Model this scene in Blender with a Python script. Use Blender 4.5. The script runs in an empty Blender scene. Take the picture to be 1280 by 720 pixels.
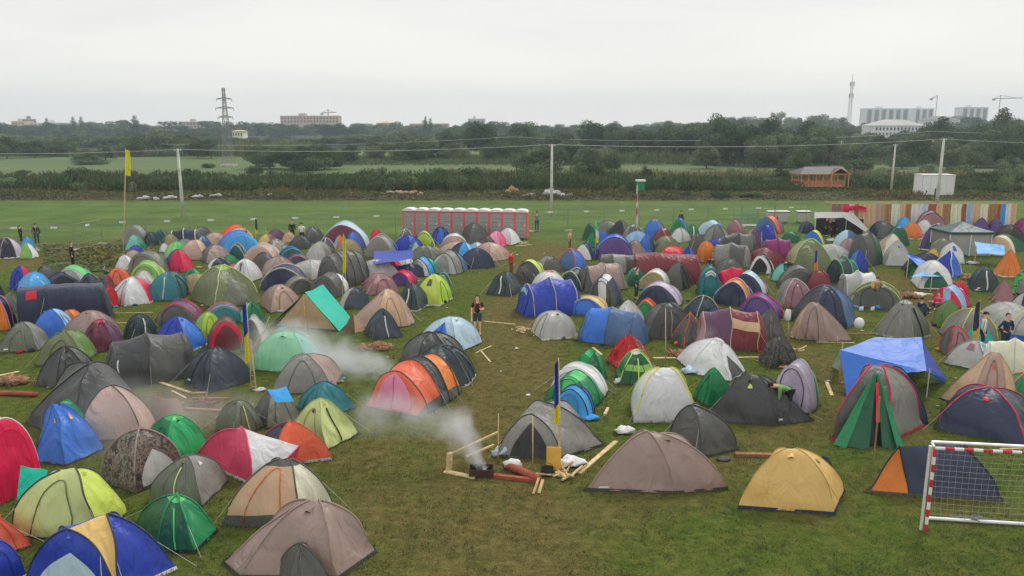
import bpy, bmesh, math, random
import numpy as np
from mathutils import Vector, Matrix, Euler

random.seed(11)
RNG = np.random.default_rng(11)
SC = bpy.context.scene
COL = SC.collection
PI = math.pi

# ------------------------------------------------------------------ camera
CAM_H = 9.3
FPX = 985.0                       # focal length in pixels of the 1280 px photograph
PITCH = math.atan((360 - 156) / FPX)
CP, SP = math.cos(PITCH), math.sin(PITCH)

def ground(px, py, z=0.0):
    """point of the plane z under a pixel of the 1280x720 photograph"""
    dx = (px - 640) / FPX
    dy = (360 - py) / FPX
    d = Vector((dx, CP + dy * SP, -SP + dy * CP))
    t = (z - CAM_H) / d.z
    return Vector((d.x * t, d.y * t, z))

def at_depth(px, py, Y):
    dx = (px - 640) / FPX
    dy = (360 - py) / FPX
    d = Vector((dx, CP + dy * SP, -SP + dy * CP))
    t = Y / d.y
    return Vector((d.x * t, Y, CAM_H + d.z * t))

def project(p):
    x, y, z = p[0], p[1], p[2] - CAM_H
    dep = y * CP - z * SP
    up = y * SP + z * CP
    dep = max(dep, 0.5)
    return 640 + FPX * x / dep, 360 - FPX * up / dep

# ------------------------------------------------------------------ colours (as seen, sRGB)
C8 = dict(
 navy=(44,50,72), dnavy=(34,38,52), royal=(36,58,150), blue=(56,104,185), azure=(70,145,215), ltblue=(135,170,212),
 paleblue=(168,188,212), steel=(70,94,128), slate=(56,64,74), dslate=(44,58,62), charcoal=(62,62,62), black=(38,38,40),
 dgrey=(82,82,78), grey=(120,118,112), mgrey=(140,138,134), ltgrey=(168,166,162), white=(214,214,214), cream=(208,198,176),
 tan=(190,160,130), beige=(170,142,128), taupe=(142,122,114), brown=(108,84,70), dbrown=(70,54,48), olive=(98,104,72),
 olgrey=(98,102,88), khaki=(138,126,92), lime=(160,188,72), ylime=(184,198,92), palelime=(180,188,126), green=(36,118,74),
 bgreen=(44,150,88), dgreen=(30,84,56), mint=(125,184,145), lgreen=(84,180,104), teal=(42,108,116), dteal=(32,76,78),
 aqua=(110,178,165), turq=(28,172,150), purple=(84,60,116), plum=(88,58,82), magenta=(130,40,98), pink=(212,120,150),
 rose=(196,70,100), rosebrown=(142,102,106), maroon=(96,40,58), wine=(108,42,48), red=(192,40,50), crimson=(190,32,70),
 coral=(238,92,62), orange=(240,115,50), gold=(222,166,104), yellow=(226,196,52), lilac=(170,160,178), ltgreen=(128,170,90),
 palegrey=(188,188,188), concrete=(178,176,168), wood=(205,180,140), dwood=(150,112,80), bark=(120,85,62), redwood=(150,84,66),
 skin=(205,155,130), hair=(48,38,32), denim=(62,76,104), orangewood=(205,128,84), roofgrey=(96,88,86), offwhite=(204,202,196),
 khakigreen=(92,116,62), camobase=(104,92,84), flagblue=(34,60,150), flagyellow=(232,190,40), mustard=(208,160,78))

def s2l(c):
    return c / 12.92 if c <= 0.04045 else ((c + 0.055) / 1.055) ** 2.4

ALB = 1.5
def col(name, k=1.0):
    c = C8[name] if isinstance(name, str) else name
    l = [min(0.86, s2l(v / 255.0) * ALB * k) for v in c[:3]]
    g = .3 * l[0] + .55 * l[1] + .15 * l[2]
    return tuple(max(0.0, g + (v - g) * 1.05) for v in l) + (1.0,)

# ------------------------------------------------------------------ materials
def newmat(name):
    m = bpy.data.materials.new(name); m.use_nodes = True
    nt = m.node_tree
    for n in list(nt.nodes): nt.nodes.remove(n)
    out = nt.nodes.new('ShaderNodeOutputMaterial')
    b = nt.nodes.new('ShaderNodeBsdfPrincipled')
    nt.links.new(b.outputs[0], out.inputs[0])
    return m, nt, b, out

def N(nt, t, **kw):
    n = nt.nodes.new(t)
    for k, v in kw.items():
        if k.startswith('i_'):
            key = k[2:]
            key = int(key) if key.isdigit() else key.replace('_', ' ')
            n.inputs[key].default_value = v
        else: setattr(n, k, v)
    return n

def mixc(nt, fac, a, b, blend='MIX'):
    n = nt.nodes.new('ShaderNodeMix'); n.data_type = 'RGBA'; n.blend_type = blend
    for sock, v in ((n.inputs[0], fac), (n.inputs[6], a), (n.inputs[7], b)):
        if hasattr(v, 'is_linked') or hasattr(v, 'links'): nt.links.new(v, sock)
        else: sock.default_value = v
    return n.outputs[2]

def ramp(nt, src, stops):
    r = nt.nodes.new('ShaderNodeValToRGB')
    e = r.color_ramp.elements
    while len(e) < len(stops): e.new(0.5)
    for i, (p, c) in enumerate(stops):
        e[i].position = p; e[i].color = c if len(c) == 4 else (*c, 1)
    nt.links.new(src, r.inputs[0]); return r.outputs[0]

def attr_mat(name, rough=0.7, noise=0.12, nscale=3.0, bump=0.0, bscale=4.0, bdist=0.05, trans=0.0, spec=0.3, metal=0.0, pattern=None):
    m, nt, b, out = newmat(name)
    a = N(nt, 'ShaderNodeAttribute', attribute_name='Col')
    tc = N(nt, 'ShaderNodeTexCoord')
    oi = N(nt, 'ShaderNodeObjectInfo')
    add = N(nt, 'ShaderNodeVectorMath', operation='ADD')
    nt.links.new(tc.outputs['Object'], add.inputs[0])
    mul = N(nt, 'ShaderNodeMath', operation='MULTIPLY', i_1=37.0)
    nt.links.new(oi.outputs['Random'], mul.inputs[0]); nt.links.new(mul.outputs[0], add.inputs[1])
    vec = add.outputs[0]
    n1 = N(nt, 'ShaderNodeTexNoise', i_Scale=nscale, i_Detail=5.0, i_Roughness=0.6)
    nt.links.new(vec, n1.inputs['Vector'])
    v = N(nt, 'ShaderNodeMapRange', i_1=0.3, i_2=0.7, i_3=1 - noise, i_4=1 + noise)
    nt.links.new(n1.outputs[0], v.inputs[0])
    base = a.outputs['Color']
    if pattern == 'camo':
        vo = N(nt, 'ShaderNodeTexNoise', i_Scale=7.0, i_Detail=2.0, i_Distortion=0.8); nt.links.new(vec, vo.inputs['Vector'])
        r = ramp(nt, vo.outputs[0], [(0.0, (.25, .25, .22)), (0.43, (.3, .3, .27)), (0.46, (1.0, .95, .95)), (0.53, (1.1, 1.05, 1.0)), (0.56, (.6, .5, .45)), (1, (.55, .5, .45))])
        r.node.color_ramp.interpolation = 'CONSTANT'
        base = mixc(nt, 1.0, base, r, 'MULTIPLY')
    if pattern == 'floral':
        vo = N(nt, 'ShaderNodeTexVoronoi', i_Scale=6.5); nt.links.new(vec, vo.inputs['Vector'])
        r = ramp(nt, vo.outputs['Distance'], [(0.0, (1.7, 1.7, 1.6)), (0.3, (1.0, .8, .8)), (0.45, (.55, .35, .3)), (1, (.8, .9, .6))])
        base = mixc(nt, 1.0, base, r, 'MULTIPLY')
    if pattern == 'check':
        ck = N(nt, 'ShaderNodeTexChecker', i_Scale=7.0); nt.links.new(vec, ck.inputs['Vector'])
        ck.inputs[1].default_value = (1, 1, 1, 1); ck.inputs[2].default_value = (1.5, 1.9, 1.8, 1)
        base = mixc(nt, 1.0, base, ck.outputs[0], 'MULTIPLY')
    if pattern == 'wood':
        mp = N(nt, 'ShaderNodeMapping'); mp.inputs['Scale'].default_value = (3, 3, 28)
        nt.links.new(vec, mp.inputs[0])
        w = N(nt, 'ShaderNodeTexNoise', i_Scale=3.0, i_Detail=4.0); nt.links.new(mp.outputs[0], w.inputs['Vector'])
        r = ramp(nt, w.outputs[0], [(0.3, (.6, .55, .5)), (0.7, (1.15, 1.12, 1.1))])
        base = mixc(nt, 1.0, base, r, 'MULTIPLY')
    mv = N(nt, 'ShaderNodeVectorMath', operation='SCALE')
    nt.links.new(base, mv.inputs[0]); nt.links.new(v.outputs[0], mv.inputs['Scale'])
    nt.links.new(mv.outputs[0], b.inputs['Base Color'])
    b.inputs['Roughness'].default_value = rough
    b.inputs['Specular IOR Level'].default_value = spec
    b.inputs['Metallic'].default_value = metal
    if bump:
        mp = N(nt, 'ShaderNodeMapping'); mp.inputs['Scale'].default_value = (1.0, 1.0, 0.3)
        nt.links.new(vec, mp.inputs[0])
        n2 = N(nt, 'ShaderNodeTexNoise', i_Scale=bscale, i_Detail=6.0, i_Roughness=0.45, i_Distortion=1.0)
        nt.links.new(mp.outputs[0], n2.inputs['Vector'])
        bp = N(nt, 'ShaderNodeBump', i_Strength=bump, i_Distance=bdist)
        nt.links.new(n2.outputs[0], bp.inputs['Height']); nt.links.new(bp.outputs[0], b.inputs['Normal'])
        if trans:
            tr = N(nt, 'ShaderNodeBsdfTranslucent'); mx = N(nt, 'ShaderNodeMixShader', i_0=trans)
            nt.links.new(mv.outputs[0], tr.inputs[0]); nt.links.new(bp.outputs[0], tr.inputs['Normal'])
            nt.links.new(b.outputs[0], mx.inputs[1]); nt.links.new(tr.outputs[0], mx.inputs[2]); nt.links.new(mx.outputs[0], out.inputs[0])
    return m

M = {}
FAB = dict(rough=0.42, noise=0.09, nscale=.9, bump=0.8, bscale=2.4, bdist=0.15, trans=0.10, spec=0.5)
M['fabric'] = attr_mat('tent_fabric', **FAB)
M['camo'] = attr_mat('camouflage_fabric', pattern='camo', **FAB)
M['floral'] = attr_mat('floral_fabric', pattern='floral', **FAB)
M['check'] = attr_mat('checked_fabric', pattern='check', **FAB)
M['plain'] = attr_mat('painted_surface', rough=0.6, noise=0.10, nscale=2.5)
M['cloth'] = attr_mat('clothing', rough=0.85, noise=0.12, nscale=9.0, bump=0.4, bscale=12, bdist=0.02)
M['skin'] = attr_mat('skin', rough=0.55, noise=0.05)
M['wood'] = attr_mat('raw_wood', rough=0.8, noise=0.18, nscale=2.0, pattern='wood')
M['metal'] = attr_mat('galvanised_metal', rough=0.45, noise=0.1, metal=0.3)
M['concrete'] = attr_mat('weathered_concrete', rough=0.9, noise=0.2, nscale=1.2)
M['wall'] = attr_mat('rendered_wall', rough=0.9, noise=0.1, nscale=0.15)
M['tarp'] = attr_mat('tarpaulin', rough=0.45, noise=0.05, nscale=.8, bump=0.6, bscale=1.8, bdist=0.10, trans=0.12, spec=0.5)

# ------------------------------------------------------------------ mesh builder
class MB:
    def __init__(s): s.v = []; s.f = []; s.c = []
    def face(s, pts, c):
        i = len(s.v); s.v.extend([tuple(p) for p in pts]); s.f.append(tuple(range(i, i + len(pts)))); s.c.append(c)
    def grid(s, rows, cfun):
        """rows: list of rows of points (shared vertices, smooth)"""
        i0 = len(s.v); nr = len(rows); nc = len(rows[0])
        for r in rows: s.v.extend([tuple(p) for p in r])
        for a in range(nr - 1):
            for b in range(nc - 1):
                s.f.append((i0 + a * nc + b, i0 + a * nc + b + 1, i0 + (a + 1) * nc + b + 1, i0 + (a + 1) * nc + b))
                s.c.append(cfun(a, b) if callable(cfun) else cfun)
        return s
    def box(s, x0, y0, z0, x1, y1, z1, c):
        i = len(s.v)
        s.v += [(x0,y0,z0),(x1,y0,z0),(x1,y1,z0),(x0,y1,z0),(x0,y0,z1),(x1,y0,z1),(x1,y1,z1),(x0,y1,z1)]
        for f in ((0,3,2,1),(4,5,6,7),(0,1,5,4),(1,2,6,5),(2,3,7,6),(3,0,4,7)):
            s.f.append(tuple(i + k for k in f)); s.c.append(c)
        return s
    def tube(s, pts, r, c, n=6, r2=None, cfun=None):
        pts = [Vector(p) for p in pts]
        if r2 is None: r2 = r
        i0 = len(s.v); m = len(pts)
        for k, p in enumerate(pts):
            t = (pts[min(k + 1, m - 1)] - pts[max(k - 1, 0)])
            if t.length < 1e-9: t = Vector((0, 0, 1))
            t.normalize()
            a = Vector((0, 0, 1)) if abs(t.z) < 0.9 else Vector((1, 0, 0))
            u = t.cross(a).normalized(); w = t.cross(u)
            rr = r + (r2 - r) * k / max(1, m - 1)
            for j in range(n):
                an = 2 * PI * j / n
                q = p + (u * math.cos(an) + w * math.sin(an)) * rr
                s.v.append(tuple(q))
        for k in range(m - 1):
            for j in range(n):
                s.f.append((i0 + k * n + j, i0 + k * n + (j + 1) % n, i0 + (k + 1) * n + (j + 1) % n, i0 + (k + 1) * n + j))
                s.c.append(cfun(k) if cfun else c)
        s.f.append(tuple(i0 + j for j in range(n))[::-1]); s.c.append(cfun(0) if cfun else c)
        s.f.append(tuple(i0 + (m - 1) * n + j for j in range(n))); s.c.append(cfun(m - 2) if cfun else c)
        return s
    def blob(s, c0, rad, c, seg=10, rings=7, jit=0.0):
        rows = []
        for a in range(rings + 1):
            th = PI * a / rings; row = []
            for b in range(seg + 1):
                ph = 2 * PI * (b % seg) / seg
                k = 1 + jit * math.sin(3.1 * ph + 2.3 * th + c0[0] * 5) * math.sin(2 * th + c0[1] * 3)
                row.append((c0[0] + rad[0] * k * math.sin(th) * math.cos(ph), c0[1] + rad[1] * k * math.sin(th) * math.sin(ph), c0[2] + rad[2] * k * math.cos(th)))
            rows.append(row)
        return s.grid(rows, c)
    def lathe(s, prof, c, seg=16, org=(0, 0, 0)):
        rows = []
        for (r, z) in prof:
            rows.append([(org[0] + r * math.cos(2 * PI * j / seg), org[1] + r * math.sin(2 * PI * j / seg), org[2] + z) for j in range(seg + 1)])
        return s.grid(rows, c)
    def build(s, name, mat='plain', parent=None, smooth=False, loc=None):
        me = bpy.data.meshes.new(name)
        me.from_pydata(s.v, [], s.f)
        cols = np.empty((len(s.f), 4), np.float32)
        for i, c in enumerate(s.c): cols[i] = c if not isinstance(c, str) else col(c)
        lt = np.array([len(f) for f in s.f])
        at = me.color_attributes.new('Col', 'FLOAT_COLOR', 'CORNER')
        at.data.foreach_set('color', np.repeat(cols, lt, axis=0).ravel())
        if smooth: me.polygons.foreach_set('use_smooth', [True] * len(s.f))
        me.materials.append(M[mat] if isinstance(mat, str) else mat)
        me.update()
        o = bpy.data.objects.new(name, me); COL.objects.link(o)
        if parent is not None: o.parent = parent
        if loc is not None: o.location = loc
        return o

def tag(o, label=None, cat=None, group=None, kind=None):
    if label: o['label'] = label
    if cat: o['category'] = cat
    if group: o['group'] = group
    if kind: o['kind'] = kind
    return o

def empty(name, loc, label, cat, rz=0.0, group=None):
    o = bpy.data.objects.new(name, None); COL.objects.link(o)
    o.location = loc; o.rotation_euler = (0, 0, rz); o.empty_display_size = 0.3
    return tag(o, label, cat, group)

def copy_tree(o, parent=None):
    c = o.copy(); COL.objects.link(c); c.parent = parent
    for ch in list(o.children): copy_tree(ch, c)
    return c

def vcol(a, k): return (a[0]*k, a[1]*k, a[2]*k, 1)
# ------------------------------------------------------------------ people (built first: the scene is still small)
def skin_mesh(name, V, E, R, root, sub=2, squash=None):
    me = bpy.data.meshes.new(name); me.from_pydata([tuple(v) for v in V], E, [])
    o = bpy.data.objects.new(name, me); COL.objects.link(o)
    o.modifiers.new('skin', 'SKIN'); sk = me.skin_vertices
    if not sk:
        bm = bmesh.new(); bm.from_mesh(me); bm.verts.layers.skin.verify(); bm.to_mesh(me); bm.free(); sk = me.skin_vertices
    for i, r in enumerate(R):
        sk[0].data[i].radius = r if isinstance(r, tuple) else (r, r)
        sk[0].data[i].use_root = (i == root)
    m2 = o.modifiers.new('sub', 'SUBSURF'); m2.levels = sub; m2.render_levels = sub
    dg = bpy.context.evaluated_depsgraph_get()
    ev = o.evaluated_get(dg); res = bpy.data.meshes.new_from_object(ev)
    vs = [v.co.copy() for v in res.vertices]; fs = [tuple(p.vertices) for p in res.polygons]
    bpy.data.objects.remove(o); bpy.data.meshes.remove(me); bpy.data.meshes.remove(res)
    return vs, fs

POSES = {}
def base_pose():
    return dict(pelvis=(0, 0, .53), belly=(0, 0, .61), chest=(0, 0, .73), neck=(0, .005, .835), chin=(0, -.012, .872), head=(0, -.01, .93), crown=(0, 0, .975),
        hipL=(.055, 0, .515), kneeL=(.06, -.01, .285), ankL=(.062, .012, .05), toeL=(.068, -.085, .018),
        hipR=(-.055, 0, .515), kneeR=(-.06, -.01, .285), ankR=(-.062, .012, .05), toeR=(-.068, -.085, .018),
        shL=(.105, 0, .80), elL=(.135, .015, .64), wrL=(.14, -.03, .50), haL=(.14, -.045, .455),
        shR=(-.105, 0, .80), elR=(-.135, .015, .64), wrR=(-.14, -.03, .50), haR=(-.14, -.045, .455))
def pose(kind):
    p = base_pose()
    def mv(keys, d):
        for k in keys: p[k] = tuple(a + b for a, b in zip(p[k], d))
    up = ['belly', 'chest', 'neck', 'chin', 'head', 'crown', 'shL', 'elL', 'wrL', 'haL', 'shR', 'elR', 'wrR', 'haR']
    def rotx(keys, piv, deg):
        a = math.radians(deg); c, s = math.cos(a), math.sin(a)
        for k in keys:
            x, y, z = p[k]; y -= piv[1]; z -= piv[2]
            p[k] = (x, piv[1] + y * c - z * s, piv[2] + y * s + z * c)
    if kind == 'walk':
        mv(['kneeL'], (0, -.07, .01)); mv(['ankL', 'toeL'], (0, -.10, .0)); mv(['kneeR'], (0, .0, 0)); mv(['ankR'], (0, .12, .03)); mv(['toeR'], (0, .11, .0))
        mv(['elL'], (0, .05, 0)); mv(['wrL', 'haL'], (0, .10, .01)); mv(['elR'], (0, -.03, 0)); mv(['wrR', 'haR'], (0, -.09, .02))
    if kind == 'bend':
        rotx(up, p['pelvis'], 72)
        mv(['kneeL', 'kneeR'], (0, -.03, -.01)); mv(['ankL', 'ankR', 'toeL', 'toeR'], (0, .0, 0))
        for s in 'LR':
            sx = 1 if s == 'L' else -1
            x, y, z = p['sh' + s]; p['el' + s] = (x + .01 * sx, y - .02, z - .16); p['wr' + s] = (x, y - .05, z - .30); p['ha' + s] = (x, y - .06, z - .345)
    if kind == 'hips':
        for s in 'LR':
            sx = 1 if s == 'L' else -1
            p['el' + s] = (.19 * sx, .03, .655); p['wr' + s] = (.095 * sx, -.035, .575); p['ha' + s] = (.07 * sx, -.065, .56)
    if kind == 'phone':
        p['elR'] = (-.13, -.03, .65); p['wrR'] = (-.06, -.14, .70); p['haR'] = (-.045, -.165, .725)
    if kind == 'vest':      # one arm up to a strap on the chest
        p['elL'] = (.145, .0, .65); p['wrL'] = (.09, -.11, .655); p['haL'] = (.07, -.135, .68)
    if kind == 'sit':
        mv(list(p.keys()), (0, 0, -.44))
        for s in 'LR':
            sx = 1 if s == 'L' else -1
            p['knee' + s] = (.09 * sx, -.20, .22); p['ank' + s] = (.08 * sx, -.27, .045); p['toe' + s] = (.08 * sx, -.36, .018)
            p['hip' + s] = (.055 * sx, -.02, .085)
            p['el' + s] = (.14 * sx, -.05, .22); p['wr' + s] = (.08 * sx, -.17, .235); p['ha' + s] = (.06 * sx, -.205, .24)
    return p

def person(loc, h, yaw, label, kind='stand', shirt='black', trousers='denim', hair='hair', shorts=False, sleeves='long', extra=None, sex='m', group=None):
    p = {k: Vector(v) * h for k, v in pose(kind).items()}
    root = empty('person', loc, label, 'person', yaw, group)
    sw = 1.0 if sex == 'm' else .88
    order = ['pelvis', 'belly', 'chest', 'neck', 'chin', 'head', 'crown'] + [a + s for s in 'LR' for a in ('hip', 'knee', 'ank', 'toe')] + [a + s for s in 'LR' for a in ('sh', 'el', 'wr', 'ha')]
    rad = dict(pelvis=(.062, .05), belly=(.058, .045), chest=(.072, .052), neck=(.030, .030), chin=(.040, .042), head=(.044, .053), crown=(.032, .038),
               hip=.05, knee=.031, ank=.021, toe=(.024, .016), sh=.034, el=.023, wr=.0165, ha=(.016, .02))
    R = []
    for k in order:
        r = rad.get(k) or rad[k[:-1]]
        R.append(tuple(v * h for v in r) if isinstance(r, tuple) else r * h)
    ix = {k: i for i, k in enumerate(order)}
    E = [('pelvis', 'belly'), ('belly', 'chest'), ('chest', 'neck'), ('neck', 'chin'), ('chin', 'head'), ('head', 'crown')]
    for s in 'LR': E += [('pelvis', 'hip' + s), ('hip' + s, 'knee' + s), ('knee' + s, 'ank' + s), ('ank' + s, 'toe' + s), ('chest', 'sh' + s), ('sh' + s, 'el' + s), ('el' + s, 'wr' + s), ('wr' + s, 'ha' + s)]
    V = [p[k] for k in order]
    vs, fs = skin_mesh('body', V, [(ix[a], ix[b]) for a, b in E], R, 0)
    mb = MB(); mb.v = [tuple(v) for v in vs]; mb.f = list(fs); mb.c = [col('skin')] * len(fs)
    # face: nose, ears, eyes, mouth; fingers
    hd = p['head']; f = (p['crown'] - p['chin']).normalized(); fw = Vector((0, -1, 0)) if kind != 'bend' else Vector((0, -.35, -.95))
    if kind == 'bend': fw = fw.normalized()
    side = Vector((1, 0, 0))
    nose = hd + fw * .052 * h - f * .012 * h
    mb.tube([nose + f * .012 * h - fw * .004 * h, nose + fw * .010 * h - f * .004 * h], .004 * h, col('skin'), 5, .007 * h)
    for sx in (-1, 1):
        mb.blob(tuple(hd + side * .046 * h * sx - f * .006 * h), (.006 * h, .010 * h, .015 * h), col('skin'), 6, 4)
        mb.blob(tuple(hd + fw * .050 * h + side * .017 * h * sx + f * .002 * h), (.006 * h,) * 3, col('black'), 6, 4)
    mb.tube([hd + fw * .049 * h - f * .030 * h - side * .012 * h, hd + fw * .051 * h - f * .031 * h, hd + fw * .049 * h - f * .030 * h + side * .012 * h], .0032 * h, col('rosebrown'), 4)
    for s in 'LR':
        ha, wr = p['ha' + s], p['wr' + s]; d = (ha - wr).normalized()
        sx = 1 if s == 'L' else -1
        lat = Vector((0, 1, 0)); lat = (lat - d * lat.dot(d)).normalized(); inn = d.cross(lat) * (1)
        if inn.x * sx > 0: inn = -inn
        for q, (o_, ln) in enumerate(((-.015, .036), (-.005, .042), (.005, .039), (.015, .030))):
            b = ha - d * .004 * h + lat * o_ * h
            mb.tube([b, b + d * ln * .55 * h + inn * .003 * h, b + d * ln * h + inn * .014 * h], .0056 * h, col('skin'), 5, .0042 * h)
        b = wr + (ha - wr) * .35 - lat * .014 * h
        mb.tube([b, b - lat * .012 * h + d * .016 * h + inn * .006 * h, b - lat * .014 * h + d * .034 * h + inn * .012 * h], .0068 * h, col('skin'), 5, .005 * h)
    body = mb.build('body', 'skin', root, smooth=True)
    def cloth(nm, keys, edges, c, grow, cut=None, over=None):
        ks = keys; ii = {k: i for i, k in enumerate(ks)}
        RR = []
        for k in ks:
            r = rad.get(k) or rad[k[:-1]]
            r = r if isinstance(r, tuple) else (r, r)
            g = grow if not over or k not in over else over[k]
            RR.append(tuple((v + g) * h for v in r))
        VV = [(p[k] if k in p else cut[k]) for k in ks]
        v2, f2 = skin_mesh(nm, VV, [(ii[a], ii[b]) for a, b in edges], RR, 0, 1)
        m = MB(); m.v = [tuple(v) for v in v2]; m.f = list(f2); m.c = [col(c)] * len(f2)
        return m.build(nm, 'cloth', root, smooth=True)
    cut = {}
    for s in 'LR':
        cut['mid' + s] = p['kneeoff' + s] if 'kneeoff' + s in p else p['hip' + s].lerp(p['knee' + s], .82)
        cut['cuf' + s] = p['knee' + s].lerp(p['ank' + s], .9)
        cut['sle' + s] = p['sh' + s].lerp(p['el' + s], .72)
        cut['lon' + s] = p['el' + s].lerp(p['wr' + s], .92)
    rad2 = dict(mid=.040, cuf=.026, sle=.030, lon=.020)
    rad.update({k: v for k, v in rad2.items()})
    cut['nb'] = p['chest'].lerp(p['neck'], .85); rad['nb'] = (.036, .034)
    cut['wa'] = p['pelvis'].lerp(p['belly'], .25); rad['wa'] = (.062, .05)
    ks = ['belly', 'wa', 'chest', 'nb'] + ['sh' + s for s in 'LR']
    ed = [('wa', 'belly'), ('belly', 'chest'), ('chest', 'nb'), ('chest', 'shL'), ('chest', 'shR')]
    if sleeves == 'long':
        ks += ['el' + s for s in 'LR'] + ['lon' + s for s in 'LR']
        for s in 'LR': ed += [('sh' + s, 'el' + s), ('el' + s, 'lon' + s)]
    elif sleeves == 'short':
        ks += ['sle' + s for s in 'LR']
        for s in 'LR': ed += [('sh' + s, 'sle' + s)]
    cloth('shirt' if sleeves != 'long' else 'jacket', ks, ed, shirt, .010, cut)
    ks = ['pelvis', 'hipL', 'hipR']; ed = [('pelvis', 'hipL'), ('pelvis', 'hipR')]
    if shorts:
        ks += ['midL', 'midR']
        for s in 'LR': ed += [('hip' + s, 'mid' + s)]
    else:
        ks += ['kneeL', 'kneeR', 'cufL', 'cufR']
        for s in 'LR': ed += [('hip' + s, 'knee' + s), ('knee' + s, 'cuf' + s)]
    cloth('shorts' if shorts else 'trousers', ks, ed, trousers, .008, cut)
    for s in 'LR':
        a, t = p['ank' + s], p['toe' + s]
        m = MB(); m.tube([Vector((a.x, a.y + .025 * h, .02 * h + min(a.z, t.z) * 0)), Vector(((a.x + t.x) / 2, (a.y + t.y) / 2, .022 * h)), Vector((t.x, t.y - .012 * h, .016 * h))], .027 * h, col('charcoal'), 8, .02 * h)
        m.build('shoe', 'cloth', root, smooth=True)
    # hair as a cap over the back and top of the head
    m = MB(); rows = []
    c0 = p['head'] + f * .008 * h - fw * .006 * h
    bk = -fw
    low = .55 if sex == 'm' else .8
    for a in range(7):
        th = (PI * low) * a / 6; row = []
        for b in range(13):
            ph = 2 * PI * b / 12
            dirv = side * math.cos(ph) + bk * math.sin(ph)
            lim = th * (1.0 if math.sin(ph) > -.2 else .52)
            row.append(c0 + (f * math.cos(lim) * 1.02 + dirv * math.sin(lim)) * (.058 * h))
        rows.append(row)
    m.grid(rows, col(hair)); m.build('hair', 'cloth', root, smooth=True)
    if extra: extra(root, p, h, f, fw)
    return root

def backpack(c):
    def ex(root, p, h, f, fw):
        m = MB(); b = p['chest']; m.blob((b.x, b.y + .095 * h, b.z - .01 * h), (.085 * h, .055 * h, .12 * h), col(c), 10, 8); m.build('backpack', 'cloth', root, smooth=True)
    return ex
def sidebag(c):
    def ex(root, p, h, f, fw):
        m = MB(); b = p['belly']; m.blob((b.x + .12 * h, b.y + .05 * h, b.z + .08 * h), (.05 * h, .035 * h, .10 * h), col(c), 10, 8); m.build('shoulder_bag', 'cloth', root, smooth=True)
    return ex
def cap(c):
    def ex(root, p, h, f, fw):
        m = MB(); c0 = p['head'] + f * .018 * h
        m.lathe([(.058 * h, 0), (.057 * h, .02 * h), (.042 * h, .04 * h), (.0, .047 * h)], col(c), 14, tuple(c0))
        m.grid([[c0 + Vector((x * .03 * h, -.05 * h, .002 * h)) for x in (-1.5, -.5, .5, 1.5)], [c0 + Vector((x * .022 * h, -.10 * h, -.006 * h)) for x in (-1.5, -.5, .5, 1.5)]], col(c))
        m.build('cap', 'cloth', root, smooth=True)
    return ex
def stripes(c):
    def ex(root, p, h, f, fw):
        for s in 'LR':
            sx = 1 if s == 'L' else -1
            m = MB(); m.tube([p['sh' + s] + Vector((sx * .038, 0, .015)) * h, p['el' + s] + Vector((sx * .034, 0, 0)) * h, p['wr' + s] + Vector((sx * .026, 0, .01)) * h], .007 * h, col(c), 5)
            m.build('sleeve_stripe', 'cloth', root, smooth=True)
        cap_(root, p, h, f, fw) if False else None
    return ex
def straps(c):
    def ex(root, p, h, f, fw):
        for sx in (-1, 1):
            m = MB(); m.tube([Vector((sx * .055, .05, .80)) * h, Vector((sx * .058, -.035, .815)) * h, Vector((sx * .06, -.072, .75)) * h, Vector((sx * .066, -.06, .66)) * h, Vector((sx * .07, .03, .62)) * h], .011 * h, col(c), 5)
            m.build('pack_strap', 'cloth', root, smooth=True)
        b = p['haR']; m = MB(); m.lathe([(.0, 0), (.03, 0), (.032, .14), (.014, .18), (.014, .21), (0, .21)], col('white'), 10, (b.x, b.y - .02, b.z - .20)); m.build('water_bottle', 'plain', root, smooth=True)
    return ex
def two(*fs):
    def ex(*a):
        for f in fs: f(*a)
    return ex
def G_(px, py): return ground(px, py)
R_ = math.radians
person(G_(597, 419), 1.86, R_(5), 'man in a black T-shirt and dark shorts standing on the path with a white bottle', 'vest', 'black', 'dslate', 'hair', True, 'short', straps('coral'))
person(G_(47, 307), 1.78, R_(200), 'person in black standing beside the olive green tent at far left', 'stand', 'black', 'dslate')
person(G_(27, 304), 1.45, R_(150), 'person in black half hidden behind the dark navy dome tent at far left', 'stand', 'black', 'black')
person(G_(92, 335), 1.78, R_(100), 'person all in black standing by the uncut grass patch', 'stand', 'black', 'black')
person(G_(307, 311), 1.76, R_(60), 'person in a dull brown jacket between the azure tent and the dark teal tent', 'stand', 'brown', 'dbrown')
person(G_(366, 302), 1.76, R_(20), 'person in a black jacket near the back row left of the one in white', 'stand', 'black', 'black')
person(G_(378, 306), 1.80, R_(-160), 'person in a white T-shirt with a dark number on the back', 'stand', 'white', 'dslate', 'hair', False, 'short')
person(G_(516, 294), 1.85, R_(170), 'person in a dark grey hooded top before the leftmost toilets', 'stand', 'dgrey', 'charcoal')
person(G_(540, 292), 1.75, R_(80), 'person in dark clothes waiting by the third toilet cabin', 'phone', 'dbrown', 'black')
person(G_(652, 289), 1.72, R_(150), 'person in a red top standing at the right end of the toilets', 'stand', 'red', 'dslate')
person(G_(671, 290), 1.86, R_(200), 'person in a grey top and blue jeans right of the toilets', 'phone', 'grey', 'denim', 'hair', False, 'short')
person(G_(639, 345), 1.6, R_(120), 'person in a bright red jacket beside the camouflage dome at the path', 'stand', 'red', 'brown', 'red')
person(G_(712, 312), 1.5, R_(60), 'bare shouldered person behind the blue orange edged tent', 'stand', 'tan', 'brown', 'brown', False, 'short')
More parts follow.
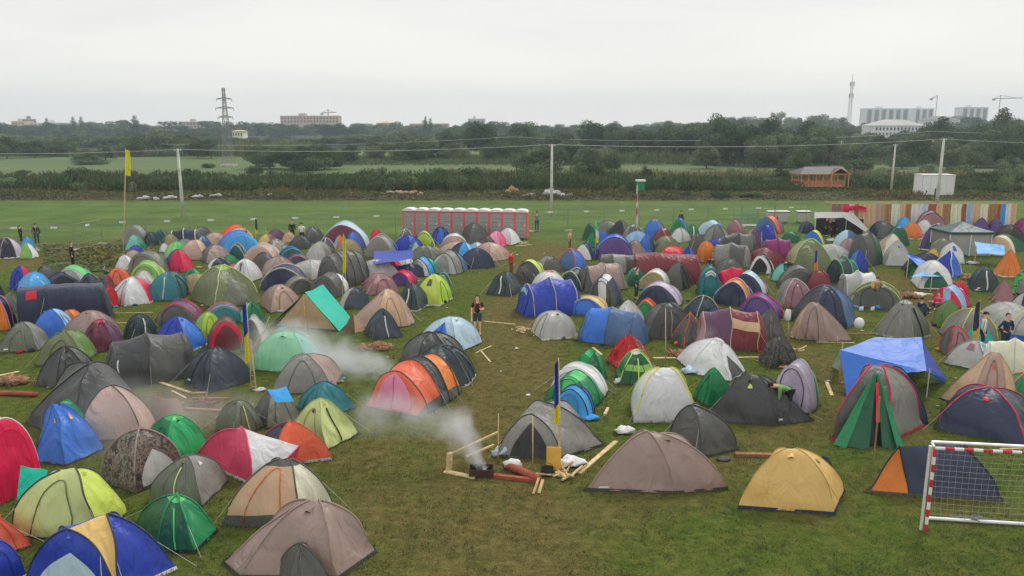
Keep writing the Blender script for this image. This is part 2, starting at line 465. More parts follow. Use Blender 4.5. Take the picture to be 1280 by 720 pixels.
person(G_(851, 287), 1.75, R_(110), 'person in black and white camouflage clothes on the meadow edge', 'walk', 'charcoal', 'dgrey')
person(G_(883, 328), 1.0, R_(20), 'seated person in black in front of the orange dome tent', 'sit', 'black', 'black')
person(G_(891, 331), 1.7, R_(-40), 'seated person in a red top beside the seated one in black', 'sit', 'red', 'dbrown')
person(G_(898, 328), 1.7, R_(-70), 'dark haired seated person to the right of the one in the red top', 'sit', 'dbrown', 'black')
person(G_(795, 374), 1.72, R_(60), 'person in a dark green jacket left of the khaki tent', 'stand', 'dgreen', 'dslate')
person(G_(990, 350), 1.75, R_(-75), 'person in a black jacket bending over the aqua tent', 'bend', 'black', 'black')
person(G_(1041, 299), 1.8, R_(10), 'broad person in black standing inside the grey pavilion', 'stand', 'black', 'black')
person(G_(1032, 296), 1.7, R_(40), 'person in dark clothes at the left inside the grey pavilion', 'stand', 'dbrown', 'black')
person(G_(1094, 385), 1.72, R_(160), 'long haired girl with a yellow bag in front of the charcoal tent', 'stand', 'khaki', 'black', 'brown', False, 'short', sidebag('mustard'), 'f')
person(G_(985, 521), 1.72, R_(-80), 'person in a green jumper bending down at the pale pink tent', 'bend', (104, 142, 84), 'black')
person(G_(1226, 441), 1.78, R_(60), 'man in a white and navy sports jacket with a black cap', 'stand', 'white', 'navy', 'black', False, 'long', two(cap('black'), stripes('navy')))
person(G_(1254, 444), 1.8, R_(10), 'man in a navy sports jacket with white sleeve stripes', 'hips', 'navy', 'navy', 'hair', False, 'long', stripes('white'))
person(G_(1151, 393), 1.6, R_(120), 'person in a navy jacket sitting on a log behind the grey green dome', 'sit', 'navy', 'dslate', 'hair')
person(G_(1172, 386), 1.6, R_(-60), 'person in a red chequered shirt sitting beside the crimson tent', 'sit', 'rose', 'dgrey', 'hair')
person(G_(131, 345), 1.2, R_(120), 'dark haired person crouching behind the coral dome tent', 'sit', 'dgrey', 'charcoal')
person(G_(1229, 306), 1.7, R_(120), 'x', 'stand', 'brown', 'dbrown') if False else None
# ------------------------------------------------------------------ tents
def arcr(a, n):
    """superellipse quarter: (horizontal, vertical) factors"""
    return max(0.0, math.cos(a)) ** (2.0 / n), max(0.0, math.sin(a)) ** (2.0 / n)

class Surf:
    """panels: list of functions S(u,v) -> local unit point; poles: list of curves; npan"""
    def __init__(s): s.pan = []; s.poles = []; s.foot = []; s.loft = False

def surf_meridian(corners, ns, apex, sag=0.07):
    s = Surf(); k = len(corners)
    def mer(i, t):
        h, v = arcr(t * PI / 2, ns[i]); A = apex[i]; P = corners[i]
        return Vector((A[0] + (P[0] - A[0]) * h, A[1] + (P[1] - A[1]) * h, A[2] * v))
    for i in range(k):
        j = (i + 1) % k
        def S(u, v, i=i, j=j):
            a = mer(i, v); b = mer(j, v); p = a.lerp(b, u)
            q = 4 * u * (1 - u); m = sag * q * math.sin(PI * min(1, v * 1.02)) ** 0.8
            p.x *= 1 - m * 0.9; p.y *= 1 - m * 0.9; p.z *= 1 - m * 0.5
            p.z += 0.03 * q * (1 - v) ** 6
            fl = 1 + .05 * (1 - v) ** 5
            p.x *= fl; p.y *= fl
            return p
        s.pan.append(S)
        s.poles.append([mer(i, t / 14.0) for t in range(15)])
        s.foot.append(Vector(corners[i] + (0,)) if len(corners[i]) == 2 else Vector(corners[i]))
    return s

def surf_loft(st, axis='y', n=2.0, sag=0.05, nc=None):
    """st: list of (pos, halfwidth, height); height 0 = panel comes down to the ground"""
    s = Surf(); s.loft = True
    def hoop(k, u, sc=1.0):
        pos, w, h = st[k][:3]
        nn = st[k][3] if len(st[k]) > 3 else n
        a = u * PI
        c = -math.cos(a); x = math.copysign(abs(c) ** (2.0 / nn), c); z = max(0, math.sin(a)) ** (2.0 / nn)
        return Vector((x * w, pos, z * h))
    def conv(p): return Vector((p.x, p.y, p.z)) if axis == 'y' else Vector((p.y, -p.x, p.z))
    for k in range(len(st) - 1):
        def S(u, v, k=k):
            a = hoop(k, u); b = hoop(k + 1, u)
            vv = v
            p = a.lerp(b, vv)
            if st[k][2] < 0.03 or st[k + 1][2] < 0.03:      # curved end panel
                if st[k][2] < 0.03: p.z = b.z * math.sin(vv * PI / 2) ** 0.8
                else: p.z = a.z * math.sin((1 - vv) * PI / 2) ** 0.8
            else:
                q = 4 * vv * (1 - vv) * sag * math.sin(u * PI)
                p.x *= 1 - q; p.z *= 1 - q
            return conv(p)
        s.pan.append(S)
    for k, q in enumerate(st):
        if q[2] >= 0.03:
            s.poles.append([conv(hoop(k, t / 20.0)) for t in range(21)])
            s.foot += [conv(hoop(k, 0)), conv(hoop(k, 1))]
    return s

def template(ty, n=None, r=None):
    R_ = r if r is not None else 1.0
    A = lambda k: [(0, 0, 1)] * k
    if ty == 'sq':
        n = n or 1.9
        return surf_meridian([(-1, -R_), (1, -R_), (1, R_), (-1, R_)], [n] * 4, A(4))
    if ty == 'hx':
        n = n or 2.0
        cs = [(math.cos(a), math.sin(a) * R_) for a in [math.radians(d) for d in (-120, -60, 0, 60, 120, 180)]]
        return surf_meridian(cs, [n] * 6, A(6))
    if ty == 'vs':      # square dome with a pointed porch towards the front
        n = n or 1.8
        return surf_meridian([(-.95, -.75), (0, -1.75), (.95, -.75), (1, 1), (-1, 1)], [n, 1.25, n, n, n], [(0, 0, 1), (0, -.12, 1), (0, 0, 1), (0, .05, 1), (0, .05, 1)])
    if ty == 'lw' or ty == 'lx':   # low fly with long porch left (lw) or right (lx)
        n = n or 1.7
        cs = [(-2.0, -.25), (-.55, -.95), (.85, -.85), (1.25, -.1), (.85, .85), (-.55, .95)]
        ap = [(-.12, 0, 1), (-.1, 0, 1), (.12, 0, 1), (.14, 0, .98), (.12, 0, 1), (-.1, 0, 1)]
        nn = [1.15, n, n, 1.5, n, n]
        if ty == 'lx':
            cs = [(-x, y) for x, y in cs][::-1]; ap = [(-a, b, c) for a, b, c in ap][::-1]; nn = nn[::-1]
            # rotate so that the first corner is front-left
            cs = cs[2:] + cs[:2]; ap = ap[2:] + ap[:2]; nn = nn[2:] + nn[:2]
        return surf_meridian(cs, nn, ap)
    if ty == 'py':      # pyramid
        return surf_meridian([(-1, -R_), (1, -R_), (1, R_), (-1, R_)], [n or 1.15] * 4, A(4), sag=0.1)
    if ty == 'ar':      # arch front facing the viewer
        n = n or 2.0; L = (r or 1.15)
        return surf_loft([(-L - .28, .88, 0), (-L, .98, .93), (-.1, 1, 1), (L * .85, .84, .76), (L * 1.4, .55, 0)], 'y', n)
    if ty == 'a4':
        n = n or 2.0; L = r or 1.1
        return surf_loft([(-L - .32, .9, 0), (-L, .97, .86), (-.28 * L, 1, 1), (.12 * L, 1, 1), (.75 * L, .95, .9), (1.2 * L, .8, 0)], 'y', n)
    if ty == 'tn':      # tunnel seen from its side
        n = n or 2.0; W = (r or .75)
        return surf_loft([(-1.4, W * .8, 0), (-1.05, W, .86), (-.05, W, 1), (.95, W * .95, .9), (1.4, W * .7, 0)], 'x', n)
    if ty == 't4':      # long tunnel with many hoops
        n = n or 2.0; W = (r or .7)
        return surf_loft([(-1.45, W * .8, 0), (-1.2, W, .9), (-.62, W, 1), (0, W, 1.02), (.6, W, .98), (1.15, W * .95, .88), (1.45, W * .7, 0)], 'x', n, sag=.02)
    if ty == 'rg':      # ridge tent, end towards the viewer
        L = r or 1.2
        return surf_loft([(-L - .05, .97, 0), (-L + .02, 1, .98), (0, .98, .93), (L - .02, 1, .98), (L + .05, .97, 0)], 'y', n or 1.05, sag=.03)
    if ty == 'cb':      # cabin: boxy cross-section
        W = r or .6
        return surf_loft([(-1.06, W, 0), (-1.0, W, .96), (-.35, W, .99), (.35, W, .97), (1.0, W, .93), (1.22, W * .9, 0)], 'x', n or 3.2, sag=.015)
    raise ValueError(ty)

def fit(pts, yaw, box, hmin=0.75, hmax=2.3):
    """place and scale a unit shape so that it fills a box of the photograph; true 3D solve"""
    x0, y0, x1, y1 = box
    c, s = math.cos(yaw), math.sin(yaw)
    P = [(p.x * c - p.y * s, p.x * s + p.y * c, p.z) for p in pts]
    g = ground((x0 + x1) / 2, min(y1, 1200)); X, Y = g.x, g.y
    sh = (x1 - x0) * Y / FPX / 2.2; sv = 1.2
    Y += sh
    for it in range(60):
        q = [project((X + sh * p[0], Y + sh * p[1], sv * p[2])) for p in P]
        a0 = min(v[0] for v in q); a1 = max(v[0] for v in q); b0 = min(v[1] for v in q); b1 = max(v[1] for v in q)
        sh *= ((x1 - x0) / (a1 - a0)) ** 0.7
        X += ((x0 + x1) / 2 - (a0 + a1) / 2) * Y / FPX * 0.9
        cur = ground(640, b1).y; tar = ground(640, y1).y
        Y += (tar - cur) * 0.8
        hp = sv * FPX / Y
        sv *= max(.6, min(1.5, 1 + 0.7 * ((y1 - y0) - (b1 - b0)) / hp))
        sv = max(hmin, min(hmax, sv))
        Y = max(Y, 10.0)
    return X, Y, sh, sv

TYPE_NAME = dict(sq='dome_tent', hx='dome_tent', vs='porch_tent', lw='porch_tent', lx='porch_tent', py='pyramid_tent', ar='tunnel_tent', a4='tunnel_tent',
                 tn='tunnel_tent', t4='tunnel_tent', rg='ridge_tent', cb='cabin_tent')
TENTS = []
HEMS = []
GROUP_TENTS = 'tents pitched across the camping field'

def surf_custom(apexes, corners):
    """corners: (px, py, n, apex index); every corner stands on the ground where the photograph shows it"""
    g = [ground(c[0], c[1]) for c in corners]
    cx = sum(p.x for p in g) / len(g); cy = sum(p.y for p in g) / len(g)
    ap = []
    for a in apexes:
        q = at_depth(a[0], a[1], cy + (a[2] if len(a) > 2 else 0)); ap.append((q.x - cx, q.y - cy, q.z))
    s = surf_meridian([(p.x - cx, p.y - cy) for p in g], [c[2] for c in corners], [ap[c[3]] for c in corners], sag=.055)
    return s, cx, cy

def make_tent(row, custom=None):
    spec, label = row.split('|')
    tk = spec.split()
    box = [float(v) for v in tk[:4]]
    ty = tk[4]; yaw = math.radians(float(tk[5])); cols = tk[6].split(',')
    opt = {}
    for o in tk[7:]:
        if ':' in o: k, v = o.split(':'); opt.setdefault(k, []).append(v)
        elif o[0] in 'nrH' and len(o) > 1 and o[1] in '0123456789.': opt[o[0]] = float(o[1:])
        else: opt[o] = True
    w = box[2] - box[0]
    if 'flat' not in opt: box[3] = max(box[3], box[1] + 0.57 * w)
    if ty == 'sq' and 'r' not in opt and not custom and box[3] < 400: opt['r'] = random.Random(label + 'r').uniform(1.0, 1.45)
    if 'n' in opt and not custom and ty in ('sq', 'hx', 'ar', 'tn', 'a4', 't4'): opt['n'] -= .12 + .22 * random.Random(label).random()
    if ty == 'ar' and 'r' not in opt: opt['r'] = .85
    S = template(ty, opt.get('n'), opt.get('r')) if not custom else None
    if not custom: yaw -= math.atan(((box[0] + box[2]) / 2 - 640) / FPX)
    keys = []
    for f in (S.pan if S else ()):
        for u in (0, .25, .5, .75, 1):
            for v in (0, .2, .4, .6, .8, 1): keys.append(f(u, v))
    if custom:
        S, X, Y = surf_custom(*custom); sh = sv = 1.0; yaw = 0.0; kn = 'dome_tent' if ty == 'cu' else ty
        zt = max(S.pan[i](0, 1).z for i in range(len(S.pan)))
    else:
        X, Y, sh, sv = fit(keys, yaw, box, 0.5 if 'flat' in opt else 0.8, opt.get('H', 2.3)); kn = TYPE_NAME[ty]; zt = sv
    TENTS.append((X, Y, sh if not custom else max(abs(p.x) for p in S.foot) * .8, label))
    root = empty(kn, (X, Y, 0), label.strip(), 'tent', yaw, GROUP_TENTS)
    seed = random.Random(int(X * 1000) + int(Y * 77))
    ph = [seed.uniform(0, 6.28) for _ in range(6)]; amp = 0.03 * (0.5 + seed.random()); npn = len(S.pan); fold = seed.choice([.012, .018, .026, .034]) * min(1.3, max(.6, Y / 28))
    def T(p, off=0.0):
        x, y, z = p.x * sh, p.y * sh, p.z * sv
        # slack in the cloth
        k = min(1.0, z / 0.25)
        dx = amp * k * (math.sin(3.1 * z + ph[0] + 1.7 * y) + .5 * math.sin(7.3 * y + ph[1] + 3 * z))
        dy = amp * k * (math.sin(2.7 * x + ph[2] + 2.2 * z) + .5 * math.sin(6.1 * z + ph[3] + 2 * x))
        dz = amp * .7 * k * math.sin(2.9 * x + 2.3 * y + ph[4]) - amp * .5 * k * abs(math.sin(4.3 * x + 3.1 * y + ph[5]))
        return Vector((x + dx, y + dy, z + dz + 0.012))
    def P(i, u, v, off=0.0):
        p = T(S.pan[i](u, v))
        qq = 4 * u * (1 - u) if not S.loft else 4 * v * (1 - v) * math.sin(PI * u)
        vv = v if not S.loft else math.sin(PI * u)
        if not S.loft or (S.pan and 0 < i < npn - 1):
            fo = fold * qq * (math.sin(u * 15 + ph[0] + i) * (1 - vv) ** 1.5 + .55 * math.sin(u * 8 + v * 9 + ph[1] + 2 * i) + .45 * math.sin(u * 7 - v * 12 + ph[2]) * vv)
            d_ = Vector((p.x, p.y, .25 * p.z)); L_ = d_.length
            if L_ > .1: p = p + d_ * (fo / L_)
        if off:
            e = 0.02
            a = T(S.pan[i](min(1, u + e), v)) - T(S.pan[i](max(0, u - e), v))
            b = T(S.pan[i](u, min(1, v + e))) - T(S.pan[i](u, max(0, v - e)))
            nn = a.cross(b)
            if nn.length > 1e-9:
                nn.normalize()
                c0 = Vector((0, 0, zt * .35))
                if nn.dot(p - c0) < 0: nn = -nn
                p = p + nn * off
        return p
    big = box[3] > 400; far = box[3] < 345
    mat = opt['m'][0] if 'm' in opt else 'fabric'
    npn = len(S.pan)
    NU, NV = (20, 18) if big else (9, 10)
    topc = opt.get('t', [None])[0]; botc = opt.get('b', [None])[0]
    tv = 0.78; bv = 0.17
    sk = min(0.25, 0.12)
    fly = MB()
    for i in range(npn):
        ci = cols[i % len(cols)]
        cc = col(ci)
        if S.loft:
            # u across the hoop: rows along u
            us = [k / 20.0 for k in range(21)] if big else [k / 14.0 for k in range(15)]
            nv = 12 if big else 6
            rows = [[P(i, u, k / nv) for k in range(nv + 1)] for u in us]
            def cf(a, b, cc=cc, us=us):
                um = us[a]
                if botc and (um < 0.10 or um > 0.90 - 1e-6): return col(botc)
                if topc and 0.36 < um < 0.62: return col(topc)
                return cc
        else:
            rows = [[P(i, k / NU, v / NV) for k in range(NU + 1)] for v in range(NV + 1)]
            def cf(a, b, cc=cc):
                v = (a + .5) / NV
                if topc and v > tv: return col(topc)
                if botc and v < bv: return col(botc)
                return cc
        fly.grid(rows, cf)
    if topc and not S.loft: pass
    body = fly.build('flysheet', mat, root, smooth=True)
    # groundsheet
    gs = MB(); kc = opt.get('k', ['charcoal'])[0]
    if S.loft:
        ring = []
        for i in range(npn):
            ring += [S.pan[i](0, v / 4) for v in range(5)]
        for i in reversed(range(npn)):
            ring += [S.pan[i](1, 1 - v / 4) for v in range(5)]
    else:
        ring = []
        for i in range(npn): ring += [S.pan[i](u / 5, 0) for u in range(5)]
    ring = [Vector((p.x * sh, p.y * sh, 0)) for p in ring]
    hh = 0.085 if 'k' in opt else 0.05
    HEMS.append((Y, [(X + p.x * math.cos(yaw) - p.y * math.sin(yaw), Y + p.x * math.sin(yaw) + p.y * math.cos(yaw)) for p in ring]))
    lo = [Vector((p.x * 1.012, p.y * 1.012, 0.004)) for p in ring]; hi = [Vector((p.x * .995 , p.y * .995, hh)) for p in ring]
    gs.grid([lo + [lo[0]], hi + [hi[0]]], col(kc))
    gs.build('groundsheet', 'plain', root, smooth=True)
    # poles / sleeves
    pc = opt.get('p', [None])[0]
    pr = 0.022 if pc else 0.013
    pcc = col(pc) if pc else vcol(col(cols[0]), 0.72)
    pr = max(pr, 0.0006 * Y * (1.0 if pc else .45))
    if True:
        allp = MB()
        for q in S.poles:
            pts = [T(p) + Vector((0, 0, pr * .4)) for p in q]
            if far or not (pc or big): allp.tube(pts, pr, pcc, 5)
            else:
                MB().tube(pts, pr, pcc, 6).build('pole_sleeve', 'fabric', root, smooth=True)
        if allp.v: allp.build('pole_sleeve', 'fabric', root, smooth=True)
    def patch(i, u0, u1, v0, v1, c, name, off=0.02, arch=False, parent=None, nm=mat):
        m = MB(); rows = []
        K = 9
        if ty in ('tn', 't4', 'cb') and 0 < i < npn - 1: u0, u1 = 1 - u1, 1 - u0
        for a in range(K + 1):
            v = v0 + (v1 - v0) * a / K
            hw = 1.0
            if arch: hw = max(0.02, 1 - (a / K) ** 2.6)
            um = (u0 + u1) / 2; hu = (u1 - u0) / 2 * hw
            rows.append([P(i, um + hu * (2 * b / 6 - 1), v, off) for b in range(7)] if not (S.loft and 0) else None)
        m.grid(rows, col(c) if isinstance(c, str) else c)
        return m.build(name, nm, parent or root, smooth=True)
    def lpatch(i, u0, u1, v0, v1, c, name, off=0.02, arch=False):
        # for loft end panels: i is panel, u across, v from ground up
        return patch(i, u0, u1, v0, v1, c, name, off, arch)
    def seam(i, c, rad, h=.72):
        endp = S.loft and i == npn - 1
        pts = []
        for t in range(19):
            a = PI * t / 18; u = .5 - .24 * math.copysign(abs(math.cos(a)) ** .7, math.cos(a)); v = .03 + h * math.sin(a) ** .7
            pts.append(P(i, u, 1 - v if endp else v, .018))
        MB().tube(pts, rad, c, 5).build('door_seam', 'fabric', root, smooth=True)
    if Y < 50 and not any(k[0] in 'doaf' and len(k) == 2 for k in opt) and 'flat' not in opt:
        i = 0 if S.loft else seed.choice([0, 0, 1, npn - 1])
        seam(i, vcol(col(cols[i % len(cols)]), seed.choice([.5, .6, 1.5])), max(.008, .00045 * Y), seed.uniform(.55, .75))
    for k, v in list(opt.items()):
        if len(k) == 2 and k[0] == 'd' and k[1].isdigit():        # door
            i = int(k[1])
            if S.loft and i == npn - 1: d = patch(i, .25, .75, .97, .28, v[0], 'door', .022, True)
            elif S.loft and i not in (0, npn - 1): d = patch(i, .03, .36, .2, .8, v[0], 'door', .022)
            elif S.loft: d = patch(i, .27, .73, .03, .8, v[0], 'door', .022, True)
            else: d = patch(i, .2, .8, .03, .72, v[0], 'door', .022, True)
            if big or Y < 45:
                z = MB()
                um = .5
                if S.loft and i not in (0, npn - 1): pass
                else:
                    sgn = (lambda t: .97 - .6 * t) if (S.loft and i == npn - 1) else (lambda t: .03 + .66 * t)
                    z.tube([P(i, um, sgn(t / 8), .035) for t in range(9)], max(.008, .0005 * Y), vcol(col(v[0]), .45), 5)
                    z.build('zip', 'plain', d)
        if len(k) == 2 and k[0] == 'a' and k[1].isdigit():        # arched seam of a closed door
            seam(int(k[1]), col(v[0]), max(.014, .0007 * Y))
        if len(k) == 2 and k[0] == 'o' and k[1].isdigit():        # open doorway: surface patch whose dark colour stands in for shade inside
            i = int(k[1]); patch(i, .2, .8, .02, .66, v[0], 'doorway', .018, True)
        if len(k) == 2 and k[0] == 'w' and k[1].isdigit():
            i = int(k[1])
            if S.loft and i not in (0, npn - 1): patch(i, .16, .34, .3, .7, v[0], 'window', .025)
            else: patch(i, .34, .66, .5, .72, v[0], 'window', .025)
        if len(k) == 2 and k[0] == 'f' and k[1].isdigit():        # wide inset panel of another colour
            i = int(k[1])
            if S.loft: patch(i, .2, .8, .05, .7, v[0], 'fabric_panel', .014, nm='fabric')
            else: patch(i, .14, .86, .04, .5, v[0], 'fabric_panel', .014, True, nm='fabric')
        if len(k) == 2 and k[0] == 'z' and k[1].isdigit():        # straight pale strip / zip up a panel
            i = int(k[1]); MB().tube([P(i, .5, .04 + .62 * t / 8, .03) for t in range(9)], max(.018, .0009 * Y), col(v[0]), 5).build('zip', 'plain', root)
        if len(k) == 2 and k[0] == 'e' and k[1].isdigit():        # emblem
            i = int(k[1]); patch(i, .44, .58, .60, .69, v[0], 'emblem', .02, True)
        if len(k) == 2 and k[0] == 'l' and k[1].isdigit():        # small maker's mark low on a panel
            i = int(k[1]); patch(i, .12, .24, .09, .13, v[0], 'emblem', .02)
        if len(k) == 2 and k[0] == 'y' and k[1].isdigit():        # band across a panel
            i = int(k[1]); patch(i, *((.2, .3, .02, .98) if S.loft else (.03, .97, .36, .5)), v[0], 'fabric_band', .016)
    if 'v' in opt or (Y < 40 and 'v0' not in opt and not S.loft and seed.random() < .75):   # vent hood
        i = seed.choice([0, 1, npn - 1]) if 'V' not in opt else int(opt['V'][0])
        m = MB(); a = [P(i, u, .74, .01) for u in (.38, .5, .62)]
        b = [P(i, .40, .84, .01), P(i, .5, .845, .01), P(i, .60, .84, .01)]
        mid = P(i, .5, .74, .10 if Y < 40 else .07)
        for q in ((a[0], mid, b[1], b[0]), (mid, a[2], b[2], b[1])): m.face(q, col(cols[i % len(cols)]))
        m.face((a[0], a[1], mid), col('black')); m.face((a[1], a[2], mid), col('black'))
        m.build('vent', 'fabric', root)
    # guy lines
    if Y < 62 and 'G' not in opt:
        gl = MB(); gc = col(seed.choice(['offwhite', 'offwhite', 'grey', 'khaki', 'ylime', 'charcoal']), .8)
        ctr = Vector((0, 0, 0))
        for q in seed.sample(S.poles, min(len(S.poles), 2 + (Y < 35))):
            p = T(q[seed.choice([5, 6, 7]) if not S.loft else seed.choice([4, 16])])
            d = Vector((p.x, p.y, 0))
            if d.length < .05: continue
            d.normalize()
            f = q[0] if not S.loft else (q[0] if (q[0] - p / sh).length < (q[-1] - p / sh).length else q[-1])
            fr = math.hypot(f.x, f.y) * sh
            e = d * (max(fr, 0.6) + seed.uniform(.3, .6)); e.z = 0.02
            o_ = MB().tube([p, e], max(.0045, .00017 * Y), gc, 4)
            o_.tube([e + Vector((0, 0, .09)), e - d * .03 + Vector((0, 0, -.06))], .009, col('grey'), 4)
            o_.build('guy_line', 'plain', root)
    return root
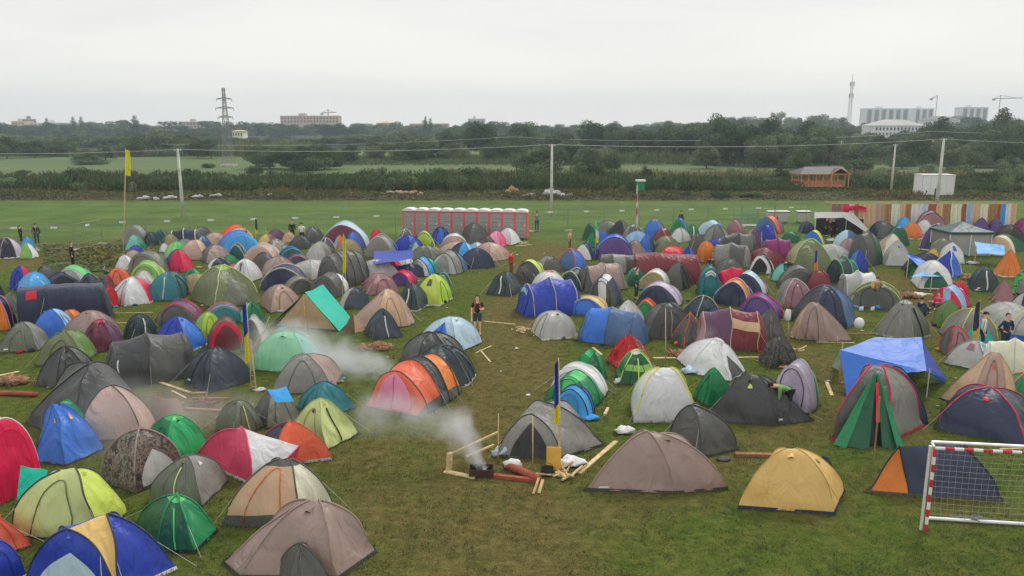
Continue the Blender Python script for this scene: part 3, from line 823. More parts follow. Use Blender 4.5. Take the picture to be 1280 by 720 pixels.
# x0 y0 x1 y1 (box in the photograph) type yaw panel-colours options | label
# sq panels: front,right,back,left   hx: front,front-right,back-right,back,back-left,front-left   loft: end, segments..., end
TENT_ROWS = '''
58 500 120 562 sq 15 bgreen,bgreen,green,green t:lgreen n1.8|bright green dome tent behind the blue one with orange flaps
-75 496 58 638 ar 40 crimson,crimson,crimson,crimson,crimson w2:white b:grey p:offwhite H2.2|crimson tunnel tent with white window and grey base at the left edge
-40 640 41 705 sq 10 coral,coral,red,coral n1.3|coral red tent point at the lower left edge
-40 676 34 745 sq 25 royal,blue,royal,royal k:offwhite|blue dome tent in the bottom left corner
123 535 234 618 sq 35 camobase,camobase,camobase,grey m:camo p:taupe f0:ltgrey G n2.2|brown camouflage dome tent with pale side flaps
182 518 262 582 sq 25 bgreen,green,green,green t:lgreen z1:lgreen|bright green dome tent behind the camouflage dome
184 568 286 634 sq -28 olgrey,grey,olgrey,olgrey z0:palelime e1:offwhite n1.9|olive grey dome tent veiled by smoke behind the dark green dome
345 680 414 745 sq 12 dgrey,grey,dgrey,dgrey n1.7 V:0|dark slate little tent cut by the bottom edge of the photo
315 487 377 537 sq 25 grey,dgrey,grey,dgrey n1.9|grey dome tent with a light blue towel thrown over its top
270 499 330 547 sq 35 olgrey,dgrey,olgrey,olgrey z0:palelime|small olive grey dome tent with a pale zip left of the towel covered tent
358 496 448 565 sq -42 palelime,palelime,palelime,lime z1:black e0:charcoal n1.75|pale olive green dome tent with one black zip at the field's edge
45 434 124 486 hx 10 charcoal,dgrey,charcoal,charcoal,charcoal,charcoal p:black n1.9|charcoal dome tent directly behind the pink fronted charcoal tent
128 416 252 466 tn 5 charcoal,charcoal,dgrey,charcoal,dgrey p:dgrey l1:white r.85|long low charcoal tunnel tent with white marks
230 434 316 492 sq 30 slate,slate,navy,slate n2.1 l3:white t:dslate|dark slate blue dome tent left of the flag pole
338 442 428 493 sq -12 grey,taupe,grey,grey n2.1|taupe grey dome tent half hidden in drifting smoke
370 476 445 524 sq 30 teal,steel,teal,teal n1.9|teal blue dome tent behind the pale olive dome
457 443 578 522 a4 -34 coral,coral,charcoal,orange,orange d0:pink b:dgrey p:charcoal H2.2 r1.0 n2.0|big orange tunnel tent with grey base and pinkish door
512 430 595 488 hx 15 dslate,dslate,charcoal,charcoal,charcoal,dslate p:charcoal k:offwhite|slate black dome tent directly behind the orange tunnel tent
500 414 583 459 hx 0 charcoal,dgrey,charcoal,charcoal,charcoal,dgrey p:black|black dome tent between the orange tunnel tent and the white dome
522 395 603 443 sq -35 paleblue,paleblue,white,paleblue d0:blue n2.0 l1:blue|white dome tent with a blue door left of the standing man
455 386 504 426 py 20 slate,dslate,slate,slate n1.5 z0:offwhite|small slate grey pointed tent with a white pole line
1000 570 1057 618 sq 30 dslate,teal,dslate,dslate n1.6|dark green end of a tent tucked behind the golden yellow dome
1168 480 1290 560 sq -5 navy,slate,navy,slate p:crimson e0:red n2.1|navy blue dome tent with crimson trim and red emblem above the goal
1175 440 1273 520 lw -10 tan,beige,tan,tan,tan,tan n1.6 e1:coral|tan tent with orange emblem beside the blue tarpaulin shelter
1245 466 1310 512 sq 15 green,turq,green,green p:coral n2.0 e0:coral|teal green tent with orange trim at the right edge
1222 423 1310 478 tn 5 offwhite,cream,cream,offwhite,cream n2.0|long cream tent in front of the two men in sports jackets
1180 424 1250 466 sq -20 ltgrey,paleblue,ltgrey,ltgrey p:grey w0:rosebrown n1.9|pale grey blue dome tent with a dull red window
1170 406 1216 446 sq 25 rosebrown,rosebrown,rosebrown,dgrey p:red n2.0|reddish brown dome tent with red trim behind the pale grey blue dome
1173 386 1250 424 sq 30 grey,grey,bgreen,grey f0:turq p:yellow n2.0|grey dome tent with green panel and yellow trim
1164 376 1207 412 sq 15 khakigreen,khakigreen,olive,khakigreen n1.9|plain moss green dome tent left of the dark blue flag
1255 388 1305 432 sq -10 ltgrey,blue,grey,blue p:ylime b:blue n2.0|grey and blue tent with lime trim behind the men in jackets
1226 377 1264 404 sq 20 dgrey,dgrey,dgrey,olgrey p:khaki n1.9|dark grey olive dome tent right of the dark blue flag
1256 366 1300 398 sq 35 black,ltgrey,black,ltgrey p:black n1.6|black and light grey pointed tent at the right edge
1094 375 1163 428 sq -25 grey,olgrey,grey,olgrey z1:black t:ltgrey n1.8 k:ltgrey|grey green dome tent with black seam behind the blue tarpaulin
986 378 1066 428 lx 5 beige,taupe,taupe,taupe,taupe,beige n1.75 l0:white|pinkish taupe tent in front of the big charcoal and navy dome
988 357 1071 412 hx 12 navy,steel,navy,charcoal,charcoal,charcoal p:steel n2.2 H2.3|big charcoal and navy dome tent behind the pinkish taupe tent
968 348 1017 386 sq 15 rosebrown,taupe,grey,grey p:ltgrey e0:white n2.1|brown grey dome tent with a small white triangle
971 331 1023 364 ar 10 dgrey,dgrey,dgrey,grey,dgrey n2.0|dark grey tunnel tent right of the aqua dome
963 329 991 353 sq -20 aqua,turq,aqua,aqua p:dteal n2.0|small aqua green dome tent beside the bending man in black
980 299 1043 346 sq 8 olive,ltgreen,olive,khaki d0:olive p:ltgreen n2.1 H2.3 V:0|big olive green dome tent behind the orange and blue flag
1003 287 1031 309 ar -15 blue,yellow,yellow,blue,blue n2.0|blue tent with a pale yellow arch behind the big olive green dome
976 290 1001 304 sq 0 dgreen,green,green,dgreen t:lgreen flat|low green dome tent right of the magenta tunnel tent
997 277 1019 292 sq 15 navy,navy,navy,navy flat|low navy tent left of the open grey pavilion
1040 288 1074 311 sq -30 paleblue,steel,ltgrey,ltgrey n2.1|pale blue grey dome tent in front of the open grey pavilion
1058 281 1105 334 ar -30 dgrey,dgrey,dgreen,ltgrey,grey n2.0 r1.5|tall grey brown tunnel tent with green and white roof sections
1046 298 1075 322 sq 20 taupe,dgrey,taupe,taupe n2.1|round brownish grey dome tent left of the long grey brown tunnel tent
1058 312 1085 340 sq 25 royal,royal,blue,blue n1.9|bright blue little tent next to the brownish grey dome
1028 320 1077 356 ar -35 dslate,dslate,dteal,charcoal,dslate p:lgreen n1.9 r1.2|dark green tunnel tent with thin lime trim right of the orange and blue flag
1040 338 1100 378 tn 30 grey,ltgrey,white,grey,grey p:white n2.1|light grey and white tunnel tent behind the charcoal tent with lime arc
1063 352 1128 388 ar 0 dgrey,dgrey,dgrey,dgrey,dgrey p:ylime n2.2 r.6|charcoal tent outlined by a lime arc behind the girl with the yellow bag
1084 277 1121 299 sq 20 dgrey,charcoal,charcoal,dslate p:charcoal|dark grey green dome tent in front of the left end of the curtains
1117 272 1141 292 sq 10 azure,aqua,azure,azure n2.0|small azure tent below the striped curtains
1125 278 1154 300 sq -15 orange,coral,orange,orange k:offwhite n1.9|bright orange dome tent below the curtains
1105 283 1137 307 sq 15 dgreen,green,blue,dgreen t:azure n2.1|green dome tent with an azure cap
1141 263 1184 294 ar 5 rosebrown,rosebrown,wine,rosebrown,wine p:plum n1.8 r.9|brown and wine striped tunnel tent touching the curtains
1143 275 1166 294 sq 0 palegrey,ltgrey,palegrey,palegrey n2.2|small pale grey dome tent in front of the brown and wine tunnel tent
1164 274 1185 293 sq 25 khaki,cream,khaki,cream n2.1|small khaki cream dome tent under the curtains
1148 280 1189 315 sq -18 purple,navy,navy,purple d0:navy p:ltgrey k:offwhite n2.0|purple navy dome tent with a grey framed door
1214 272 1238 290 py 0 purple,purple,navy,purple n1.3|purple pointed tent behind the green roofed pavilion tent
1234 274 1254 291 sq 10 purple,plum,purple,purple n2.1|small purple dome tent right of the purple pointed tent
1200 274 1216 285 sq 10 azure,azure,azure,azure n2.0 flat|tiny azure tent roof behind the green roofed pavilion tent
1262 271 1300 293 sq 20 magenta,magenta,plum,magenta n1.7|magenta tent at the far right edge
1240 281 1283 306 sq 20 dbrown,black,black,dbrown o0:black m:camo n2.0|dark brown camouflage dome tent below the magenta tent
1230 294 1269 322 ar -10 tan,cream,tan,tan,tan n2.1 r.9|tan round arched tent behind the azure awning
1240 312 1280 347 py 28 orange,mustard,orange,orange t:orange k:offwhite n1.25|bright orange pyramid tent at the right
1263 331 1305 372 sq -15 lgreen,bgreen,lgreen,grey f0:grey m:camo n2.1|green dome tent with patterned grey door at the right edge
1209 333 1251 366 sq 10 dslate,dgreen,dslate,dslate z0:cream l0:offwhite y0:dslate n2.0|dark green dome tent marked with a cream cross
1236 350 1269 379 py 15 rosebrown,rosebrown,brown,brown n1.3|brown pointed tent below the orange pyramid
1171 303 1206 330 sq 20 white,white,offwhite,white w0:blue n1.9|white dome tent with a blue window
1157 312 1176 327 sq 5 mustard,gold,mustard,mustard n1.7|small yellow tent between the white tent and the grey ridge
1162 312 1204 348 py -25 royal,blue,royal,royal p:offwhite k:blue n1.3|royal blue pyramid tent in front of the blue windowed white tent
1138 325 1193 364 sq 12 offwhite,white,offwhite,white f0:dgreen n1.9 z1:grey|white tent with a light blue awning over a dark green front
1130 326 1151 347 sq 20 dgreen,green,dgreen,dgreen n1.9|dark green dome tent partly hidden behind the awning
1100 300 1142 334 py 10 ltgrey,mgrey,ltgrey,ltgrey e0:charcoal n1.35|beige grey ridge tent with a black triangle vent
1091 292 1136 322 py 20 cream,offwhite,beige,beige n1.4|cream tent point right behind the beige grey ridge tent
1162 355 1213 388 ar -25 crimson,ltblue,crimson,crimson,crimson n1.9 t:ltblue|crimson tent with a light blue roof
1190 355 1210 372 sq 10 red,red,red,red k:offwhite n2.0|small red tent end beside the light blue roof
864 384 962 440 tn 8 rosebrown,plum,wine,wine,wine p:tan y2:tan n1.9|maroon tent with tan seams and a tan band
838 392 884 436 sq 30 dgrey,grey,grey,dgrey p:coral n1.5|grey mesh porch tent with orange edges
940 387 982 425 sq 10 dgrey,olgrey,dgrey,dgrey n1.75 z0:grey|dark grey tent between the maroon tent and the pinkish taupe tent
948 422 997 461 sq 25 dgrey,dgrey,dgrey,dgrey m:camo n2.1|dark speckled dome tent on the open grass
845 422 932 478 vs 20 offwhite,palegrey,offwhite,ltgrey,white f1:charcoal n1.6|white and grey pointed tent with a dark side opening
866 460 917 509 sq 30 green,green,green,green t:bgreen n1.7|emerald green dome tent behind the wide charcoal tent
965 449 1023 518 ar -24 lilac,lilac,green,bgreen,green p:ltgrey a0:plum n2.0 r.7|pale pink tent with a green rear where a man bends down
688 480 743 526 ar -22 azure,azure,blue,blue,blue p:navy n2.0 r.6|azure front tent of the green row behind the grey tunnel tent
682 463 756 513 ar -26 green,green,green,dgreen,green t:lgreen n1.9 r.8|green tunnel tent between the azure front tent and the white arched one
686 452 760 502 ar -28 white,white,white,green,green n2.0 r.5|white arched tent with green rear in the green row
714 436 758 482 ar -30 green,dgreen,green,green,green t:bgreen n1.8 r.9|farthest green tent of the row with a flat green top
770 437 822 482 sq 5 dgreen,green,dgreen,green t:offwhite p:ylime z0:ylime y0:ltgreen n1.8|small dark green dome tent with lime piping and pale cap
757 420 816 468 vs 30 red,rosebrown,red,rosebrown,red m:floral n1.5|pinkish red flower patterned tent
664 388 723 426 sq 20 ltgrey,mgrey,ltgrey,ltgrey n2.2 k:white|light grey oblong dome tent by the firewood scraps
720 383 812 433 tn -20 steel,blue,steel,steel,steel n2.0 o0:dslate r.9|steel blue tunnel tent with a dark front left of the charcoal dome
803 378 870 425 sq 8 charcoal,dslate,charcoal,dgrey n2.1 z0:grey|large charcoal dome tent right of the steel blue tunnel tent
763 376 808 412 sq -35 offwhite,ltgrey,offwhite,offwhite l1:red n1.8|white grey dome tent with tiny red marks behind the steel blue tunnel tent
712 369 760 396 ar -12 blue,gold,gold,ylime,gold p:ltgrey n2.0|golden yellow arched tent with a blue front
854 370 902 397 sq 30 dslate,charcoal,dslate,dslate p:ltgrey flat n1.9|dark green black low tent behind the navy roof
879 384 906 402 sq 0 navy,royal,navy,navy flat n2.0|small navy tent roof behind the maroon tent
928 380 951 400 sq 0 lime,lime,lime,lime n2.1|small lime green tent beneath the purple dome
921 366 978 404 ar -15 purple,purple,plum,navy,purple p:crimson n2.1|purple dome tent with crimson trim above the lime green tent
892 348 942 385 ar -20 navy,orange,navy,orange,orange p:paleblue n2.1 r.7|navy dome tent with orange rear and pale seams
910 338 960 372 ar -18 navy,paleblue,pink,crimson,pink n1.8 r.8|navy fronted tent with a pale blue and pink side
892 333 935 368 tn 30 crimson,crimson,crimson,crimson,crimson n1.8|crimson tunnel tent left of the navy fronted tent
936 317 967 343 ar -20 white,black,white,white,white o0:black n2.0 r.7|white tent with black pattern and white arch
894 324 932 346 sq 15 dgrey,taupe,dgrey,dgrey n2.1|grey brown dome tent below the little azure roof
896 313 921 330 sq 20 azure,blue,azure,azure n1.6|little azure roof tent beside the people in red and black
871 331 902 370 ar 8 teal,teal,dteal,dteal,dteal w0:white n2.0 r1.0|teal tunnel tent with a white window right of the maroon hall tent
829 329 864 364 sq -25 dgrey,charcoal,dgrey,olgrey n2.1|tall dark grey arched dome tent before the long maroon tent
798 336 839 365 ar -15 khaki,white,khaki,khaki,khaki p:cream n1.9|khaki tent with a white roof strip
781 335 810 358 sq 5 dgreen,green,dgreen,green t:white n2.0|green dome tent with a white cap
795 352 853 386 ar -15 navy,lilac,lilac,ltgrey,lilac p:ltgrey n1.9 r.8|lilac grey tent with a navy front
790 373 826 404 ar -20 green,coral,green,green,green p:coral n1.9 r.7|emerald green dome tent edged in orange behind the charcoal dome
750 318 801 342 cb 5 grey,dgrey,mgrey,dgrey,grey,grey flat|faded grey fabric screen behind the taupe tunnel tent
790 316 880 356 cb 6 wine,wine,wine,wine,wine,white flat n2.4 H2.2|very long maroon hall shaped tent with a white end
733 342 779 384 ar -20 dgrey,navy,dgrey,dgrey,dgrey t:offwhite n1.9 r.8|dark grey tent with a navy side and white roof patch
718 327 786 366 tn 28 dgrey,taupe,taupe,grey,taupe n2.1 r.85|taupe tunnel tent in the middle of the right block
643 347 732 394 tn 22 royal,royal,royal,royal,royal p:tan w0:ltblue n2.0 r.9|large royal blue tunnel tent beside the path
698 335 742 364 ar -32 dslate,dslate,dslate,dslate,dslate p:cream n1.9 r1.1|dark slate tunnel tent with one cream hoop behind the royal blue tent
664 338 712 362 sq 10 offwhite,lgreen,lgreen,white t:coral n1.9|white and green dome tent with an orange cap
608 339 655 371 sq -22 dslate,dslate,dslate,dgreen z0:cream n1.9|dark green dome tent with a cream pole at the edge of the path
644 332 669 356 sq 10 dgrey,charcoal,dgrey,dgrey m:camo n2.1|grey camouflage dome tent beside the person in red
646 324 682 345 ar -22 dgrey,ylime,ylime,ylime,ylime n2.0|yellow green tent with a dark arched front
670 320 705 341 sq 15 dgrey,grey,olgrey,grey n2.2|grey olive dome tent right of the yellow green tent
694 311 734 339 sq -25 steel,blue,coral,blue p:coral n1.9|steel blue dome tent with an orange rear edge
718 303 744 326 ar -20 white,navy,teal,azure,white p:steel n1.8|navy and white striped tent right of the orange edged steel blue dome
781 301 807 324 sq 20 taupe,beige,taupe,taupe n2.2|tan grey dome tent right of the purple arch tent
743 292 791 325 ar 5 purple,blue,purple,red,purple p:plum n2.1 r.9 H2.2|purple arched tent with magenta trim and a blue roof
746 289 763 304 sq 10 blue,royal,blue,blue n1.9|small blue tent left behind the purple arched tent
732 290 747 310 sq 20 green,bgreen,green,green n1.7|small emerald tent at the foot of the green pennant
728 279 746 300 ar -10 dgreen,green,green,dgreen,green n1.9|tall green tent behind the green pennant
761 276 788 300 sq -20 black,dgrey,dgrey,charcoal n2.1|black round dome tent right of the green pennant
777 280 806 306 sq 10 dgrey,dgrey,taupe,grey t:azure n2.1|grey dome tent with a turquoise cap below the white flag
803 274 833 298 sq -18 blue,steel,navy,blue t:coral n2.0|blue dome tent with an orange top
838 272 860 291 ar -10 green,blue,blue,blue,blue n1.8|blue tent with an emerald front below the man on the meadow
857 280 874 297 sq 10 green,green,dgreen,green z0:white n2.0|green dome tent with a white stripe
871 275 907 293 ar -28 paleblue,ltblue,blue,royal,blue n2.0|pale blue and royal blue arched tent
878 281 913 303 hx 10 olgrey,grey,olgrey,grey,grey,grey n2.0 p:dgrey|sage grey ribbed dome tent in the back row
906 274 931 295 ar -25 rosebrown,rosebrown,rosebrown,taupe,rosebrown n1.9|rusty brown tunnel tent in the back row
943 269 980 293 ar -25 steel,coral,steel,coral,coral n2.1|steel blue tent with orange arches at the back
944 280 972 304 ar -25 royal,royal,coral,royal,coral n2.0|royal blue tent with an orange red edge
927 286 954 312 sq 20 plum,lilac,plum,taupe n2.1|purplish grey dome tent left of the royal blue tent
950 297 993 324 tn 12 magenta,magenta,magenta,magenta,magenta p:plum n2.2|magenta tunnel tent left of the big olive green dome
797 292 820 317 sq -25 blue,steel,blue,blue l1:white n1.9|blue dome tent with white bundles beside the olive dome
816 286 843 302 sq 10 wine,red,wine,wine t:offwhite n1.9|dark red tent with a white tip
816 295 853 320 sq 5 olive,khaki,brown,olive n2.1|olive brown dome tent behind the red striped awning
836 285 864 304 sq -25 palegrey,ltgrey,offwhite,palegrey p:grey n2.0|pale grey white dome tent in the second row
859 292 885 317 sq 15 dgrey,taupe,grey,dgrey n2.1|dark grey brown round dome tent left of the orange tent
869 301 897 329 sq 25 orange,coral,orange,orange n2.1|orange dome tent with people sitting before it
886 303 942 332 tn -12 grey,grey,dgrey,grey,grey n2.1 r.85|long grey tunnel tent right of the orange dome
894 290 949 318 tn 20 charcoal,charcoal,olgrey,dgrey,olgrey e1:white t:dgrey n2.1|dark olive tunnel tent with a white patch on top
820 306 861 322 sq 10 red,rose,red,red flat n2.2|red and pink striped low awning tent
848 308 871 328 sq -20 royal,blue,blue,navy n1.6|blue tent beneath the red striped awning
576 279 612 304 sq 18 dgrey,charcoal,plum,dgrey n1.9|dark charcoal dome tent in front of the toilets
606 289 634 310 sq -20 pink,rose,pink,pink m:check n1.9|pink checked dome tent near the toilets
618 285 651 307 sq -25 palegrey,white,palegrey,palegrey n1.9|silver white dome tent at the path end near the toilets
593 295 624 319 sq -30 dgrey,dgrey,dgrey,dgrey m:camo n1.8|mottled grey tent in front of the pink checked dome
580 303 609 322 sq -30 ltblue,white,white,white k:offwhite n1.9 f0:blue|white tent with a blue front panel
558 303 599 334 vs 28 azure,ltblue,azure,azure,navy n1.8|light blue tent with a navy crown beside the path
551 291 587 311 sq 15 offwhite,cream,khaki,offwhite n2.1|cream grey dome tent behind the light blue tent
538 312 585 344 ar -28 ltgrey,grey,steel,slate,slate d0:mgrey p:charcoal n2.0 r1.0|pale grey tent with a dark framed door beside the path
528 308 559 328 sq 20 khaki,olive,olgrey,khaki n2.1|khaki dome tent behind the dark framed pale grey tent
510 320 549 346 ar -35 white,azure,turq,azure,azure p:charcoal n1.9|turquoise tent with a dark arch
538 283 563 305 hx 5 blue,royal,blue,navy,blue,royal n1.9 p:navy|bright blue dome tent in front of the toilet cabins
518 288 544 311 ar -10 grey,lime,grey,grey,grey f0:lime n2.0|grey tent with a lime green front
495 286 519 308 sq 20 dgrey,grey,dgrey,dgrey p:ltgrey n2.1|dark mesh grey dome tent at the left of the toilets
494 297 511 315 sq 0 navy,royal,navy,navy p:ltgrey n2.0|small navy arched tent right of the grey and green dome
508 303 530 322 py 25 paleblue,white,green,green n1.3|white triangular tent with a green side
490 329 536 348 tn 12 navy,navy,navy,dnavy,navy flat n1.7|navy flat roofed tent above the dark slate dome
476 322 503 342 sq -15 red,crimson,grey,grey n2.1|red and grey dome tent beneath the blue tarpaulin
488 318 519 336 sq -25 white,offwhite,white,white flat n2.0|white low tent right of the red and grey dome
486 337 521 358 ar -25 purple,crimson,purple,plum,purple p:crimson n2.0|purple and pink tent left of the lime yellow tent
453 342 500 370 sq 10 rosebrown,rosebrown,wine,rosebrown n2.1|muted rose brown dome tent behind the long beige tent
517 343 566 383 sq -22 ylime,lime,ylime,ylime w0:dgrey k:white n2.0|bright yellow green dome tent with a grey window
540 341 567 372 ar -15 dgrey,charcoal,charcoal,charcoal,charcoal p:aqua n2.0|dark grey tent with white green trim behind the yellow green dome
492 354 538 390 sq -22 dslate,slate,dslate,dslate z0:cream n1.8 k:ltgrey|dark slate green dome tent with a cream pole beside the path
432 362 519 401 lw 5 beige,tan,beige,taupe,taupe,tan n1.7 v|long beige pink tent beside the teal topped frame tent
424 359 466 388 sq 10 slate,grey,ltgrey,ltgrey n2.0|blue grey dome tent behind the long beige pink tent
326 356 379 392 sq 15 beige,tan,beige,taupe n2.1|plain beige dome tent with a black edge
352 345 394 368 ar 20 dgrey,grey,dgrey,grey,grey n2.0 p:khaki|grey dome tent behind the teal topped frame tent
388 339 436 373 ar -25 dgrey,dgrey,white,grey,bgreen n2.1 r1.1|dark grey tunnel tent with a white and green tail
396 306 463 362 t4 42 dgrey,dgrey,dgrey,dgrey,dgrey,dgrey,grey p:charcoal H2.0 r.95 n2.15|large dark grey tunnel tent with many hoops behind the yellow flag
459 327 486 347 sq -10 black,charcoal,black,black n2.1|black low dome tent below the blue tarpaulin
456 293 498 323 ar -25 grey,grey,royal,dgreen,green p:ltgrey n2.1|grey arched tent with a blue roof and green edge
400 276 462 306 ar -10 maroon,paleblue,maroon,wine,paleblue d0:maroon p:paleblue n1.9 r.9|tall maroon tent with pale blue pointed sides in the back row
462 287 480 305 sq 0 red,wine,red,red n2.1|small red tent end in the back row
414 294 436 314 py 20 orange,orange,steel,ltblue n1.4|orange pointed panel tent behind the yellow flag
430 290 455 314 sq 10 blue,navy,blue,blue n2.0|blue dome tent to the right of the orange pointed tent
396 298 421 320 sq 25 dgrey,grey,dgrey,slate n1.9 p:ltgrey|dark grey pointed dome tent left of the orange pointed tent
382 302 417 326 sq -20 ltgrey,grey,ltgrey,ltgrey n2.1|pale grey dome tent left of the many hooped tunnel tent
378 283 407 304 sq 20 dgrey,dgrey,charcoal,dgrey n2.1|plain dark grey dome tent behind the person in white
359 295 389 312 sq -10 charcoal,dslate,charcoal,charcoal n2.1|black low dome tent in front of the person in black
352 290 371 304 sq 10 tan,khaki,tan,tan n2.1|small tan dome tent in the back row
334 287 359 302 sq 10 plum,dgrey,wine,plum flat n2.1|dull maroon low tent in the back row
320 293 349 308 sq -30 gold,wine,maroon,mustard n2.1|yellow and dark red dome tent in the back row
332 299 361 317 sq 10 ltgrey,palegrey,grey,grey m:camo n2.2|light grey patterned dome tent behind the beige one
304 303 353 325 ar -20 beige,beige,tan,beige,tan p:offwhite n1.9|pinkish beige tunnel tent with dark brow vent
346 308 382 328 ar 15 dteal,dteal,dslate,dteal,dteal p:azure n1.9|dark teal tent with a blue hoop
357 317 389 339 ar 5 slate,teal,magenta,plum,magenta p:crimson n2.1|grey blue tent with a pink hoop
325 329 386 360 ar -8 navy,navy,dteal,dslate,dteal p:cream n2.0 r1.0|navy fronted tent with cream hoops and green rear
311 315 347 340 ar -15 dgrey,navy,plum,navy,navy n2.0|navy striped dome tent with a dark grey front
285 324 329 354 sq -28 white,palegrey,white,white z0:charcoal n2.1|clean white dome tent with a black zip
238 332 328 388 sq 22 olive,purple,coral,olive o0:olgrey p:palelime t:ltgreen n2.0 H2.3|big olive green family dome tent with a purple side
278 330 306 352 ar -30 coral,red,coral,coral,coral n2.0|red roof tent peeking behind the big olive green family dome
272 288 326 310 ar 12 azure,blue,azure,royal,azure n2.0|wide azure tent in the back row
273 281 319 304 ar 15 palelime,coral,khaki,black,coral p:coral n2.0|pale olive tent with an orange black hoop behind the azure tent
272 294 304 315 sq 12 green,teal,green,green t:ltgreen n2.1|green and teal dome tent in front of the azure tent
286 304 310 326 ar -20 dteal,dteal,dslate,dteal,dteal p:ltgrey n1.8|dark teal small tunnel tent before the person in brown
250 306 292 328 sq 10 taupe,dgrey,charcoal,dgrey n2.1|grey tan low dome tent left of the dark teal small tunnel tent
260 322 290 338 sq 5 navy,grey,white,offwhite flat n2.0|grey and white low tent left of the clean white dome
278 319 299 332 sq 5 green,green,bgreen,green flat n2.1|small low green tent behind the clean white dome
240 284 268 302 sq 15 dgrey,grey,dgrey,grey n2.1|grey round dome tent behind the long navy tent's right end
246 295 266 314 sq 15 steel,ltgrey,slate,paleblue n2.1|pale steel dome tent right of the pinkish beige round tent
226 300 260 326 sq -10 beige,tan,taupe,beige n2.2|pinkish beige round tent right of the red and blue dome
205 311 244 341 hx -15 crimson,crimson,white,blue,blue,royal n1.9|crimson and royal blue panelled dome tent
204 302 241 326 sq 15 lgreen,ltgreen,bgreen,ltgreen n1.9|light green tent behind the crimson and royal blue dome
199 304 214 316 sq 5 white,white,white,white flat n1.8|little white tent left of the light green tent
203 293 226 311 sq 5 khaki,olgrey,olive,olgrey n2.2|olive grey round dome tent behind the little white tent
210 286 253 306 tn -8 navy,dnavy,navy,slate,navy p:offwhite flat n2.0|long dark navy tent with a pale hoop in the back row
191 287 213 304 sq -10 dteal,dgreen,dslate,dteal n1.9|dark teal green tent in the back row
180 290 200 308 sq 5 dslate,black,dslate,dslate n2.2|black green round tent in the back row
152 280 189 307 ar -25 grey,grey,dgrey,blue,dgrey n2.0|grey tent on the far left of the back row behind the tall pole
156 294 184 313 sq -20 aqua,green,teal,azure n2.0|sky blue and green dome tent right of the tall pole
160 307 182 322 sq 5 royal,navy,royal,royal n2.2|small royal blue tent right of the tall pole
156 312 181 330 sq 5 beige,rosebrown,tan,beige n2.1|small pinkish beige tent right of the tall pole
158 312 215 348 ar -22 olgrey,olgrey,dgrey,dgrey,olgrey n2.2 r.9|broad dark olive tunnel tent behind the light green domed one
162 326 208 354 ar -22 ltgreen,ltgreen,palelime,ltgreen,lime p:palelime n2.1 r.8|light green domed tent with pale yellow hoops
141 319 173 340 sq -20 palegrey,offwhite,palegrey,palegrey n1.6|whitish grey tent at the foot of the tall pole
131 335 165 358 sq -10 coral,coral,coral,orange n2.1|coral dome tent left of the light green domed tent
164 338 197 358 sq 10 ltgrey,palegrey,ltgrey,ltgrey n1.8|light grey crumpled tent behind the white and red dome
136 346 198 383 hx 8 white,crimson,white,palegrey,white,palegrey k:offwhite n1.9|white dome tent with one bright red panel
128 358 150 386 sq 15 red,red,crimson,coral n1.8|red tent squeezed between the navy cabin and the white dome
183 340 241 377 sq -18 teal,dteal,teal,teal e0:coral z0:ltgrey n2.1|large teal dome tent with orange emblem
224 336 257 362 sq -10 green,bgreen,green,navy n2.0|green dome tent right of the large teal dome
193 374 255 404 ar -15 dgrey,plum,plum,lilac,plum p:crimson n1.9|purplish grey tent with red stripe
241 390 283 430 sq 20 lime,lime,ltgreen,ltgreen n2.0|lime green dome tent behind the red canopy tent
260 396 306 440 ar 5 red,dgrey,dgrey,dgrey,dgrey f0:crimson o0:wine n2.1 r.7|red fronted tent under a dark grey canopy
254 378 305 404 ar 5 teal,steel,coral,turq,teal p:orange n2.0|teal blue tent with an orange hoop
298 378 333 406 sq 20 green,lgreen,green,mint n2.0|bright green dome tent right of the teal blue hooped tent
302 394 338 441 ar -30 dgrey,ltgrey,grey,grey,grey p:ltgrey n2.0|grey tent with pale seams right of the blue and yellow flag
189 396 259 444 sq -32 royal,blue,royal,royal n2.0 k:offwhite|royal blue dome tent behind the long charcoal tunnel tent
154 392 199 427 sq 25 dslate,slate,dslate,dslate z0:offwhite n2.1|dark slate dome tent left of the royal blue dome
99 400 156 442 hx 0 maroon,plum,maroon,maroon,maroon,maroon t:rose n1.9|maroon hexagonal dome tent with a pink cap
44 413 124 455 sq -20 olive,khakigreen,olive,olive n1.9 k:dgrey|olive green dome tent left of the maroon dome
-2 403 63 442 sq -18 olgrey,grey,olgrey,olgrey l0:white n2.0|olive grey dome tent at the left edge of the grass
38 387 98 428 sq -15 blue,ltblue,blue,blue z1:paleblue n2.1|sky blue dome tent in front of the navy cabin tent
66 387 110 418 sq -15 orange,orange,coral,orange n2.2|orange dome tent half hidden behind the sky blue dome
-14 370 22 414 ar -28 orange,navy,navy,steel,navy p:pink n2.0|orange and navy tent at the far left edge
2 366 30 392 sq 10 olgrey,dgrey,olive,olgrey n2.0|dark olive tent behind the orange and navy tent
21 355 142 412 cb -6 slate,navy,navy,navy,dnavy,navy w1:red H2.3 n5 r.5 p:slate flat|big navy cabin tent with a red window
-14 350 6 371 sq 10 navy,white,navy,white n2.0|navy and white tent cut off by the left edge
12 332 45 363 sq -25 royal,red,royal,navy n2.1|royal blue dome tent with a red side at the left
21 340 71 372 sq 15 azure,ltblue,azure,azure e0:white n2.0|azure dome tent with a white patch behind the navy cabin
45 332 76 355 sq 5 dgrey,charcoal,dgrey,dgrey n2.2|dark grey dome tent behind the azure dome
66 331 121 364 ar -20 ltgrey,lgreen,bgreen,paleblue,paleblue n2.1 r.9|light grey tent with a bright green hoop and pale blue rear
53 340 105 366 ar 10 dnavy,navy,dnavy,slate,navy n1.9|dark navy crumpled tent in front of the light grey one
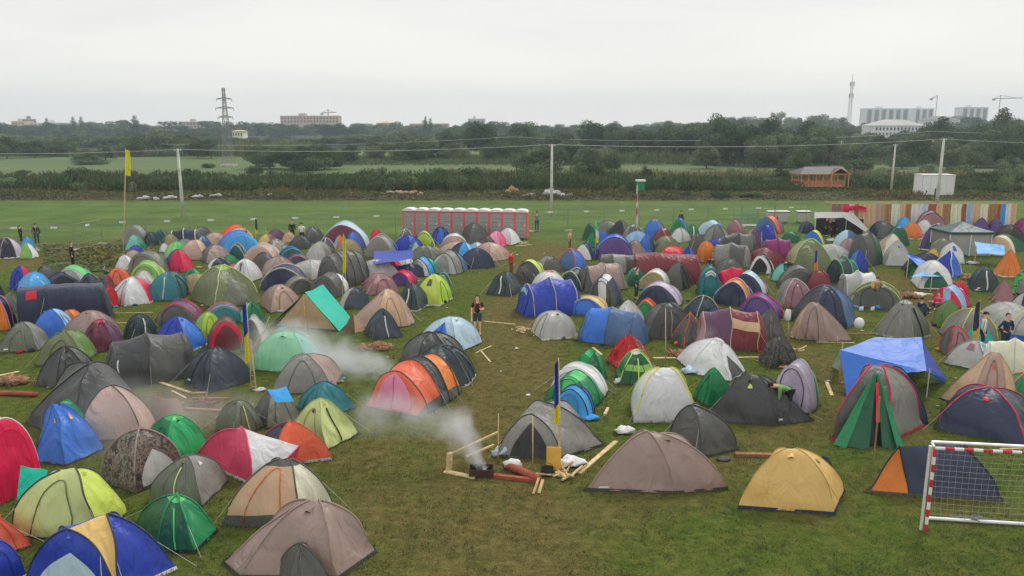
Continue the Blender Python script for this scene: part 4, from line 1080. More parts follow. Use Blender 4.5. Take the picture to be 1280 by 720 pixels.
94 342 132 372 sq -25 slate,navy,slate,slate n1.8|slate navy tent right of the dark navy crumpled tent
118 343 146 374 sq -20 dgrey,wine,dgrey,grey n2.1|grey tent with a dark red side next to the navy cabin
-10 297 31 324 hx 0 dnavy,lilac,navy,navy,navy,navy p:taupe n2.0 k:offwhite|dark navy dome tent with pale seams alone at the far left
25 296 46 314 sq 10 azure,ltblue,dgreen,azure n2.0|small azure tent behind the dark navy dome at far left
24 304 49 324 sq -25 ltgreen,white,olive,ltgreen n1.9|small olive green tent with a white side at far left
'''
for row in TENT_ROWS.strip().split('\n'):
    if ' skip|' in row: continue
    make_tent(row)

# tents of the foreground: apex points and ground corners read where they stand
CUSTOM = [
 ('dome_tent', 'dgrey,grey,dgrey,plum,dgrey p:crimson k:crimson f3:crimson G|grey dome tent with crimson trim standing behind the open green porch', [(1092, 457), (1104, 458)],
  [(1042, 550, 1.8, 0), (1112, 552, 1.9, 1), (1152, 533, 1.7, 1), (1124, 512, 1.8, 1), (1062, 515, 1.8, 0)]),
 ('dome_tent', 'navy,navy,slate,navy p:navy k:navy|navy rear of a second dome tent right behind the crimson trimmed grey one', [(1112, 458)],
  [(1092, 530, 1.8, 0), (1158, 530, 1.7, 0), (1140, 505, 1.8, 0), (1085, 508, 1.8, 0)]),
 ('dome_tent', 'taupe n1 v l0:white k:charcoal p:taupe|wide brownish pink tent in the middle foreground', [(807, 539), (824, 541)],
  [(735, 613, 1.25, 0), (842, 617, 1.7, 0), (905, 612, 1.65, 1), (872, 586, 1.7, 1), (775, 586, 1.7, 0)]),
 ('porch_tent', 'taupe k:charcoal v p:taupe l3:white|large pinkish taupe tent with a long low porch nearest the camera', [(384, 624), (396, 624)],
  [(283, 704, 1.12, 0), (303, 722, 1.3, 0), (421, 723, 1.7, 1), (466, 691, 1.6, 1), (408, 668, 1.7, 1), (335, 672, 1.5, 0)]),
 ('dome_tent', 'gold,gold,dslate,mustard e1:charcoal k:navy|golden yellow dome tent with a navy base', [(984, 562), (996, 562)],
  [(926, 635, 1.85, 0), (1040, 643, 1.8, 1), (1052, 617, 1.7, 1), (955, 606, 1.8, 0)]),
 ('porch_tent', 'orange,navy,navy,navy,coral G k:dgrey p:dnavy|navy tent with an orange porch behind the football goal', [(1124, 557), (1200, 557)],
  [(1086, 616, 1.03, 0), (1136, 620, 1.05, 0), (1249, 627, 1.45, 1), (1225, 597, 1.6, 1), (1128, 592, 1.2, 0)]),
 ('dome_tent', 'dgreen,dgreen,green,green,dgreen t:lgreen k:black z1:lgreen p:green|dark green dome tent with bright green cap and trim behind the royal blue tent', [(221, 618)],
  [(172, 658, 1.55, 0), (198, 689, 1.6, 0), (243, 691, 1.6, 0), (270, 665, 1.55, 0), (222, 640, 1.6, 0)]),
 ('dome_tent', 'palelime,ylime,lime,palelime p:charcoal a0:olive|large pale lime dome tent with black pole sleeves', [(76, 588), (96, 586)],
  [(13, 671, 1.8, 0), (116, 674, 2.0, 1), (155, 643, 1.9, 1), (62, 634, 1.9, 0)]),
 ('dome_tent', 'royal,gold,royal,royal,royal,royal f0:paleblue p:navy k:offwhite|royal blue tent with golden yellow middle and white striped door', [(84, 662, -.3), (132, 644), (134, 644)],
  [(36, 735, 1.9, 0), (148, 746, 1.9, 0), (152, 742, 1.8, 1), (217, 712, 1.45, 2), (165, 682, 1.6, 2), (70, 700, 1.8, 0)]),
 ('porch_tent', 'rose,palegrey,rose,crimson,rose k:offwhite p:rose|rose pink tent with a white panelled porch', [(292, 537), (372, 557), (304, 537)],
  [(246, 575, 1.5, 0), (318, 608, 1.6, 2), (338, 604, 1.1, 1), (364, 590, 1.1, 1), (300, 562, 1.6, 2)]),
 ('dome_tent', 'tan,cream,dgrey,grey t:dgrey b:dgrey p:dgrey a0:orange k:dgrey|tan tent with grey roof bands and orange door outline', [(348, 575), (360, 575)],
  [(281, 657, 1.6, 0), (376, 660, 1.7, 1), (418, 638, 1.5, 1), (330, 624, 1.7, 0)]),
 ('porch_tent', 'charcoal,charcoal,beige,beige,charcoal,charcoal,charcoal p:black G|large charcoal dome tent with a brownish pink front porch', [(112, 456), (140, 482, -.5)],
  [(36, 530, 1.25, 0), (98, 552, 1.9, 0), (101, 552, 1.95, 1), (176, 548, 1.9, 1), (191, 528, 1.7, 1), (160, 500, 1.8, 0), (70, 498, 1.7, 0)]),
 ('dome_tent', 'grey,grey,grey,dgrey,grey p:charcoal o0:black k:charcoal|grey tunnel tent with open doorway behind the smoking campfire', [(664, 519, -.4), (682, 501)],
  [(624, 571, 2.0, 0), (702, 573, 1.95, 0), (752, 557, 1.35, 1), (722, 532, 1.7, 1), (652, 534, 1.9, 1)]),
 ('porch_tent', 'charcoal,charcoal,charcoal,dgrey,charcoal e0:ylime l1:white|wide charcoal tent right of the yellow trimmed white tent', [(936, 468), (948, 469)],
  [(888, 527, 1.65, 0), (967, 532, 1.65, 1), (1014, 526, 1.12, 1), (985, 506, 1.5, 1), (916, 506, 1.7, 0)]),
 ('dome_tent', 'blue,blue,blue,blue,blue e0:mustard e1:mustard|blue dome tent with two small orange vent flaps', [(66, 507), (80, 507)],
  [(48, 577, 1.35, 0), (82, 582, 1.5, 0), (128, 562, 1.4, 1), (100, 545, 1.6, 1), (52, 548, 1.6, 0)]),
 ('dome_tent', 'dgrey,dgrey,dgrey,charcoal p:charcoal|dark grey dome tent behind the wide brownish pink tent', [(866, 507)],
  [(833, 556, 1.8, 0), (876, 572, 1.75, 0), (921, 562, 1.7, 0), (880, 538, 1.8, 0)]),
 ('dome_tent', 'palegrey,ltgrey,palegrey,offwhite p:yellow k:ltgrey|tall off white dome tent with yellow trim', [(824, 461), (838, 461)],
  [(794, 528, 1.75, 0), (867, 527, 1.9, 1), (862, 503, 1.8, 1), (790, 506, 1.8, 0)]),
 ('dome_tent', 'coral,navy,navy,navy k:ltgrey|coral dome tent with a navy side behind the rose pink tent', [(362, 527)],
  [(340, 583, 1.7, 0), (412, 575, 1.65, 0), (372, 556, 1.7, 0), (322, 566, 1.7, 0)]),
 ('dome_tent', 'mint,aqua,mint,mint e1:coral|mint green dome tent with a small coral patch', [(352, 415), (366, 415)],
  [(316, 463, 1.9, 0), (384, 468, 1.8, 1), (404, 452, 1.6, 1), (340, 444, 1.8, 0)]),
]
for kn, spec, ap, cs in CUSTOM:
    a, lab = spec.split('|'); xs = [c[0] for c in cs]; ys = [c[1] for c in cs]
    make_tent('%d %d %d %d %s 0 %s flat|%s' % (min(xs), ap[0][1], max(xs), max(ys), kn, a, lab), (ap, cs))

# further small tents that show only in part between the others
def fillers(n):
    rs = random.Random(77); done = 0; tries = 0
    names = dict(dgrey='dark grey', olgrey='olive grey', navy='navy', taupe='taupe', dgreen='dark green', royal='royal blue', ltgrey='light grey', wine='wine red', khaki='khaki', steel='steel blue', beige='beige', charcoal='charcoal', teal='teal', ltblue='light blue')
    base = list(TENTS)
    lane = [ground(*q) for q in [(625, 640), (640, 480), (650, 420), (655, 370), (668, 335), (700, 300), (740, 282)]]
    while done < n and tries < 4000:
        tries += 1
        tx, ty, sh, lab = rs.choice(base)
        if ty < 31 or ty > 66: continue
        x, y = tx + rs.uniform(-1.9, 1.9), ty + rs.uniform(1.2, 2.6); r = rs.uniform(.95, 1.25)
        px, py = project((x, y, 0))
        if not (10 < px < 1270) or y > 68: continue
        if px < 160 and y > 47: continue
        if min(abs(x - (p.x + (q.x - p.x) * max(0, min(1, (y - p.y) / (q.y - p.y))))) if p.y - .5 <= y <= q.y + .5 else 99 for p, q in zip(lane, lane[1:])) < 3.2: continue
        if any(math.hypot(x - a, y - b_) < .72 * (r + min(s, 1.8)) for a, b_, s, _ in TENTS): continue
        if any(l.startswith('small') and l.endswith(' '.join(lab.split()[:6])) for *_, l in TENTS): continue
        c1 = rs.choice(list(names)); ref = ' '.join(w for w in lab.split()[:6])
        while ref.split()[-1] in ('with', 'a', 'the', 'of', 'and', 'behind', 'in', 'at', 'one', 'beside', 'left', 'right', 'by', 'to', 'small', 'before', 'small', 'under', 'below', 'above', 'from', 'between', 'over', 'its', 'front', 'on', 'black', 'pale', 'white', 'dark', 'light', 'cream', 'orange', 'red', 'thin', 'far', 'blue', 'big', 'green', 'azure', 'grey', 'yellow', 'tall', 'teal', 'navy'): ref = ' '.join(ref.split()[:-1])
        an = rs.uniform(0, PI / 2); h = rs.uniform(1.05, 1.3)
        pts = [(x + r * math.cos(an + PI / 2 * k + 3.9) * (1.25 if k % 2 else 1), y + r * math.sin(an + PI / 2 * k + 3.9) * (1.25 if k % 2 else 1)) for k in range(4)]
        cs = [project((q[0], q[1], 0)) + (rs.uniform(1.6, 1.95), 0) for q in pts]; ap = project((x, y, h))
        c2 = rs.choice([c1, c1, 'ltgrey', 'dgrey'])
        make_tent('%d %d %d %d dome_tent 0 %s,%s,%s,%s flat|small %s dome tent tucked behind the %s' % (px - 20, ap[1], px + 20, max(q[1] for q in cs), c1, c2, c1, c1, names[c1], ref), ([ap], cs))
        done += 1
fillers(27)
labs = [t[3].strip() for t in TENTS]
print('tents', len(labs), 'unique', len(set(labs)))
# ------------------------------------------------------------------ render, world, camera, sun
SC.render.resolution_x = 1024; SC.render.resolution_y = 576
SC.render.engine = 'CYCLES'
SC.cycles.use_denoising = True
SC.cycles.max_bounces = 6; SC.cycles.diffuse_bounces = 2; SC.cycles.glossy_bounces = 2
SC.cycles.transmission_bounces = 4; SC.cycles.volume_bounces = 2; SC.cycles.transparent_max_bounces = 8
SC.cycles.volume_step_rate = 1.0
SC.cycles.caustics_reflective = False; SC.cycles.caustics_refractive = False
SC.view_settings.view_transform = 'Standard'; SC.view_settings.look = 'None'
SC.view_settings.exposure = 0.0; SC.view_settings.gamma = 1.0; SC.view_settings.use_curve_mapping = False

cam = bpy.data.cameras.new('camera'); co = bpy.data.objects.new('camera', cam); COL.objects.link(co)
co.location = (0, 0, CAM_H); co.rotation_euler = (PI / 2 - PITCH, 0, 0)
cam.sensor_width = 36.0; cam.lens = FPX / 1280 * 36.0; cam.clip_start = 0.3; cam.clip_end = 6000
SC.camera = co

W = bpy.data.worlds.new('World'); SC.world = W; W.use_nodes = True
nt = W.node_tree
for n in list(nt.nodes): nt.nodes.remove(n)
wo = nt.nodes.new('ShaderNodeOutputWorld'); bg = nt.nodes.new('ShaderNodeBackground'); bg.inputs[1].default_value = 0.1
nt.links.new(bg.outputs[0], wo.inputs[0])
sky = nt.nodes.new('ShaderNodeTexSky'); sky.sky_type = 'NISHITA'; sky.sun_disc = False
SUN_EL, SUN_AZ = math.radians(48), math.radians(35)     # azimuth measured from +Y towards +X
sky.sun_elevation = SUN_EL; sky.sun_rotation = SUN_AZ; sky.dust_density = 2.0
tc = nt.nodes.new('ShaderNodeTexCoord')
sep = nt.nodes.new('ShaderNodeSeparateXYZ'); nt.links.new(tc.outputs['Generated'], sep.inputs[0])
# stratus deck: flattened noise streaks in the overcast
mp = nt.nodes.new('ShaderNodeMapping'); mp.inputs['Scale'].default_value = (1.1, 1.1, 7.0); nt.links.new(tc.outputs['Generated'], mp.inputs[0])
cn = N(nt, 'ShaderNodeTexNoise', i_Scale=1.6, i_Detail=5.0, i_Roughness=0.5, i_Distortion=0.4); nt.links.new(mp.outputs[0], cn.inputs['Vector'])
cloud = ramp(nt, cn.outputs[0], [(0.34, (.91, .915, .93)), (0.5, (.975, .973, .97)), (0.66, (1.035, 1.028, 1.012))])
grad = ramp(nt, sep.outputs[2], [(0.0, (10.6, 10.4, 10.0)), (0.05, (10.2, 10.0, 9.65)), (0.18, (9.6, 9.5, 9.25)), (0.6, (8.9, 8.9, 8.9)), (1.0, (9.2, 9.2, 9.3))])
ov = mixc(nt, 1.0, grad, cloud, 'MULTIPLY')
fin = mixc(nt, 0.93, sky.outputs[0], ov)
nt.links.new(fin, bg.inputs[0])

sl = bpy.data.lights.new('sun', 'SUN'); sl.energy = 1.4; sl.angle = math.radians(14); sl.color = (1, .97, .93)
so = bpy.data.objects.new('sun', sl); COL.objects.link(so)
dv = Vector((math.sin(SUN_AZ) * math.cos(SUN_EL), math.cos(SUN_AZ) * math.cos(SUN_EL), math.sin(SUN_EL)))
so.rotation_euler = dv.to_track_quat('Z', 'Y').to_euler(); so.location = dv * 100

# ------------------------------------------------------------------ ground
def gpath(pts): return [ground(*p) for p in pts]
PATHS = [(gpath([(640, 740), (625, 640), (612, 560), (640, 480), (650, 420), (655, 370), (668, 335), (700, 300), (740, 282)]), 1.5, 1.0),
         (gpath([(560, 700), (600, 620), (760, 640), (940, 560), (1060, 520)]), .9, .5),
         (gpath([(20, 330), (60, 320), (130, 330), (150, 300)]), 1.6, .7),
         (gpath([(460, 560), (470, 620), (520, 680)]), 1.2, .5),
         (gpath([(930, 400), (1020, 440), (1080, 520)]), .9, .5), (gpath([(1060, 350), (1110, 345), (1150, 370), (1160, 420)]), 1.0, .7),
         (gpath([(500, 292), (640, 292), (760, 282), (900, 282), (1000, 284)]), 1.4, .8),
         (gpath([(200, 500), (280, 520), (300, 560)]), 1.3, .7), (gpath([(620, 440), (560, 440)]), 1.0, .4)]
for q_ in ((610, 651), (577, 655), (690, 655), (600, 650)): PATHS.append(([ground(*q_), ground(q_[0] + 8, q_[1])], .22, 1.5))
def seg_d(X, Y, a, b):
    ax, ay, bx, by = a.x, a.y, b.x, b.y
    t = np.clip(((X - ax) * (bx - ax) + (Y - ay) * (by - ay)) / ((bx - ax) ** 2 + (by - ay) ** 2), 0, 1)
    return np.hypot(X - ax - t * (bx - ax), Y - ay - t * (by - ay))
def build_ground():
    xs = np.concatenate([[-3000, -1500, -800, -400, -200, -100], np.arange(-66, 66.1, .6), [100, 200, 400, 800, 1500, 3000]])
    ys = np.concatenate([[-300, -60, 0], np.arange(9, 96.1, .6), [105, 130, 170, 230, 300, 450, 700, 1100, 1800, 3500]])
    X, Y = np.meshgrid(xs, ys)
    Z = np.zeros_like(X)
    wear = np.zeros_like(X)
    for pts, w, k in PATHS:
        d = np.full_like(X, 1e9)
        for a, b in zip(pts, pts[1:]): d = np.minimum(d, seg_d(X, Y, a, b))
        wear = np.maximum(wear, k * 1.15 * np.exp(-(d / (w * 1.15)) ** 2))
    for (tx, ty, sh, _) in TENTS:
        d = np.hypot(X - tx, Y - ty) / max(sh, .6)
        wear = np.maximum(wear, .42 * np.exp(-(d / 1.25) ** 4))
    nx, ny = len(xs), len(ys)
    V = np.stack([X, Y, Z], -1).reshape(-1, 3)
    F = []
    for j in range(ny - 1):
        for i in range(nx - 1):
            a = j * nx + i; F.append((a, a + 1, a + nx + 1, a + nx))
    me = bpy.data.meshes.new('ground'); me.from_pydata(V.tolist(), [], F)
    at = me.attributes.new('wear', 'FLOAT', 'POINT'); at.data.foreach_set('value', wear.ravel().astype(np.float32))
    o = bpy.data.objects.new('ground', me); COL.objects.link(o); tag(o, kind='structure')
    m, nt, b, out = newmat('grass_ground')
    tc = N(nt, 'ShaderNodeTexCoord'); g = tc.outputs['Object']
    wr = N(nt, 'ShaderNodeAttribute', attribute_name='wear')
    def noise(s, d=5, r=.6, dist=0.0, vec=g):
        n = N(nt, 'ShaderNodeTexNoise', i_Scale=s, i_Detail=float(d), i_Roughness=r, i_Distortion=dist); nt.links.new(vec, n.inputs['Vector']); return n.outputs[0]
    big = noise(.09, 4); mid = noise(.55, 6, .65, .6); fine = noise(3.2, 7, .7); vf = noise(22, 3, .6)
    green = ramp(nt, fine, [(.3, (0.057, 0.094, 0.023)), (.5, (0.097, 0.149, 0.035)), (.72, (0.149, 0.192, 0.060))])
    green2 = ramp(nt, fine, [(.3, (0.085, 0.106, 0.031)), (.5, (0.139, 0.153, 0.051)), (.72, (0.220, 0.206, 0.088))])
    brown = ramp(nt, fine, [(.28, (0.094, 0.078, 0.039)), (.5, (0.166, 0.138, 0.073)), (.75, (0.267, 0.224, 0.127))])
    f1 = N(nt, 'ShaderNodeMapRange', i_1=.38, i_2=.62); nt.links.new(mid, f1.inputs[0])
    c1 = mixc(nt, f1.outputs[0], green, green2)
    # bare or dry patches: wear attribute plus noise
    ad = N(nt, 'ShaderNodeMath', operation='MULTIPLY_ADD', i_1=.8); nt.links.new(wr.outputs['Fac'], ad.inputs[0])
    mm = N(nt, 'ShaderNodeMath', operation='MULTIPLY', i_1=1.0); nt.links.new(noise(1.3, 7, .72, 1.4), mm.inputs[0]); nt.links.new(mm.outputs[0], ad.inputs[2])
    f2 = N(nt, 'ShaderNodeMapRange', i_1=.54, i_2=.98, i_3=0.0, i_4=.70); nt.links.new(ad.outputs[0], f2.inputs[0])
    c2 = mixc(nt, f2.outputs[0], mixc(nt, 1.0, c1, (.93, .97, .57, 1), 'MULTIPLY'), mixc(nt, 1.0, brown, (1.08, .93, .66, 1), 'MULTIPLY'))
    # the mown meadow behind the camp and the fields beyond
    sp = N(nt, 'ShaderNodeSeparateXYZ'); nt.links.new(g, sp.inputs[0])
    def band(y0, y1):
        q = N(nt, 'ShaderNodeMapRange', i_1=float(y0), i_2=float(y1), interpolation_type='SMOOTHSTEP'); 
        wob = N(nt, 'ShaderNodeMath', operation='MULTIPLY_ADD', i_1=(y1 - y0) * 1.6); nt.links.new(big, wob.inputs[0]); nt.links.new(sp.outputs[1], wob.inputs[2])
        nt.links.new(wob.outputs[0], q.inputs[0]); return q.outputs[0]
    mow = ramp(nt, noise(.25, 5), [(.3, (0.074, 0.139, 0.037)), (.5, (0.099, 0.173, 0.048)), (.7, (0.139, 0.202, 0.068))])
    mps = N(nt, 'ShaderNodeMapping'); mps.inputs['Scale'].default_value = (.04, .45, 1); nt.links.new(g, mps.inputs[0])
    strip = ramp(nt, noise(1.0, 3, .5, 0, mps.outputs[0]), [(.35, (.86, .88, .85)), (.65, (1.12, 1.1, 1.1))])
    mow2 = mixc(nt, 1.0, mixc(nt, 1.0, mow, strip, 'MULTIPLY'), (1.22, 1.14, .98, 1), 'MULTIPLY')
    c3 = mixc(nt, band(66, 76), c2, mow2)
    weeds = ramp(nt, noise(.8, 6, .7), [(.3, (0.071, 0.085, 0.031)), (.5, (0.121, 0.135, 0.051)), (.7, (0.213, 0.192, 0.099))])
    c4 = mixc(nt, band(99, 103), c3, weeds)
    field = ramp(nt, noise(.03, 4, .6, 0, mps.outputs[0]), [(.3, (0.106, 0.170, 0.071)), (.5, (0.163, 0.213, 0.097)), (.7, (0.234, 0.234, 0.121))])
    c5 = mixc(nt, band(140, 150), c4, field)
    far = ramp(nt, noise(.01, 4), [(.3, (.05, .07, .04)), (.7, (.09, .10, .05))])
    c6 = mixc(nt, band(300, 330), c5, far)
    sv_ = ramp(nt, vf, [(.3, (.62, .62, .62)), (.7, (1.38, 1.38, 1.38))])
    c65 = mixc(nt, .8, c6, sv_, 'MULTIPLY')
    mpx = N(nt, 'ShaderNodeMapping'); mpx.inputs['Scale'].default_value = (1.2, 3.0, 1); nt.links.new(g, mpx.inputs[0])
    clp = ramp(nt, noise(2.1, 6, .75, .5, mpx.outputs[0]), [(.32, (.58, .60, .52)), (.48, (1, 1, 1)), (.68, (1.3, 1.24, 1.12))])
    c7 = mixc(nt, .75, c65, clp, 'MULTIPLY')
    nt.links.new(c7, b.inputs['Base Color']); b.inputs['Roughness'].default_value = .95; b.inputs['Specular IOR Level'].default_value = .1
    hb = N(nt, 'ShaderNodeMath', operation='ADD'); nt.links.new(vf, hb.inputs[0]); nt.links.new(fine, hb.inputs[1])
    bp = N(nt, 'ShaderNodeBump', i_Strength=.8, i_Distance=.09); nt.links.new(hb.outputs[0], bp.inputs['Height']); nt.links.new(bp.outputs[0], b.inputs['Normal'])
    me.materials.append(m)
build_ground()

# grass blades in tufts, foreground and middle
def grass():
    m, nt, b, out = newmat('grass_blades')
    a = N(nt, 'ShaderNodeAttribute', attribute_name='Col'); nt.links.new(a.outputs['Color'], b.inputs['Base Color'])
    b.inputs['Roughness'].default_value = .8; b.inputs['Specular IOR Level'].default_value = .15
    n = 60000
    Y = 13 + (RNG.random(n) ** 1.7) * 42
    X = (RNG.random(n) * 2 - 1) * (Y * .70 + 2)
    keep = np.ones(n, bool)
    for (tx, ty, sh, _) in TENTS: keep &= np.hypot(X - tx, Y - ty) > sh * .92
    clump = np.sin(X * 1.7 + np.sin(Y * 1.1) * 2) * np.sin(Y * 2.1 + np.sin(X * .7) * 2) + RNG.normal(0, .5, n)
    keep &= clump > -.1
    X, Y = X[keep], Y[keep]; n = len(X)
    K = 4
    X = np.repeat(X, K) + RNG.normal(0, .05, n * K); Y = np.repeat(Y, K) + RNG.normal(0, .05, n * K)
    hx, hy = [], []       # longer uncut blades along every tent hem
    for (ty_, ring) in HEMS:
        if ty_ > 48: continue
        for (ax, ay), (bx, by) in zip(ring, ring[1:] + ring[:1]):
            k = int(math.hypot(bx - ax, by - ay) * 70 * min(1, 26 / ty_)); t = RNG.random(k)
            hx.append(ax + (bx - ax) * t + RNG.normal(0, .035, k)); hy.append(ay + (by - ay) * t + RNG.normal(0, .035, k))
    hx, hy = np.concatenate(hx), np.concatenate(hy); nh = len(hx)
    h = RNG.uniform(.02, .075, n * K) * (1 + .6 * (RNG.random(n * K) > .95))
    X = np.concatenate([X, hx]); Y = np.concatenate([Y, hy]); h = np.concatenate([h, RNG.uniform(.04, .14, nh)]); n = (n * K + nh); K = 1; an = RNG.uniform(0, PI, n * K); w = RNG.uniform(.006, .014, n * K)
    lx, ly = RNG.normal(0, .03, n * K), RNG.normal(0, .03, n * K)
    N_ = n * K
    V = np.empty((N_, 3, 3), np.float32)
    V[:, 0] = np.stack([X - np.cos(an) * w, Y - np.sin(an) * w, np.zeros(N_)], -1)
    V[:, 1] = np.stack([X + np.cos(an) * w, Y + np.sin(an) * w, np.zeros(N_)], -1)
    V[:, 2] = np.stack([X + lx, Y + ly, h], -1)
    me = bpy.data.meshes.new('grass'); me.vertices.add(N_ * 3); me.vertices.foreach_set('co', V.ravel())
    me.loops.add(N_ * 3); me.loops.foreach_set('vertex_index', np.arange(N_ * 3, dtype=np.int32))
    me.polygons.add(N_); me.polygons.foreach_set('loop_start', np.arange(0, N_ * 3, 3, dtype=np.int32))
    me.update(calc_edges=True)
    t = RNG.random(N_)[:, None]; dry = (RNG.random(N_) > .72)[:, None]
    c = np.where(dry, np.array([[.21, .18, .085]]), np.array([[.075, .125, .028]]) * (1 - t) + np.array([[.14, .19, .055]]) * t)
    c4 = np.concatenate([c, np.ones((N_, 1))], 1).astype(np.float32)
    at = me.color_attributes.new('Col', 'FLOAT_COLOR', 'CORNER'); at.data.foreach_set('color', np.repeat(c4, 3, axis=0).ravel())
    me.materials.append(m)
    o = bpy.data.objects.new('grass', me); COL.objects.link(o)
    tag(o, 'short green and dry grass of the trodden camping field', 'grass', kind='stuff')
grass()

# ------------------------------------------------------------------ foliage
def leaf_material(name, stops):
    m, nt, b, out = newmat(name)
    tc = N(nt, 'ShaderNodeTexCoord'); oi = N(nt, 'ShaderNodeObjectInfo')
    n = N(nt, 'ShaderNodeTexNoise', i_Scale=.55, i_Detail=5.0); nt.links.new(tc.outputs['Object'], n.inputs['Vector'])
    a = N(nt, 'ShaderNodeAttribute', attribute_name='Col')
    s = N(nt, 'ShaderNodeMath', operation='MULTIPLY_ADD', i_1=.85, i_2=-.1); nt.links.new(oi.outputs['Random'], s.inputs[0])
    s2 = N(nt, 'ShaderNodeMath', operation='MULTIPLY_ADD', i_1=.5); nt.links.new(n.outputs[0], s2.inputs[0]); nt.links.new(s.outputs[0], s2.inputs[2])
    c = ramp(nt, s2.outputs[0], stops)
    c2 = mixc(nt, 1.0, c, a.outputs['Color'], 'MULTIPLY')
    nt.links.new(c2, b.inputs['Base Color']); b.inputs['Roughness'].default_value = .7; b.inputs['Specular IOR Level'].default_value = .2
    tr = N(nt, 'ShaderNodeBsdfTranslucent'); mx = N(nt, 'ShaderNodeMixShader', i_0=.2)
    nt.links.new(c2, tr.inputs[0]); nt.links.new(b.outputs[0], mx.inputs[1]); nt.links.new(tr.outputs[0], mx.inputs[2]); nt.links.new(mx.outputs[0], out.inputs[0])
    return m
M['leaf'] = leaf_material('tree_leaves', [(.15, (0.054, 0.091, 0.036)), (.4, (0.083, 0.125, 0.046)), (.6, (0.110, 0.157, 0.064)), (.85, (0.160, 0.202, 0.098))])
M['weed'] = leaf_material('weed_leaves', [(.15, (0.068, 0.074, 0.035)), (.4, (0.101, 0.108, 0.047)), (.6, (0.142, 0.149, 0.061)), (.85, (0.203, 0.182, 0.101))])
M['meadow'] = leaf_material('meadow_leaves', [(.15, (.06, .10, .03)), (.4, (.09, .14, .04)), (.6, (.12, .17, .05)), (.85, (.2, .2, .09))])
M['barkm'] = attr_mat('bark', rough=.95, noise=.3, nscale=3)

def leaf_cloud(centres, radii, n, size, seed, flat=1.0, shade=(.6, 1.5)):
    """quads of leaf clumps spread over many overlapping lobes"""
    r = np.random.default_rng(seed)
    centres = np.array(centres); radii = np.array(radii)
    w = radii[:, 0] * radii[:, 2]; w = w / w.sum()
    idx = r.choice(len(centres), n, p=w)
    d = r.normal(size=(n, 3)); d /= np.linalg.norm(d, axis=1)[:, None]
    rad = 1 - (r.random(n) ** 2.2) * .55
    rad *= 1 + .13 * np.sin(d[:, 0] * 7 + idx) * np.sin(d[:, 2] * 6 + idx * 2)
    P = centres[idx] + d * radii[idx] * rad[:, None]
    P[:, 2] = np.maximum(P[:, 2], .1)
    nn = d + r.normal(0, .75, (n, 3)); nn /= np.linalg.norm(nn, axis=1)[:, None]
    up = r.normal(size=(n, 3)); a = np.cross(nn, up); a /= np.linalg.norm(a, axis=1)[:, None]; b = np.cross(nn, a)
    s = size * r.uniform(.5, 1.3, n)[:, None]
    V = np.empty((n, 4, 3), np.float32)
    V[:, 0] = P - a * s; V[:, 1] = P - b * s * .6 * flat; V[:, 2] = P + a * s * .9; V[:, 3] = P + b * s * .7 * flat
    lob = r.uniform(shade[0], shade[1], len(centres))[idx] * r.uniform(.8, 1.2, n)
    return V.reshape(-1, 3), lob
def quads_mesh(name, V, sh, mat, tint=(1, 1, 1)):
    n = len(V) // 4
    me = bpy.data.meshes.new(name); me.vertices.add(n * 4); me.vertices.foreach_set('co', V.astype(np.float32).ravel())
    me.loops.add(n * 4); me.loops.foreach_set('vertex_index', np.arange(n * 4, dtype=np.int32))
    me.polygons.add(n); me.polygons.foreach_set('loop_start', np.arange(0, n * 4, 4, dtype=np.int32)); me.update(calc_edges=True)
    c = np.stack([sh * tint[0], sh * tint[1], sh * tint[2], np.ones(n)], -1).astype(np.float32)
    at = me.color_attributes.new('Col', 'FLOAT_COLOR', 'CORNER'); at.data.foreach_set('color', np.repeat(c, 4, axis=0).ravel())
    me.materials.append(M[mat]); return me

